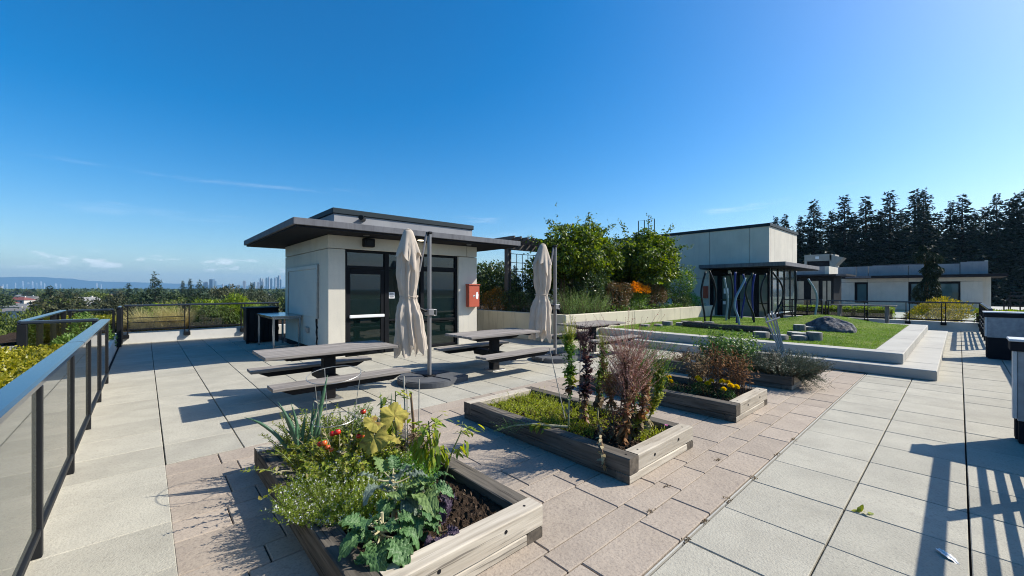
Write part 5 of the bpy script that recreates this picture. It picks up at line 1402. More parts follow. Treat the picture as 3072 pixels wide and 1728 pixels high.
# squash leaves
sq = E('squash_plant', 'big yellow lobed squash leaves above the tomatoes', 'squash', (1.5, 3.2, .13))
for i, (x, y, z, rr, az, el, roll) in enumerate(((1.28, 2.95, .54, .125, 225, -48, 10), (1.32, 3.02, .61, .085, 200, -5, -35), (1.48, 3.04, .58, .13, 50, 52, 30), (1.42, 2.92, .50, .065, 300, -30, 0), (1.24, 3.08, .56, .06, 160, -20, 20))):
    me = lobed_leaf(rr, i + 3).mesh('leaf'); me.materials.append(M['squash'])
    put_leaf(me, sq, (x, y, z), R(az), R(el), R(roll), 1.0)
    bb = MB(); bb.tube([(1.46, 3.14, .12), ((1.46 + x) / 2 + .02, (3.14 + y) / 2 + .03, z * .62), (x, y, z)], [.007, .006, .005], 6); O('leaf_stalk', bb, 'stem_pale', sq)

# pepper plants with hanging leaves
def pepper(label, x, y, h, n, seed, lean):
    root = E('pepper_plant', label, 'pepper plant', (x, y, .14)); r = random.Random(seed); bb = MB(); P_ = []; D_ = []
    bb.tube([(x, y, .11), (x + lean[0] * .4, y + lean[1] * .4, .14 + h * .5), (x + lean[0], y + lean[1], .14 + h)], [.008, .007, .004], 6)
    for k in range(max(5, n // 11)):
        t = r.uniform(.3, 1.0); b0 = Vector((x + lean[0] * t, y + lean[1] * t, .14 + h * t)); a = r.uniform(0, 6.28)
        e = b0 + Vector((math.cos(a) * .11, math.sin(a) * .11, r.uniform(.02, .10))); bb.tube([b0, e], [.004, .002], 4, False)
        for q in range(11):
            P_.append(b0.lerp(e, r.uniform(.25, 1.1)) + Vector((r.uniform(-.03, .03), r.uniform(-.03, .03), r.uniform(-.05, .03)))); D_.append((math.cos(a + r.uniform(-1.2, 1.2)) * .6, math.sin(a + r.uniform(-1.2, 1.2)) * .6, -1.1 + (.9 if t > .8 else 0)))
    O('stems', bb, 'stem', root); P_ = np.array([tuple(p) for p in P_]); D_ = np.array(D_)
    s_ = RNG.uniform(.5, 1.15, len(P_)); V, T = blades(P_, D_ + RNG.normal(size=D_.shape) * .15, .078 * s_, .030 * s_, .5, 4, 2.0)
    O('foliage', tri_mesh('foliage', V, T), 'pepper', root)
pepper('yellow green pepper plant drooping at the right timber of nearest bed', 1.66, 2.74, .46, 190, 1, (-.02, .04))
pepper('thin side pepper shoot leaning out over the right timber', 1.74, 2.72, .36, 44, 2, (.14, -.05))
pepper('leafy green pepper tip behind the bamboo canes', 1.62, 3.28, .60, 50, 3, (.0, .02))

# canes, stakes and cage
def rod(name, label, cat, pts, rad, m, group=None, n=6):
    bb = MB(); bb.tube(pts, rad, n); return O(name, bb, m, label=label, cat=cat, group=group)
rod('wooden_stake', 'dark split wooden stake among withered stems', 'stake', [(1.76, 3.17, .08), (1.745, 3.20, .40), (1.735, 3.24, .72)], [.012, .013, .009], 'stem_brown')
rod('bamboo_cane', 'pale thin cane just left of the wooden stake', 'cane', [(1.70, 3.25, .08), (1.70, 3.30, .86)], .006, 'cane')
rod('bamboo_cane', 'second pale cane touching the wooden stake', 'cane', [(1.73, 3.28, .08), (1.715, 3.27, .74)], .005, 'cane')
rod('bamboo_cane', 'thin white cane at the right timber against the parasol base', 'cane', [(1.88, 3.36, .10), (1.92, 3.42, .78)], .0055, 'cane')
cg = E('tomato_cage', 'thin wire ring of a tomato cage above the back of nearest bed', 'tomato cage', (1.22, 3.62, .14))
cx_, cy_, cz_ = 1.20, 3.58, .90
def ring(cx_, cy_, cz_, rr, tilt):
    fw = Vector((math.sin(YAW), math.cos(YAW), 0))
    return [Vector((cx_, cy_, cz_)) + c_r * rr * math.cos(t * math.pi / 20) + (fw * math.cos(tilt) + Vector((0, 0, math.sin(tilt)))) * rr * math.sin(t * math.pi / 20) for t in range(41)]
bb = MB(); bb.tube(ring(cx_, cy_, cz_, .215, R(9)), .003, 5, False); O('ring', bb, 'wire', cg)
bb = MB(); bb.tube(ring(cx_, cy_, .52, .17, R(4)), .003, 5, False); O('ring', bb, 'wire', cg)
for k in (3, 15, 28): 
    q = ring(cx_, cy_, cz_, .215, R(9))[k]; w_ = ring(cx_, cy_, .10, .10, 0)[k]; bb = MB(); bb.tube([w_, q], .003, 5, False); O('leg', bb, 'wire', cg)

# ------------------------------------------------------------------ second bed: thyme and bolting lettuce
n = 1900
base = np.stack([RNG.uniform(3.15, 4.03, n), RNG.uniform(2.45, 4.04, n), np.full(n, .14)], 1)
keep = (base[:, 1] > 2.75 + .25 * np.sin(base[:, 0] * 7)) | (RNG.uniform(size=n) < .30)
base = base[keep]; n = len(base)
hgt = .075 + .05 * np.sin(base[:, 0] * 9 + 1) * np.sin(base[:, 1] * 8) + .03 * np.sin(base[:, 0] * 23) * np.sin(base[:, 1] * 19)
(V, T), _ = sprigs(base, rdir(n, .8), hgt * RNG.uniform(.6, 1.7, n), 12, .022, .010, 0.05, 1.0)
O('creeping_thyme', tri_mesh('creeping_thyme', V, T), 'thyme', label='yellow green creeping thyme carpeting the second bed', cat='ground cover', kind='stuff')
n = 260
base = np.stack([RNG.uniform(3.6, 4.0, n), RNG.uniform(2.0, 2.35, n), np.full(n, .135)], 1)
(V, T), _ = sprigs(base, rdir(n, .8), RNG.uniform(.04, .09, n), 9, .022, .010, 0.05, 1.0)
O('weed_seedlings', tri_mesh('weed_seedlings', V, T), 'thyme', label='low green weeds in the near corner of the second bed', cat='ground cover', kind='stuff')

def lettuce(label, x, y, top, zones, panicle=None, stem_m='stem_brown', lean=(0, 0), stem_r=.011, group='bolting lettuces in the second bed'):
    """zones: (z0, z1, count, leaf length, width, droop sign, material)"""
    root = E('bolting_lettuce', label, 'lettuce', (x, y, .14), group)
    bw = (random.uniform(-.05, .05), random.uniform(-.05, .05), random.uniform(4, 7))
    cr = lambda z: Vector((x + lean[0] * (z - .14) + bw[0] * math.sin(bw[2] * z), y + lean[1] * (z - .14) + bw[1] * math.sin(bw[2] * z + 1), z))
    bb = MB(); zz = np.linspace(.10, top * (.86 if panicle else .98), 7); bb.tube([cr(z) + Vector((.006 * math.sin(9 * z), .006 * math.cos(8 * z), 0)) for z in zz], list(np.linspace(stem_r, .004, 7)), 7); O('stem', bb, stem_m, root)
    for (z0, z1, cnt, lL, lW, up, m) in zones:
        cnt = int(cnt * 1.9); lL = lL * .72; lW = lW * .8
        nodes = np.sort(RNG.uniform(z0, z1, max(4, cnt // 11))); z = np.clip(RNG.choice(nodes, cnt) + RNG.normal(size=cnt) * .012, z0 - .03, z1 + .04); a = RNG.uniform(0, 6.283, cnt)
        P_ = np.array([tuple(cr(q)) for q in z]) + RNG.normal(size=(cnt, 3)) * arr(.017, .017, .01); D_ = np.stack([np.cos(a), np.sin(a), np.full(cnt, up)], 1) + RNG.normal(size=(cnt, 3)) * .45
        s_ = RNG.uniform(.45, 1.5, cnt)
        V, T = blades(P_, D_, lL * s_, lW * s_, RNG.uniform(.3, 1.3, cnt), 4, 2.0); O('leaves', tri_mesh('leaves', V, T), m, root)
    if panicle:
        mb_ = zones[0][6]; kb = 34; zb = RNG.uniform(.30, .80, kb) * top; ab = RNG.uniform(0, 6.283, kb)
        Pb = np.array([tuple(cr(q)) for q in zb]); Db = np.stack([np.cos(ab) * .55, np.sin(ab) * .55, np.ones(kb)], 1) + RNG.normal(size=(kb, 3)) * .2
        (V, T), pb = sprigs(Pb, Db, RNG.uniform(.10, .26, kb), 13, .034, .019, .1, 1.1, .2); O('side_shoots', tri_mesh('side_shoots', V, T), mb_, root)
        z0, z1, cnt, spread, nl, lL, m = panicle
        z = RNG.uniform(z0, z0 + (z1 - z0) * .55, cnt); a = RNG.uniform(0, 6.283, cnt)
        P_ = np.array([tuple(cr(q)) for q in z]); D_ = np.stack([np.cos(a) * spread, np.sin(a) * spread, np.ones(cnt)], 1) + RNG.normal(size=(cnt, 3)) * .12
        (V, T), pp = sprigs(P_, D_, RNG.uniform(.35, 1.0, cnt) * (z1 - z0) * .75, nl, lL, lL * .5, 0.0, 1.1, .42); O('seed_heads', tri_mesh('seed_heads', V, T), m, root)
        bb = MB(); q_ = pp.reshape(cnt, nl, 3)
        for i in range(cnt): bb.tube([P_[i], q_[i, nl // 2], q_[i, -1]], [.0016, .0012, .0008], 3, False)
        O('flower_stalks', bb, m, root)
    return root
lettuce('tall green lettuce stalk, bare pale stem, leftmost in second bed', 3.37, 2.80, 1.27, [(.72, 1.12, 130, .075, .028, .9, 'let_green'), (.60, .74, 26, .10, .05, .1, 'let_yellow'), (.52, .62, 14, .085, .05, -.7, 'dead_red'), (.28, .42, 4, .07, .03, -1, 'dead')], (.90, 1.29, 130, .42, 10, .019, 'let_yellow'), 'stem_pale')
lettuce('dark purple lettuce stalk behind the tall green one', 3.62, 2.74, 1.22, [(.45, .98, 110, .095, .034, .5, 'let_purple'), (.22, .5, 34, .08, .04, -.6, 'let_red')], (.85, 1.24, 120, .50, 10, .022, 'let_purple'), 'stem_brown', (-.10, .04))
lettuce('yellow green lettuce spire between the purple and the red ones', 3.84, 2.74, 1.14, [(.66, 1.02, 120, .070, .03, .9, 'let_green'), (.55, .68, 22, .11, .06, .2, 'let_yellow'), (.2, .56, 46, .09, .05, -1.2, 'dead')], (.80, 1.16, 60, .25, 9, .018, 'let_yellow'), 'stem_pale')
lettuce('thin brown withered lettuce stalk left of the pink headed one', 3.42, 2.30, .84, [(.2, .75, 62, .075, .035, -.5, 'let_red'), (.12, .35, 22, .08, .04, -1.0, 'dead')], (.5, 1.0, 90, .6, 10, .016, 'dead_red'))
lettuce('tallest lettuce with a pink brown cloud of seed heads', 3.40, 2.14, 1.30, [(.32, .92, 150, .075, .036, .2, 'let_red'), (.15, .45, 60, .09, .045, -.9, 'dead_red'), (.6, 1.0, 40, .06, .03, .2, 'let_purple')], (.50, 1.34, 150, .62, 16, .021, 'let_pink'))
lettuce('pink brown lettuce with spread wispy heads beside the tallest', 3.60, 2.22, 1.12, [(.25, .8, 80, .07, .034, .0, 'let_red'), (.15, .4, 26, .09, .04, -1, 'dead')], (.45, 1.24, 140, .78, 16, .021, 'let_pink'))
lettuce('red brown lettuce with one orange leaf, right of the tall pink', 3.72, 2.16, .92, [(.3, .78, 84, .07, .034, .2, 'let_red'), (.30, .46, 10, .09, .05, .0, 'orange_leaf'), (.22, .42, 34, .08, .05, .3, 'let_yellow'), (.14, .3, 26, .08, .04, -1, 'dead')], (.58, 1.02, 110, .7, 11, .016, 'let_green'))
lettuce('yellow curly lettuce column at the right end of second bed', 3.95, 2.19, .98, [(.33, .80, 170, .052, .034, .4, 'let_yellow'), (.16, .34, 40, .08, .05, -.9, 'dead_pale'), (.55, .85, 60, .05, .03, .5, 'let_green')], (.50, 1.12, 110, .60, 14, .017, 'let_green'), 'stem', (.06, -.08))
lettuce('wispy green lettuce head leaning right over second bed', 3.86, 2.34, .98, [(.3, .7, 40, .05, .026, .3, 'let_green'), (.15, .35, 22, .08, .04, -1, 'dead')], (.45, 1.14, 120, .65, 14, .017, 'let_green'), 'stem', (.10, -.12))
rod('bamboo_cane', 'leaning grey cane at the left of the lettuce stalks', 'cane', [(3.55, 3.0, .10), (3.545, 3.25, .93)], .006, 'cane')
rod('bamboo_cane', 'upright dark thin cane behind the tall green lettuce', 'cane', [(3.81, 3.02, .10), (3.81, 3.0, 1.0)], .0045, 'stem_brown')
rod('garden_stake', 'black stick leaning beside the pink brown lettuce', 'stake', [(3.45, 2.26, .10), (3.53, 2.24, .75)], .008, 'black')
fl = E('fallen_lettuce', 'pulled up lettuce lying over the left timber of second bed', 'lettuce', (3.0, 2.9, .22))
pts = [Vector((3.22, 2.70, .215)), Vector((3.08, 2.80, .235)), Vector((2.97, 2.97, .232)), Vector((2.89, 3.15, .19)), Vector((2.82, 3.30, .13))]
bb = MB(); bb.tube(pts, [.014, .013, .012, .009, .004], 7); O('stem', bb, 'stem_pale', fl)
P_ = np.array([tuple(pts[2].lerp(pts[4], t)) for t in RNG.uniform(0, 1, 50)]); D_ = np.tile([-.35, .85, .1], (50, 1)) + RNG.normal(size=(50, 3)) * .35
(V, T), _ = sprigs(P_, D_, RNG.uniform(.08, .2, 50), 10, .020, .010, .3, .9); O('seed_heads', tri_mesh('seed_heads', V, T), 'kale_pale', fl)
P_ = np.array([tuple(pts[1].lerp(pts[2], t)) for t in RNG.uniform(0, 1, 34)]); D_ = np.tile([-.6, .1, -.5], (34, 1)) + RNG.normal(size=(34, 3)) * .5
V, T = blades(P_, D_, RNG.uniform(.06, .12, 34), .04, .6, 4, 2.0); O('leaves', tri_mesh('leaves', V, T), 'let_yellow', fl)
dh = E('dried_plant', 'dried brown leaf stem hanging over the left timber of second bed', 'dead plant', (3.15, 2.2, .2))
pts = [Vector((3.34, 2.42, .16)), Vector((3.24, 2.33, .33)), Vector((3.10, 2.20, .25)), Vector((2.975, 2.10, .20)), Vector((2.955, 2.06, .10))]
bb = MB(); bb.tube(pts, .006, 6); O('stem', bb, 'stem_brown', dh)
P_ = np.array([tuple(pts[k].lerp(pts[k + 1], t)) for k in range(1, 4) for t in RNG.uniform(0, 1, 12)]); V, T = blades(P_, rdir(36, -.6), RNG.uniform(.04, .09, 36), .03, .9, 4, 2.0); O('leaves', tri_mesh('leaves', V, T), 'dead_pale', dh)
pf = E('pink_flower', 'single small pink flower in the corner of second bed', 'flower', (3.93, 2.0, .14))
M['pink'] = leafm('pink_petal', [(0.62, 0.20, 0.42), (0.70, 0.26, 0.5)], .3)
P_ = np.tile([3.93, 2.0, .245], (6, 1)); D_ = np.array([(math.cos(t), math.sin(t), .35) for t in np.linspace(0, 6.28, 6, False)]); V, T = kites(P_, D_, .022, .018); O('petals', tri_mesh('petals', V, T), 'pink', pf)
bb = MB(); bb.tube([(3.93, 2.0, .13), (3.93, 2.0, .246)], .002, 4); O('stem', bb, 'stem', pf)

# ------------------------------------------------------------------ third bed: marigolds and dead plants
def marigold(label, x, y, blooms, n):
    root = E('marigold_plant', label, 'marigold', (x, y, .14), 'marigolds in the third bed')
    V, T = bush((x, y, .20), (.15, .15, .10), n, .03, .011, seed=int(x * 50)); O('foliage', tri_mesh('foliage', V, T), 'mari_leaf', root)
    for (dx, dy, z, rr) in blooms:
        p = Vector((x + dx, y + dy, z)); bb = MB(); bb.tube([(x + dx * .4, y + dy * .4, .13), p], .0025, 4); O('flower_stalk', bb, 'stem', root)
        k = 90; i = np.arange(k); ph = np.arccos(1 - (i + .5) / k * 1.15); th = i * 2.39996; d = np.stack([np.sin(ph) * np.cos(th), np.sin(ph) * np.sin(th), np.cos(ph)], 1)
        V, T = kites(np.tile(p, (k, 1)) + d * rr * .35, d + RNG.normal(size=(k, 3)) * .12, rr * .72, rr * .55, RNG.normal(size=(k, 3))); O('bloom', tri_mesh('bloom', V, T), 'marigold', root)
marigold('marigold with three yellow blooms at the far left of third bed', 5.66, 2.86, [(-.03, -.06, .29, .040), (.02, .03, .32, .038), (.10, .02, .32, .034)], 420)
marigold('marigold with four clustered yellow blooms in mid third bed', 5.93, 2.48, [(-.08, .0, .33, .043), (.0, .06, .34, .041), (-.07, -.11, .30, .043), (.03, -.12, .32, .041)], 620)
marigold('marigold with five yellow blooms nearest the front timber of third bed', 5.86, 2.14, [(.04, .05, .35, .045), (.08, .0, .34, .043), (-.10, -.02, .28, .038), (.0, -.07, .32, .046), (.06, -.12, .30, .045)], 460)
tangle('leafy_weeds', 'dark green ferny leaves between the marigolds', 'greens', 5.80, 2.68, .22, .16, 46, .08, .20, 16, .03, .012, 'mari_leaf', .8)
for i, (x, y, h, lab) in enumerate(((6.05, 2.30, .66, 'tall dried russet bush in the third bed'), (6.24, 2.12, .52, 'dried russet bush nearest the front of third bed'), (6.10, 2.62, .48, 'dried brown stalks at the middle of third bed'))):
    rt = E('dried_bush', lab, 'dead plant', (x, y, .13)); k = 26
    base = np.stack([x + RNG.normal(size=k) * .07, y + RNG.normal(size=k) * .07, np.full(k, .12)], 1); d = rdir(k) * .20 + np.array([0, 0, 1]); ln = RNG.uniform(.75, 1.1, k) * h
    bb = MB(); du = unit(d)
    for q in range(k): bb.tube([base[q], base[q] + du[q] * ln[q] * .55 + RNG.normal(size=3) * .012, base[q] + du[q] * ln[q]], [.004, .003, .0015], 4, False)
    O('stems', bb, 'stem_brown', rt)
    P_ = (base[:, None, :] + du[:, None, :] * (ln[:, None] * RNG.uniform(.42, 1.02, (k, 22)))[:, :, None]).reshape(-1, 3) + RNG.normal(size=(k * 22, 3)) * .045
    V, T = blades(P_, rdir(len(P_), -.2), RNG.uniform(.03, .065, len(P_)), RNG.uniform(.012, .024, len(P_)), 1.0, 3, 2.0); O('leaves', tri_mesh('leaves', V, T), 'dead_red' if i < 2 else 'dead', rt)
tangle('leafy_weeds', 'brown and green weeds by the left end of third bed', 'greens', 5.72, 3.2, .16, .30, 36, .10, .26, 14, .035, .014, 'dead', .6, 'stem_brown')

# ------------------------------------------------------------------ fourth bed
tangle('leafy_shrub', 'tall leafy green plant in the middle of the farthest bed', 'plant', 8.05, 2.85, .20, .28, 150, .45, .82, 26, .070, .048, 'shrub_mid', .35, droop=.08)
tangle('leafy_shrub', 'pale topped taller shoots behind the lattice bed middle', 'plant', 7.98, 2.95, .14, .14, 30, .60, .90, 22, .065, .045, 'let_green', .25, droop=.05)
tangle('leafy_shrub', 'broad dark leaves hanging beside the lavender', 'plant', 8.0, 2.45, .20, .16, 40, .20, .42, 16, .08, .05, 'shrub_mid', .8)
tangle('seeding_plant', 'bronze seeding plant at the left of the farthest bed', 'plant', 8.0, 3.62, .24, .26, 70, .25, .52, 24, .040, .018, 'shrub_bronze', .5, 'stem_brown')
tangle('seeding_plant', 'olive twiggy plant between bronze one and tall leafy one', 'plant', 8.1, 3.25, .2, .2, 40, .22, .45, 20, .045, .022, 'tomato_green', .5, 'stem_brown')
lv = E('lavender_bush', 'big grey green lavender mound spilling off the farthest bed', 'lavender', (8.1, 1.98, .14))
k = 950; a = RNG.uniform(0, 6.283, k); q = np.sqrt(RNG.uniform(0, 1, k))
base = np.stack([8.12 + .38 * q * np.cos(a), 2.02 + .34 * q * np.sin(a), np.full(k, .18)], 1); d = np.stack([np.cos(a) * q * .95, np.sin(a) * q * .95 - .10, np.ones(k) * .9], 1) + RNG.normal(size=(k, 3)) * .15
(V, T), pp = sprigs(base, d, RNG.uniform(.26, .52, k), 20, .050, .011, .12, .8); O('foliage', tri_mesh('foliage', V, T), 'lavender', lv)
bb = MB()
for i in range(0, k, 2): bb.tube([base[i], pp.reshape(k, 20, 3)[i, 10], pp.reshape(k, 20, 3)[i, 19]], [.003, .002, .001], 3, False)
O('stems', bb, 'stem_brown', lv)
k = 120; a = RNG.uniform(-2.6, -.3, k); base = np.stack([8.15 + .25 * np.cos(a), 1.86 + .1 * np.sin(a), np.full(k, .18)], 1); d = np.stack([np.cos(a), np.sin(a) * 1.2, np.full(k, .25)], 1) + RNG.normal(size=(k, 3)) * .2
(V, T), pp = sprigs(base, d, RNG.uniform(.20, .42, k), 18, .045, .010, .42, .8); O('trailing_sprays', tri_mesh('trailing_sprays', V, T), 'lavender', lv)
bb = MB(); bb.lathe([(.035, 0), (.042, .05), (.040, .055)], 14, (7.80, 3.42, .212)); o = O('plant_pot', bb, 'paper', label='small white pot on the edge of the farthest bed', cat='pot')

# ------------------------------------------------------------------ planter shrubs and vines
def shrub(name, label, cat, c_, rad, n, lL, lW, m, seed, base_z=.76, up=.4, group=None, spread=.7, **kw):
    root = E(name, label, cat, (c_[0], c_[1], base_z), group)
    V, T = bush(c_, rad, n, lL, lW, seed, up, spread, **kw); O('foliage', tri_mesh('foliage', V, T), m, root)
    bb = MB(); rr = random.Random(seed)
    for k in range(7):
        a = rr.uniform(0, 6.28); e = Vector((c_[0] + math.cos(a) * rad[0] * .6, c_[1] + math.sin(a) * rad[1] * .6, c_[2] + rad[2] * rr.uniform(.0, .6)))
        s0 = Vector((c_[0] + math.cos(a) * rad[0] * .12, c_[1] + math.sin(a) * rad[1] * .12, base_z - .05)); bb.tube([s0, s0.lerp(e, .5) + Vector((0, 0, .05)), e], [.022 * max(rad), .014 * max(rad), .006 * max(rad)], 5, False)
    O('stems', bb, 'stem_brown', root); return root
def vine(label, c_, rad, n, seed, shoots):
    """a mass of leafy clumps with dark clefts between them and loose shoots on the outside"""
    root = E('climbing_vine', label, 'vine', (c_[0], c_[1], .76)); r = np.random.default_rng(seed); parts = []
    K = 40; dirs = unit(r.normal(size=(K * 3, 3))); dirs = dirs[dirs[:, 2] > -.75][:K]
    for i, d in enumerate(dirs):
        q = r.uniform(.55, .92); cc = np.array(c_) + d * np.array(rad) * q; rr = r.uniform(.26, .56)
        parts.append(bush(cc, (rr * 1.15, rr, rr * .85), int(n * .8 / K), .115, .078, seed * 50 + i, -.1, .8, lump=.35, shell=.35, n_l=7, flat_bottom=-.9))
    parts.append(bush(c_, tuple(x * .62 for x in rad), n // 5, .14, .10, seed, -.1, .8, lump=.2, shell=.25, n_l=9, flat_bottom=-.9))
    for p0, p1 in shoots:
        p0 = np.array(p0); p1 = np.array(p1); k = 60; t = r.uniform(0, 1, k); P_ = p0 + (p1 - p0) * t[:, None]; P_[:, 2] += .12 * np.sin(np.pi * t); P_ += r.normal(size=(k, 3)) * .05
        parts.append(kites(P_, rdir(k, -.1), .11 * (1.15 - .5 * t), .07 * (1.15 - .5 * t)))
    for i in range(46):
        d = unit(r.normal(size=(1, 3)))[0]
        if d[2] < -.3: continue
        p0 = np.array(c_) + d * np.array(rad) * .9; p1 = p0 + (d + r.normal(size=3) * .5 + np.array([0, 0, .25])) * r.uniform(.2, .5); k = 16; t = r.uniform(0, 1, k); P_ = p0 + (p1 - p0) * t[:, None] + r.normal(size=(k, 3)) * .035
        parts.append(kites(P_, rdir(k, 0), .10 * (1.2 - .6 * t), .065 * (1.2 - .6 * t)))
    V, T = join(*parts); O('foliage', tri_mesh('foliage', V, T), 'vine', root)
    bb = MB()
    for i in range(5):
        x = c_[0] + rad[0] * r.uniform(-.5, .5); y = c_[1] + .4 * r.uniform(-.5, 1); bb.tube([(x, y, .7), (x + .1, y + .1, 1.6), (x + .2 * r.uniform(-1, 1), y, c_[2])], [.04, .03, .02], 6)
    O('stems', bb, 'stem_brown', root)
    return root
vine('large climbing vine smothering the left half of the pergola', (11.95, 9.5, 2.72), (2.25, 1.3, 1.28), 20000, 3,
     [((11.0, 9.6, 3.7), (10.55, 9.9, 4.02)), ((12.3, 9.4, 3.9), (12.4, 9.3, 4.45)), ((12.9, 9.2, 3.6), (13.5, 8.9, 4.1)), ((11.3, 10.0, 2.4), (10.3, 10.6, 2.5)), ((10.9, 10.2, 3.3), (10.0, 10.9, 3.35)), ((13.0, 8.9, 2.6), (13.5, 8.5, 2.3))])
vine('large climbing vine on the right half of the pergola', (15.6, 8.95, 2.76), (2.5, 1.3, 1.28), 22000, 8,
     [((14.4, 8.9, 3.6), (14.0, 9.1, 4.35)), ((15.9, 8.7, 3.8), (15.7, 8.8, 4.75)), ((16.6, 8.6, 3.7), (17.3, 8.4, 4.45)), ((17.0, 8.4, 3.2), (17.9, 7.9, 3.5)), ((17.0, 8.3, 2.4), (17.95, 7.75, 2.55)), ((17.0, 8.3, 2.1), (17.7, 7.7, 2.2)), ((14.3, 8.2, 3.0), (13.9, 7.75, 2.5)), ((14.9, 8.0, 2.7), (15.0, 7.6, 2.2))])
for i_, (x_, y_, h_, lab_) in enumerate(((10.9, 13.2, 1.15, 'tall dark background shrub behind the pergola post'), (12.6, 11.6, 1.1, 'tall dark background shrub behind the left vine'), (14.2, 11.2, 1.05, 'tall dark background shrub between the two vines'), (16.6, 10.9, 1.1, 'tall dark background shrub behind the right vine'), (18.6, 10.2, 1.0, 'tall dark background shrub beside the stair block'))):
    shrub('background_shrub', lab_, 'shrub', (x_, y_, .8 + h_ * .75), (1.15, .8, h_), 3400, .12, .07, 'shrub_dark', 60 + i_, shell=.3, lump=.3)
shrub('heather_bush', 'russet orange heather bush beside the kiosk corner', 'shrub', (9.85, 11.75, 1.20), (.52, .72, .62), 3000, .05, .022, 'heather', 5)
shrub('conifer_shrub', 'olive green upright shrub behind the russet heather', 'shrub', (10.4, 13.6, 1.5), (.8, .8, .75), 2200, .09, .03, 'tomato_green', 6, up=.9)
shrub('dark_shrub', 'dark low shrub along the planter behind the middle table', 'shrub', (9.95, 10.7, 1.15), (.5, .65, .55), 2400, .06, .03, 'shrub_dark', 7)
shrub('dark_shrub', 'dark shrub at the foot of the pergola post', 'shrub', (10.7, 11.4, 1.4), (.8, .8, .8), 2600, .08, .045, 'shrub_dark', 8)
shrub('dark_shrub', 'dark glossy shrub under the left vine', 'shrub', (11.9, 8.85, 1.45), (1.1, .6, .80), 3600, .08, .045, 'shrub_dark', 9)
shrub('dark_shrub', 'brown green shrub between rosemary and orange flowers', 'shrub', (12.75, 8.45, 1.35), (.75, .5, .72), 3200, .06, .034, 'shrub_bronze', 10)
shrub('green_shrub', 'mid green shrub under the orange flowers', 'shrub', (13.9, 8.45, 1.15), (.75, .45, .45), 2600, .055, .026, 'shrub_mid', 11)
shrub('dark_shrub', 'dark undergrowth below the right vine', 'shrub', (15.6, 9.3, 1.5), (1.5, .7, .7), 3000, .09, .05, 'shrub_dark', 12)
shrub('bronze_shrub', 'reddish brown shrub right of the orange flowers', 'shrub', (15.4, 8.4, 1.32), (.85, .45, .62), 3000, .06, .03, 'shrub_bronze', 13)
shrub('green_shrub', 'rounded green shrub near the stair block corner', 'shrub', (17.9, 8.6, 1.55), (.85, .65, .90), 4200, .075, .042, 'shrub_mid', 14)
shrub('fern_shrub', 'bright feathery green shrub at the right planter end', 'shrub', (19.0, 8.45, 1.05), (.75, .42, .42), 2400, .06, .016, 'herb_bright', 15, up=.8)
shrub('dark_shrub', 'low dark bush leaning over the right planter wall', 'shrub', (17.4, 8.15, .98), (.55, .32, .30), 1700, .06, .03, 'shrub_dark', 16)
fo = E('flowering_bush', 'patch of bright orange flowers in the planter', 'flowers', (14.0, 8.35, .76))
P_, nr = bush_pts((13.95, 8.25, 1.52), (.62, .25, .30), 620, 4, flat_bottom=-.1); V, T = kites(P_, nr + RNG.normal(size=nr.shape) * .5, .07, .06); O('flowers', tri_mesh('flowers', V, T), 'flame', fo)
P_, nr = bush_pts((13.95, 8.35, 1.25), (.6, .32, .42), 900, 4); V, T = kites(P_, nr + RNG.normal(size=nr.shape) * .5, .06, .03); O('foliage', tri_mesh('foliage', V, T), 'shrub_mid', fo)
def rosemary(label, cx_, cy_, n, h0, h1, ru, rv, m='rosemary'):
    root = E('rosemary_bush', label, 'rosemary', (cx_, cy_, .76)); a = RNG.uniform(0, 6.283, n); q = np.sqrt(RNG.uniform(0, 1, n))
    base = np.stack([cx_ + ru * q * np.cos(a) * .7, cy_ + rv * q * np.sin(a) * .7, np.full(n, .74)], 1); d = np.stack([np.cos(a) * q * .55, np.sin(a) * q * .4, np.ones(n)], 1) + RNG.normal(size=(n, 3)) * .14
    (V, T), pp = sprigs(base, d, RNG.uniform(h0, h1, n), 26, .06, .014, .1, .8); O('foliage', tri_mesh('foliage', V, T), m, root)
    bb = MB(); qq = pp.reshape(n, 26, 3)
    for i in range(0, n, 3): bb.tube([base[i], qq[i, 13], qq[i, 25]], [.008, .005, .002], 4, False)
    O('stems', bb, 'stem_brown', root)
rosemary('tall feathery rosemary behind the right parasol mast', 10.3, 8.4, 170, .55, 1.10, .60, .38)
rosemary('wide arching rosemary at the planter corner stretch', 11.3, 8.3, 180, .45, .98, .70, .34)
rosemary('grey green rosemary left of the right parasol', 9.85, 9.5, 90, .35, .70, .35, .45, 'lavender')
n = 520
P_ = np.stack([RNG.uniform(11.6, 19.4, n), RNG.uniform(7.9, 8.15, n), RNG.uniform(.80, 1.02, n)], 1)
V, T = kites(np.repeat(P_, 3, 0) + RNG.normal(size=(n * 3, 3)) * .04, rdir(n * 3, .3), .055, .03); O('trailing_ground_cover', tri_mesh('trailing_ground_cover', V, T), 'shrub_mid', label='small leafy ground cover along the planter edge', cat='ground cover', kind='stuff')

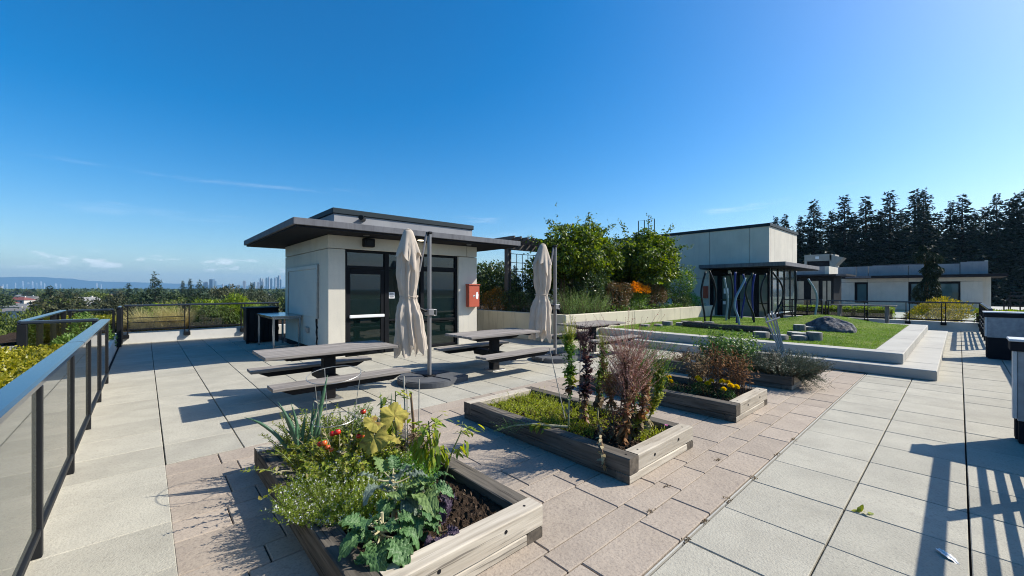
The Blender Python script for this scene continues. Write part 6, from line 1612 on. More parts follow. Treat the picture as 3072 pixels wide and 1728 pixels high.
# ------------------------------------------------------------------ planting outside the left railings
def hedge(name, label, u0, u1, v0, v1, z0, ztop, n, lL, lW, m, seed):
    root = E(name, label, 'hedge', ((u0 + u1) / 2, (v0 + v1) / 2, z0)); r = np.random.default_rng(seed)
    hz = lambda x, y: ztop + .035 * np.sin(x * 7 + seed) * np.cos(y * 5) + .03 * np.sin(y * 11 + x * 3)
    x = r.uniform(u0, u1, n); y = r.uniform(v0, v1, n); z = hz(x, y) - r.uniform(0, .07, n)
    # some on the sides
    k = n // 5; side = r.integers(0, 3, k); x[:k] = np.where(side == 0, u1, np.where(side == 1, u0, x[:k])); y[:k] = np.where(side == 2, np.where(r.uniform(size=k) < .5, v0, v1), y[:k]); z[:k] = r.uniform(z0, ztop, k)
    P_ = np.stack([x, y, z], 1); D_ = rdir(n, .25); V, T = kites(P_, D_, lL * r.uniform(.7, 1.3, n), lW * r.uniform(.7, 1.3, n), rdir(n, 1.0)); O('foliage', tri_mesh('foliage', V, T), m, root)
    bb = MB(); bb.box((u0 + .05, v0 + .05, z0), (u1 - .05, v1 - .05, ztop - .12)); O('shade_core', bb, 'hedge_in', root)
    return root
M['hedge_in'] = surf('hedge_shade_core', (0.022, 0.024, 0.008), (0.04, 0.04, 0.015), 30, rough=.95, spec=.05, bump=1.0, bscale=40, bdist=.05)  # solid dark box in the hedge: shade between leaves put into its colour
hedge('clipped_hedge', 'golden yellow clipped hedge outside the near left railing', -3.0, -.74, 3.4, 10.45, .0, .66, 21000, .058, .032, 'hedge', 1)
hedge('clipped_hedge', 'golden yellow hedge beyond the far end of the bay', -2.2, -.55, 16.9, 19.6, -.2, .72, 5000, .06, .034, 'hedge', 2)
shrub('bay_shrub', 'dark leafy shrub filling the railed bay', 'shrub', (-1.05, 12.0, .25), (.42, .9, .45), 2600, .07, .035, 'shrub_mid', 31, base_z=-.1)
shrub('bay_shrub', 'green shrub in the bay corner beside the railing post', 'shrub', (-.98, 14.6, .45), (.36, .8, .60), 2400, .07, .035, 'shrub_mid', 32, base_z=-.1)
def grass_clump(label, x, y, n, L_, lean):
    root = E('ornamental_grass', label, 'grass clump', (x, y, .25)); a = RNG.uniform(0, 6.283, n)
    base = np.stack([x + RNG.normal(size=n) * .07, y + RNG.normal(size=n) * .07, np.full(n, .22)], 1)
    d = np.stack([np.cos(a) * .45 + lean[0], np.sin(a) * .45 + lean[1], np.ones(n)], 1) + RNG.normal(size=(n, 3)) * .12
    V, T = blades(base, d, L_ * RNG.uniform(.55, 1.15, n), RNG.uniform(.008, .016, n), RNG.uniform(.6, 1.9, n), 6); O('blades', tri_mesh('blades', V, T), 'straw', root)
for x, y, n, L_, ln, lab in ((-.05, 17.15, 800, .95, (-.5, .0), 'straw coloured grass clump drooping left behind the far railing'), (.42, 17.15, 800, 1.0, (-.3, .1), 'middle straw grass clump behind the far railing'), (.88, 17.15, 800, 1.05, (.0, 0), 'upright straw grass clump by the far railing post'), (3.05, 17.4, 260, .95, (.3, 0), 'small straw grass clump near the kiosk wall')): grass_clump(lab, x, y, n, L_, ln)
def nandina(label, c_, rad, n, m, seed):
    root = E('nandina_shrub', label, 'shrub', (c_[0], c_[1], .2)); P_, nr = bush_pts(c_, rad, n, seed, flat_bottom=-.8); D_ = nr * .7 + RNG.normal(size=nr.shape) * .35 + np.array([0, 0, -.55])
    V, T = blades(P_, D_, RNG.uniform(.09, .16, n), RNG.uniform(.018, .03, n), .8, 3, 2.0); O('foliage', tri_mesh('foliage', V, T), m, root)
    bb = MB()
    for k in range(8): a = k * .8; bb.tube([(c_[0] + .1 * math.cos(a), c_[1] + .1 * math.sin(a), .1), (c_[0] + rad[0] * .6 * math.cos(a), c_[1] + rad[1] * .6 * math.sin(a), c_[2] + rad[2] * .5)], [.012, .006], 5, False)
    O('stems', bb, 'stem_brown', root)
nandina('bright yellow green bushy shrub left of the black cabinet', (2.55, 17.9, .92), (.72, .5, .46), 2600, 'bamboo', 3)
nandina('low yellow green shrub crown over the far railing', (1.75, 17.8, .76), (.75, .5, .42), 2400, 'bamboo', 4)
nandina('darker drooping shrub pressed against the far railing glass', (1.9, 17.15, .72), (.75, .35, .45), 2200, 'bamboo_dk', 5)
nandina('pale yellow tipped shrub above the grass clumps', (.45, 18.6, .80), (.5, .4, .36), 1300, 'bamboo', 6)
shrub('grey_shrub', 'greyish twiggy shrub close to the kiosk wall', 'shrub', (3.2, 18.6, 1.0), (.8, .6, .55), 2000, .08, .03, 'lavender', 33, base_z=.2)
b = MB(); b.grid(lambda s_, t_: (-3.2 + 12.2 * s_, 16.76 + 3.6 * t_, .22 + random.uniform(-.02, .02)), 40, 12); O('planting_soil', b, 'soil', kind='structure')
b = MB(); b.box((-3.2, 16.75, -1.2), (9.0, 20.4, .12)); b.box((-3.1, 3.3, -1.2), (-.72, 10.5, -.02)); b.box((-1.7, 10.5, -1.2), (-.71, 15.7, -.12)); O('planting_trough', b, 'curb', label='outer concrete planting troughs beyond the left railings', cat='planter')

# planting behind the back railing
M['juniper'] = leafm('golden_juniper', [(0.34, 0.26, 0.02), (0.46, 0.34, 0.025), (0.22, 0.20, 0.02), (0.12, 0.14, 0.02)], .3)
shrub('golden_juniper', 'round golden yellow juniper behind the back railing', 'juniper', (27.6, .85, .42), (1.25, 1.1, .82), 6000, .11, .035, 'juniper', 41, base_z=-.5, up=.9)
ws = E('weeping_spruce', 'tall narrow dark weeping spruce above the golden juniper', 'spruce', (29.2, 1.05, -.5)); M['spruce'] = leafm('spruce_needles', [(0.012, 0.022, 0.012), (0.022, 0.036, 0.018), (0.04, 0.052, 0.022)], .08, .6, .2)
n = 5200; t = RNG.uniform(0, 1, n) ** .9; zz = .35 + 3.5 * t; ax = 1.05 + .22 * np.sin(t * 7.5) * t; ay = 29.2
rad = (.33 * (1 - t) ** .5 + .10) * (1 + .35 * np.sin(t * 23 + 1.5 * np.sin(t * 9))) * RNG.uniform(.25, 1.0, n) ** .5
rad = np.where((t > .76) & (t < .9), rad * 1.55, rad); a = RNG.uniform(0, 6.283, n)
P_ = np.stack([ay + rad * np.cos(a), ax + rad * np.sin(a), zz], 1); D_ = np.stack([np.cos(a) * .5, np.sin(a) * .5, np.full(n, -1.0)], 1) + RNG.normal(size=(n, 3)) * .2
V, T = kites(P_, D_, RNG.uniform(.10, .20, n), RNG.uniform(.03, .06, n)); O('foliage', tri_mesh('foliage', V, T), 'spruce', ws)
bb = MB(); bb.tube([(29.2, 1.05, -.5), (29.2, 1.1, 2.0), (29.2, 1.2, 3.75)], [.10, .07, .02], 8); O('trunk', bb, 'stem_brown', ws)
hedge('low_hedge', 'low pale green hedge behind the back railing, left stretch', 28.8, 29.6, 2.3, 9.0, -.5, .62, 5000, .09, .05, 'bamboo', 5)
hedge('low_hedge', 'low pale green hedge right of the golden juniper', 28.8, 29.6, -2.0, -.5, -.5, .62, 1600, .09, .05, 'bamboo', 6)

# fallen leaves and weeds on the paving
fy = E('fallen_leaf', 'yellow green fallen leaf curled on the right paving', 'leaf', (3.88, .466, 0))
P_ = np.array([(3.88, .466, .006)] * 7) + RNG.normal(size=(7, 3)) * arr(.02, .03, .002); P_[:, 2] = .008
V, T = blades(P_, rdir(7, .15), .055, .028, .9, 4, 2.0); V[:, 2] = np.maximum(V[:, 2], .003); O('blade', tri_mesh('blade', V, T), 'let_yellow', fy)
fw_ = E('fallen_leaf', 'pale ribbed leaf lying near the bottom right', 'leaf', (3.6, .02, 0)); me = broad_leaf(.135, .045, .002, .15, 4, 14, 8, .002, .06).mesh('blade'); me.materials.append(M['dead_leafpale'] if 'dead_leafpale' in M else M['paper'])
o = put_leaf(me, fw_, (3.66, .09, .014), R(225), 0, 0, 1.0, 'blade')
wn_ = 0
for wi_, (x, y) in enumerate(((2.61, 1.19), (2.75, 1.52), (2.9, 1.195), (3.2, 1.62), (3.35, 1.2), (3.9, 1.19), (4.05, 1.55), (4.6, 1.2), (5.2, 1.2))):
    P_ = np.tile([x, y, .0], (26, 1)) + RNG.normal(size=(26, 3)) * arr(.022, .012, 0); V, T = kites(P_, rdir(26, .5), .018, .008)
    wd = O('joint_weed', tri_mesh('joint_weed', V, T), 'weed' if 'weed' in M else 'dead', label='tiny weed tuft in a joint of the pinkish paving, %s from the near end' % nth(wi_), cat='weed', group='weeds in the paving joints')

# ------------------------------------------------------------------ land below
M['land'] = surf('land', (0.05, 0.062, 0.035), (0.085, 0.085, 0.06), 0.012, 6, rough=.95, spec=.05, speck=(0.14, 0.135, 0.12), sscale=.06, samt=.5, offs=False)
M['hill'] = surf('hill_forest', (0.03, 0.05, 0.035), (0.045, 0.06, 0.045), 0.002, 6, rough=.95, spec=.05, offs=False)
b = MB(); S_ = 16000
b.add([(-S_, -S_, GZ), (S_, -S_, GZ), (S_, S_, GZ), (-S_, S_, GZ)], [(0, 1, 2, 3)]); O('ground', b, 'land', kind='structure')
def ridge(name, pts, d0, depth):
    b = MB(); n = len(pts); vs = []
    for (px, py) in pts:
        t = at(px, py, d0); vs.append((t.x, t.y, GZ - 5)); vs.append(tuple(t)); e = at(px, py, d0 + depth); vs.append((e.x, e.y, GZ - 5))
    fs = []
    for i in range(n - 1): fs += [(i * 3, (i + 1) * 3, (i + 1) * 3 + 1, i * 3 + 1), (i * 3 + 1, (i + 1) * 3 + 1, (i + 1) * 3 + 2, i * 3 + 2)]
    b.add(vs, fs); O(name, b, 'hill', kind='structure')
ridge('hills', [(-300, 840), (-120, 834), (0, 832), (60, 830.5), (130, 831), (165, 834), (215, 836), (260, 842), (320, 845), (420, 847), (520, 851), (700, 856), (900, 862)], 11000, 3000)

# ------------------------------------------------------------------ trees
M['bark'] = surf('bark', (0.07, 0.055, 0.042), (0.045, 0.036, 0.03), 6, rough=.95, spec=.05, stretch=(3, 3, .5))
M['fir'] = leafm('fir_needles', [(0.010, 0.021, 0.014), (0.019, 0.034, 0.020), (0.030, 0.048, 0.026)], .05, .6, .15)
M['fir_lit'] = leafm('cedar_needles', [(0.018, 0.036, 0.020), (0.030, 0.055, 0.027), (0.045, 0.072, 0.034)], .1, .6, .2)
M['decid'] = leafm('tree_leaf', [(0.03, 0.05, 0.02), (0.05, 0.078, 0.028), (0.07, 0.095, 0.035)], .2, .6, .2)
M['decid_y'] = leafm('yellow_tree_leaf', [(0.09, 0.125, 0.022), (0.13, 0.16, 0.03), (0.07, 0.10, 0.025)], .25, .6, .2)
M['decid_b'] = leafm('brown_tree_leaf', [(0.055, 0.062, 0.028), (0.075, 0.078, 0.036), (0.045, 0.055, 0.025)], .2, .6, .2)

def conifer_proto(name, H_, Rb, n_w, per, m, seed, droop=.35, ragged=.35, leaf=.55, bare=.06, tip=.0):
    """trunk plus whorls of drooping boughs, each bough a fan of needle sprays; unit is metres"""
    r = np.random.default_rng(seed); root = E(name, 'x', 'tree', (0, 0, 0))
    bb = MB(); bb.tube([(0, 0, 0), (0, 0, H_ * .5), (.05, 0, H_ * .98)], [H_ * .016, H_ * .010, .03], 7); O('trunk', bb, 'bark', root, local=True)
    P_ = []; D_ = []; Ls = []
    for w in range(n_w):
        t = min(.985, max(0.0, (w + r.uniform(-.3, .3)) / n_w) ** .9); z = H_ * (bare + (1 - bare) * t)
        Rw = Rb * (1 - t) ** .8 * (1 + ragged * r.uniform(-1, 1)) + .12
        nb = max(5, int(per * (1 - .42 * t)))
        for k in range(nb):
            a = r.uniform(0, 6.283); Lb = Rw * r.uniform(.35, 1.25); zb_ = z; z = z + r.uniform(-1.2, 1.2) * H_ / n_w; ns = max(4, int(Lb / leaf * 5.2))
            q = r.uniform(.03, 1.0, ns) ** .85
            x = Lb * q; zz = z - droop * Lb * q ** 1.4 + .16 * Lb * np.maximum(0, q - .8) * 3 * (1 if droop > 0 else 0)
            wob = r.normal(size=(ns, 3)) * arr(.10, .10, .07) * (Lb * .5 + .3)
            P_.append(np.stack([x * math.cos(a), x * math.sin(a), zz], 1) + wob)
            D_.append(np.tile([math.cos(a), math.sin(a), -droop * .8], (ns, 1)) + r.normal(size=(ns, 3)) * .45)
            z = zb_
            Ls.append(leaf * r.uniform(.6, 1.3, ns) * (1.0 - .52 * t))
    P_ = np.concatenate(P_); D_ = np.concatenate(D_); Ls = np.concatenate(Ls)
    V, T = kites(P_, D_, Ls, Ls * .52, rdir(len(P_), 1.0)); O('crown', tri_mesh('crown', V, T), m, root, local=True)
    return root
def decid_proto(name, H_, Rr, n, m, seed, leaf=.5):
    root = E(name, 'x', 'tree', (0, 0, 0)); r = random.Random(seed); bb = MB()
    bb.tube([(0, 0, 0), (.1, 0, H_ * .3), (0, .1, H_ * .6)], [H_ * .022, H_ * .016, H_ * .008], 7)
    for k in range(7): a = r.uniform(0, 6.28); bb.tube([(0, 0, H_ * r.uniform(.28, .45)), (math.cos(a) * Rr * .35, math.sin(a) * Rr * .35, H_ * .6), (math.cos(a) * Rr * .7, math.sin(a) * Rr * .7, H_ * r.uniform(.65, .85))], [H_ * .01, H_ * .007, H_ * .003], 5, False)
    O('trunk', bb, 'bark', root, local=True)
    parts = []
    for k in range(6):
        a = r.uniform(0, 6.28); q = r.uniform(0, .55) * Rr; c_ = (q * math.cos(a), q * math.sin(a), H_ * r.uniform(.52, .74)); s_ = r.uniform(.5, .75)
        parts.append(bush(c_, (Rr * s_, Rr * s_, H_ * .28 * s_ / .6), n // 6, leaf, leaf * .6, seed * 10 + k, lump=.4, shell=.5))
    V, T = join(*parts); O('crown', tri_mesh('crown', V, T), m, root, local=True); return root
firs = [conifer_proto('fir_tree', 30, 5.2, 60, 22, 'fir', s_, d_, .45, .78, .10) for s_, d_ in ((1, .32), (2, .22), (3, .42), (4, .28))]
ced = [conifer_proto('cedar_tree', 22, 5.6, 34, 16, 'fir_lit', 11, .10, .50, .95, .08), conifer_proto('cedar_tree', 16, 4.4, 34, 18, 'fir_lit', 12, .26, .32, .8, .05)]
dec = [decid_proto('leafy_tree', 11, 5.0, 2000, 'decid', 3, .75), decid_proto('leafy_tree', 10, 5.5, 2000, 'decid_y', 4, .75), decid_proto('leafy_tree', 11, 5.0, 2000, 'decid_b', 5, .75), decid_proto('leafy_tree', 12, 5.5, 2200, 'decid', 6, .8)]
dec_near = [decid_proto('leafy_tree', 11, 5.0, 9000, 'decid_y', 21, .28), decid_proto('leafy_tree', 11, 5.0, 9000, 'decid', 22, .28)]
used = set()
def plant(proto, px, ytop, d, label, group, H_, sc_w=1.0, zg=GZ):
    """stand a tree on the ground so that its top reaches the height seen at depth d"""
    t = at(px, ytop, d); s_ = (t.z - zg) / H_
    if id(proto) in used: o = tree_copy(proto)
    else: o = proto; used.add(id(proto))
    place(o, (t.x, t.y, zg), random.uniform(0, 6.28), (s_ * sc_w, s_ * sc_w, s_), label, group); return o
# dark firs on the right
F = [(2326, 650, 74), (2354, 648, 72), (2400, 648, 66), (2441, 604, 64), (2495, 630, 70), (2533, 590, 66), (2560, 640, 72), (2598, 592, 64), (2640, 632, 72), (2669, 577, 62), (2706, 628, 70), (2745, 574, 66), (2772, 567, 60), (2815, 640, 70), (2853, 604, 62), (2888, 587, 60), (2925, 635, 66), (2955, 625, 62), (2990, 582, 60), (3030, 600, 64), (3050, 580, 60), (3085, 560, 58), (3130, 600, 60)]
names = ['tall ragged fir', 'narrow dark fir', 'broad dark fir', 'spiky fir']
for i, (px, yt, d) in enumerate(F):
    plant(firs[i % 4], px, yt, d + 26, '%s, %s from the left in the tree line behind the right wing' % (names[i % 4], ORD[i] if i < 18 else ['nineteenth', 'twentieth', 'twenty first', 'twenty second', 'twenty third'][i - 18]), 'firs behind the right wing', 30, (1.1, 1.35, 1.0, 1.45)[i % 4])
for i in range(26):
    px = 2330 + i * 33 + random.uniform(-12, 12); plant(firs[(i * 3 + 1) % 4], px, random.uniform(668, 735), random.uniform(92, 125), 'mid height dark fir filling gaps of the right tree line, %s from left' % nth(i), 'lower firs of the right tree line', 30, random.uniform(1.3, 1.7))
for i in range(24):
    px = 2350 + i * 34 + random.uniform(-12, 12); plant(firs[(i * 5 + 2) % 4], px, random.uniform(720, 790), random.uniform(84, 92), 'low dark fir just above the far wing roof, %s from left' % nth(i), 'low firs above the far wing', 30, random.uniform(1.8, 2.3))
for i, px in enumerate((1447, 1470, 1497, 1520, 1545)):
    plant(firs[i % 4], px, (800, 790, 788, 800, 795)[i], 78 + 6 * i, 'distant fir, %s of five beside the kiosk and pergola post' % ORD[i], 'firs beyond the planter', 30, 1.2)
# left panorama: named trees
plant(ced[0], 465, 818, 118, 'tall thin topped cedar rising above the skyline on the left', 'cedars on the left', 22, .95)
plant(ced[1], 386, 849, 165, 'dark pointed conifer left of the tall thin cedar', 'cedars on the left', 16, 1.0)
plant(ced[1], 548, 842, 170, 'dark conifer pair, left one, right of the tall cedar', 'cedars on the left', 16, .8)
plant(ced[1], 570, 836, 172, 'dark conifer pair, right taller one', 'cedars on the left', 16, .75)
plant(ced[0], 600, 842, 120, 'flat topped cedar above the yellow green shrubs', 'cedars on the left', 22, 1.25)
plant(ced[1], 150, 857, 125, 'broad dark cedar left of the white gabled house', 'cedars on the left', 16, 1.35)
plant(ced[1], 205, 868, 138, 'dark tree right behind the broad cedar', 'cedars on the left', 16, 1.2)
plant(ced[1], 290, 890, 190, 'bluish spruce beside the white gabled house', 'cedars on the left', 16, .9)
plant(ced[1], 755, 848, 160, 'dark conifer close to the kiosk corner', 'cedars on the left', 16, 1.0)
plant(ced[1], 785, 855, 190, 'small conifer just left of the kiosk wall', 'cedars on the left', 16, .8)
plant(dec[1], 320, 880, 250, 'yellow green round tree in the middle of the town', 'trees on the left', 10, 1.3)
plant(dec[1], 292, 876, 300, 'lime green crown beyond the white gabled house', 'trees on the left', 10, 1.0)
plant(dec[2], 190, 900, 105, 'brownish spreading tree below the broad cedar', 'trees on the left', 11, 1.15)
plant(dec[2], 340, 896, 120, 'olive tree behind the railing corner post', 'trees on the left', 11, .9)
plant(dec_near[0], 35, 925, 36, 'yellow green tree top at the lower left frame edge', 'trees on the left', 11, .55)
plant(dec_near[1], 75, 945, 42, 'dark green tree beside the yellow green one at lower left', 'trees on the left', 11, .5)
plant(dec[2], 640, 876, 130, 'grey olive round tree below the blue tower', 'trees on the left', 11, .8)
plant(dec[2], 700, 868, 150, 'wide grey green tree right of the blue tower', 'trees on the left', 11, 1.1)
plant(dec[3], 505, 880, 140, 'leafy tree right of the tall thin cedar', 'trees on the left', 12, 1.0)
plant(dec[3], 430, 880, 150, 'leafy tree left of the tall thin cedar', 'trees on the left', 12, 1.0)
plant(dec[2], 790, 890, 110, 'brown green tree against the kiosk wall', 'trees on the left', 11, .9)
plant(dec[0], 720, 890, 100, 'dark leafy tree over the yellow green shrubs', 'trees on the left', 11, .8)
# countable street trees of the suburb
k = 0
for i in range(190):
    d = 120 * (6.5 ** (random.random() ** 1.25)); px = random.uniform(-90, 900)
    if 10 < px < 125 and d < 340: continue
    if 225 < px < 300 and d < 260: continue
    p = random.choice(dec + [ced[1]]); H_ = {id(dec[0]): 11, id(dec[1]): 10, id(dec[2]): 11, id(dec[3]): 12}.get(id(p), 16)
    hh = random.uniform(7, 12.5); yt = 867 + (1.63 - (GZ + hh)) / d * 1216
    plant(p, px, yt, d, 'small tree among the many in the suburb below', 'suburb trees', H_, random.uniform(.9, 1.4))
# far woods that read as one mass
n = 9000; d = 650 * (6.5 ** RNG.uniform(0, 1, n)); px = RNG.uniform(-200, 1000, n)
l_ = (px - 1536) / 1216; X = (math.sin(YAW) + l_ * math.cos(YAW)) * d; Y = (math.cos(YAW) - l_ * math.sin(YAW)) * d
hh = RNG.uniform(5, 13, n); nl = 7
P_ = np.repeat(np.stack([X, Y, np.full(n, GZ)], 1), nl, 0) + np.stack([RNG.normal(size=n * nl) * 4, RNG.normal(size=n * nl) * 4, RNG.uniform(.3, 1, n * nl) * np.repeat(hh, nl)], 1)
V, T = kites(P_, rdir(n * nl, .3), RNG.uniform(4, 7, n * nl), RNG.uniform(3, 5, n * nl)); O('far_woods', tri_mesh('far_woods', V, T), 'decid', label='hazy band of distant tree cover along the left horizon', cat='woods', kind='stuff')

# ------------------------------------------------------------------ houses
M['h_white'] = surf('house_white', (0.50, 0.48, 0.44), (0.44, 0.42, 0.39), 1, rough=.8); M['h_cream'] = surf('house_cream', (0.55, 0.49, 0.38), rough=.8); M['h_grey'] = surf('house_grey', (0.33, 0.33, 0.33), rough=.8)
M['r_red'] = surf('roof_red', (0.19, 0.06, 0.05), (0.15, 0.048, 0.042), 2, rough=.85); M['r_grey'] = surf('roof_grey', (0.17, 0.165, 0.16), (0.13, 0.125, 0.12), 2, rough=.85); M['r_brown'] = surf('roof_brown', (0.15, 0.10, 0.075), (0.12, 0.08, 0.06), 2, rough=.85); M['r_pale'] = surf('roof_pale', (0.22, 0.22, 0.215), (0.18, 0.18, 0.175), 2, rough=.85)
M['h_glass'] = surf('house_window', (0.03, 0.04, 0.05), rough=.1, spec=.6)
def house(label, px, ytop, d, w_, dp, hw, hr, wm, rm, rz=0.0, hip=True, zg=GZ):
    t = at(px, ytop, d); z0 = t.z - hw - hr
    root = E('house', label, 'house', (t.x, t.y, z0), 'suburb houses', -YAW + rz)
    bb = MB(); bb.box((-w_ / 2, -dp / 2, min(0, GZ - z0)), (w_ / 2, dp / 2, hw)); O('wall', bb, wm, root, local=True)
    e = .5; q = (w_ / 2 - dp / 2 * .9) if hip else w_ / 2 + e; q = max(q, .6)
    bb = MB(); bb.add([(-w_ / 2 - e, -dp / 2 - e, hw + .02), (w_ / 2 + e, -dp / 2 - e, hw + .02), (w_ / 2 + e, dp / 2 + e, hw + .02), (-w_ / 2 - e, dp / 2 + e, hw + .02), (-q, 0, hw + hr), (q, 0, hw + hr)], [(0, 1, 5, 4), (1, 2, 5), (2, 3, 4, 5), (3, 0, 4), (3, 2, 1, 0)]); o = O('roof', bb, rm, root, local=True)
    bb = MB(); bb.box((w_ * .2, -.4, hw + hr * .5), (w_ * .2 + .8, .4, hw + hr + .6)); O('chimney', bb, wm, o, local=True)
    nwin = max(2, int(w_ / 3.2))
    for k in range(nwin):
        x = -w_ / 2 + w_ * (k + .5) / nwin; bb = MB(); bb.box((x - .7, -dp / 2 - .06, hw - 1.9), (x + .7, -dp / 2 - .01, hw - .6)); O('window', bb, 'h_glass', root, local=True)
    return root
house('white house with dark red hip roof on the left', 60, 891, 300, 14, 9, 4.6, 2.2, 'h_white', 'r_red', .1)
house('white house with red roof at the left frame edge', 8, 900, 280, 12, 9, 4.6, 2.2, 'h_white', 'r_red', .4)
house('grey roofed white house behind the red roofed one', 88, 888, 360, 11, 8, 4.5, 3.0, 'h_white', 'r_grey', .2, False)
house('long low house with pale roof below the red roofed one', 70, 911, 215, 15, 8, 3.4, 1.6, 'h_white', 'r_pale', -.1)
house('dark roofed bungalow nearest at the left', 95, 921, 185, 13, 8, 3.2, 1.5, 'h_white', 'r_grey', .15)
house('cream bungalow below the pale roofed house', 40, 924, 190, 12, 8, 3.2, 1.5, 'h_cream', 'r_grey', .3)
house('white gabled house in the centre of the suburb', 262, 891, 235, 9, 10, 4.4, 3.4, 'h_white', 'r_pale', R(80), False)
house('small white gable peeping over the bay railing', 305, 921, 180, 6, 6, 2.6, 2.0, 'h_white', 'r_brown', R(85), False)
house('brown roofed house behind the bay railing', 272, 922, 170, 12, 8, 2.8, 1.5, 'h_grey', 'r_brown', .1)
house('grey roofed house left of the tall cedar', 382, 893, 270, 13, 8, 4.0, 2.4, 'h_white', 'r_grey', .1)
house('dark roofed house below the tall cedar', 400, 908, 190, 12, 8, 3.4, 1.8, 'h_grey', 'r_grey', .2)
house('pale house between the tall and the flat cedar', 533, 893, 290, 10, 8, 3.6, 2.2, 'h_white', 'r_grey', .3)
house('white roof among trees left of the centre houses', 232, 888, 380, 12, 9, 4.4, 2.4, 'h_white', 'r_pale', .2)
house('cream house in trees right of the broad cedar', 125, 900, 300, 12, 8, 4.4, 2.2, 'h_cream', 'r_brown', .1)
for i in range(34):
    d = random.uniform(420, 1100); px = random.uniform(-60, 880); hh = 7.0
    house('distant small house half hidden by suburb trees', px, 867 + (1.63 - (GZ + hh)) / d * 1216, d, random.uniform(12, 22), 9, 4.6, 2.4, random.choice(['h_white', 'h_cream', 'h_white']), random.choice(['r_grey', 'r_brown', 'r_pale', 'r_red']), random.uniform(-.5, .5), random.random() < .6)

# ------------------------------------------------------------------ far towers
M['t_pale'] = surf('tower_pale', (0.27, 0.29, 0.32), (0.20, 0.23, 0.26), .06, 2, rough=.6, stretch=(.2, .2, 6)); M['t_blue'] = surf('tower_blue_glass', (0.07, 0.13, 0.20), (0.05, 0.10, 0.17), .08, 2, rough=.25, spec=.6, stretch=(.2, .2, 5)); M['t_grey'] = surf('tower_grey', (0.28, 0.29, 0.31), (0.22, 0.23, 0.25), .06, 2, rough=.6, stretch=(.2, .2, 6))
def tower(px, w, ytop, d, m, label, step=True, rz=.4):
    t = at(px, ytop, d); W_ = w / 1216 * d / 1.25; root = E('tower_block', label, 'tower', (t.x, t.y, GZ), 'distant towers', -YAW + rz); H_ = t.z - GZ
    bb = MB(); bb.box((-W_ / 2, -W_ * .4, 0), (W_ / 2, W_ * .4, H_ * (.94 if step else 1))); O('shaft', bb, m, root, local=True)
    if step: bb = MB(); bb.box((-W_ * .3, -W_ * .25, H_ * .94), (W_ * .3, W_ * .25, H_)); O('penthouse', bb, m, root, local=True)
    bb = MB()
    for k in range(1, int(H_ / 9)): bb.box((-W_ / 2 - .6, -W_ * .4 - .6, k * 9), (W_ / 2 + .6, W_ * .4 + .6, k * 9 + 1.2))
    O('floor_bands', bb, 't_pale' if m != 't_pale' else 't_grey', root, local=True)
TW_ = [(46, 4, 848, 't_grey'), (67, 5, 843, 't_pale'), (84, 6, 847, 't_pale'), (96, 6, 844, 't_pale'), (108, 5, 849, 't_pale'), (122, 6, 843.5, 't_pale'), (133, 4, 849, 't_pale'), (166, 8, 850, 't_pale'), (180, 5, 851, 't_grey'), (20, 4, 852, 't_pale'), (290, 5, 849, 't_grey'), (303, 4, 853, 't_pale'), (8, 5, 853, 't_grey')]
for i, (px, w, yt, m) in enumerate(TW_): tower(px, w, yt, 8000, m, 'hazy tower, %s in the far left skyline' % ORD[i], True, random.uniform(-.4, .5))
tower(2, 8, 858, 1500, 't_pale', 'pale block cut by the left frame edge', False)
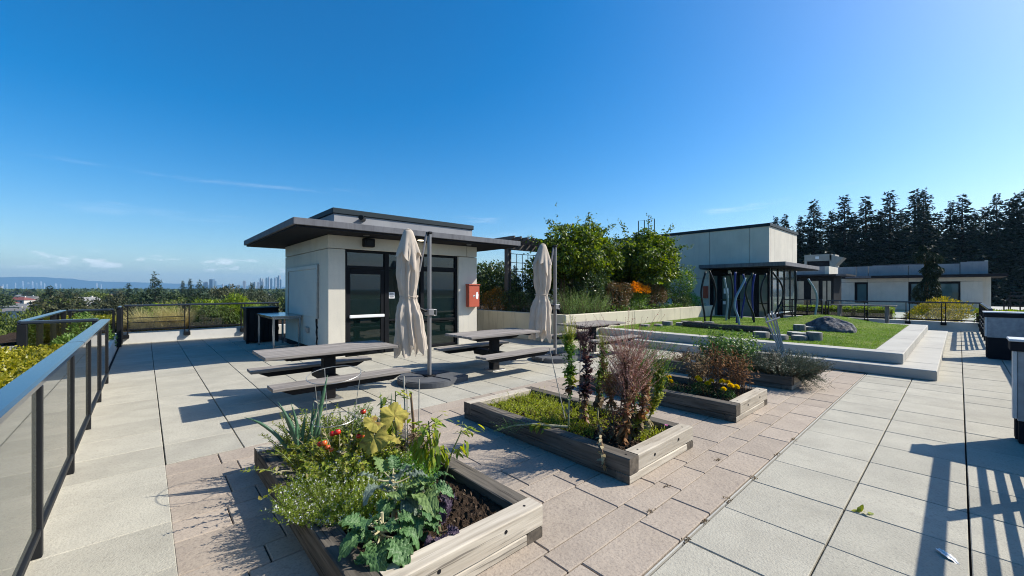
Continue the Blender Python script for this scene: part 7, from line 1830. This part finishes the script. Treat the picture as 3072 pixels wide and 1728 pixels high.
RT = [(617, 13, 845, 't_pale', 1900), (636, 13, 838, 't_blue', 1900), (645, 8, 842, 't_blue', 1910), (668, 5, 852, 't_grey', 2600), (690, 9, 851, 't_pale', 2400), (698, 6, 852, 't_grey', 2400), (716, 8, 854, 't_pale', 2200), (733, 9, 842, 't_grey', 2300), (764, 8, 846, 't_pale', 2000), (775, 7, 846, 't_grey', 2300), (783, 7, 834, 't_pale', 2500), (789, 5, 836, 't_grey', 2550), (786, 12, 844, 't_pale', 2100), (800, 6.5, 833, 't_blue', 2700), (807, 5, 830, 't_pale', 2900), (814, 7, 835, 't_blue', 2600), (826, 6, 832, 't_pale', 2700), (831, 5, 831.5, 't_grey', 2800), (838, 7.5, 825, 't_grey', 2800), (842, 5, 838, 't_blue', 2500)]
for i, (px, w, yt, m, d) in enumerate(RT): tower(px, w, yt, d * 1.7, m, 'city tower, %s from the left in the skyline beside the kiosk' % (ORD[i] if i < 18 else ['nineteenth', 'twentieth'][i - 18]), i != 1, random.uniform(-.4, .5))

# far terrace beyond the right corner
ft = E('far_terrace_railing', 'dark railings of a neighbouring roof terrace at the far right', 'railing', (46, -4.5, 0))
for k, (u0, v0, v1, zt) in enumerate(((40, -1.9, -7, .95), (46, -2.4, -9, 1.15), (52, -2.8, -12, 1.35))):
    for z_ in (zt, zt - .35, zt - .7): bb = MB(); bb.box((u0, v1, z_ - .03), (u0 + .06, v0, z_ + .03)); O('rail', bb, 'rail', ft)
    for q in range(9): y = v0 + (v1 - v0) * q / 8; bb = MB(); bb.box((u0 + .062, y - .03, zt - 1.4), (u0 + .12, y + .03, zt)); O('post', bb, 'rail', ft)
fu = E('parasol', 'tiny folded cream parasol on the neighbouring terrace', 'parasol', (48, -3.6, -.45)); bb = MB(); bb.lathe([(.26, .75), (.22, 1.1), (.12, 1.6), (.04, 2.0)], 12, (48, -3.6, -.35)); O('canopy', bb, 'fabric', fu); bb = MB(); bb.tube([(48, -3.6, -.45), (48, -3.6, 1.72)], .03, 6); O('mast', bb, 'mast', fu)

# ------------------------------------------------------------------ air
hz = bpy.data.materials.new('haze_air'); hz.use_nodes = True; nt = hz.node_tree; nt.nodes.clear()
out = nt.nodes.new('ShaderNodeOutputMaterial'); pv = nt.nodes.new('ShaderNodeVolumePrincipled'); pv.inputs['Color'].default_value = (0.36, 0.68, 1.0, 1); pv.inputs['Density'].default_value = 9.0e-5; pv.inputs['Anisotropy'].default_value = 0.15
nt.links.new(pv.outputs[0], out.inputs['Volume'])
b = MB(); b.box((-14900, -14900, GZ - 6.5), (14900, 14900, 420)); O('haze', b, hz, label='thin blue air haze over the whole view', cat='haze', kind='stuff')
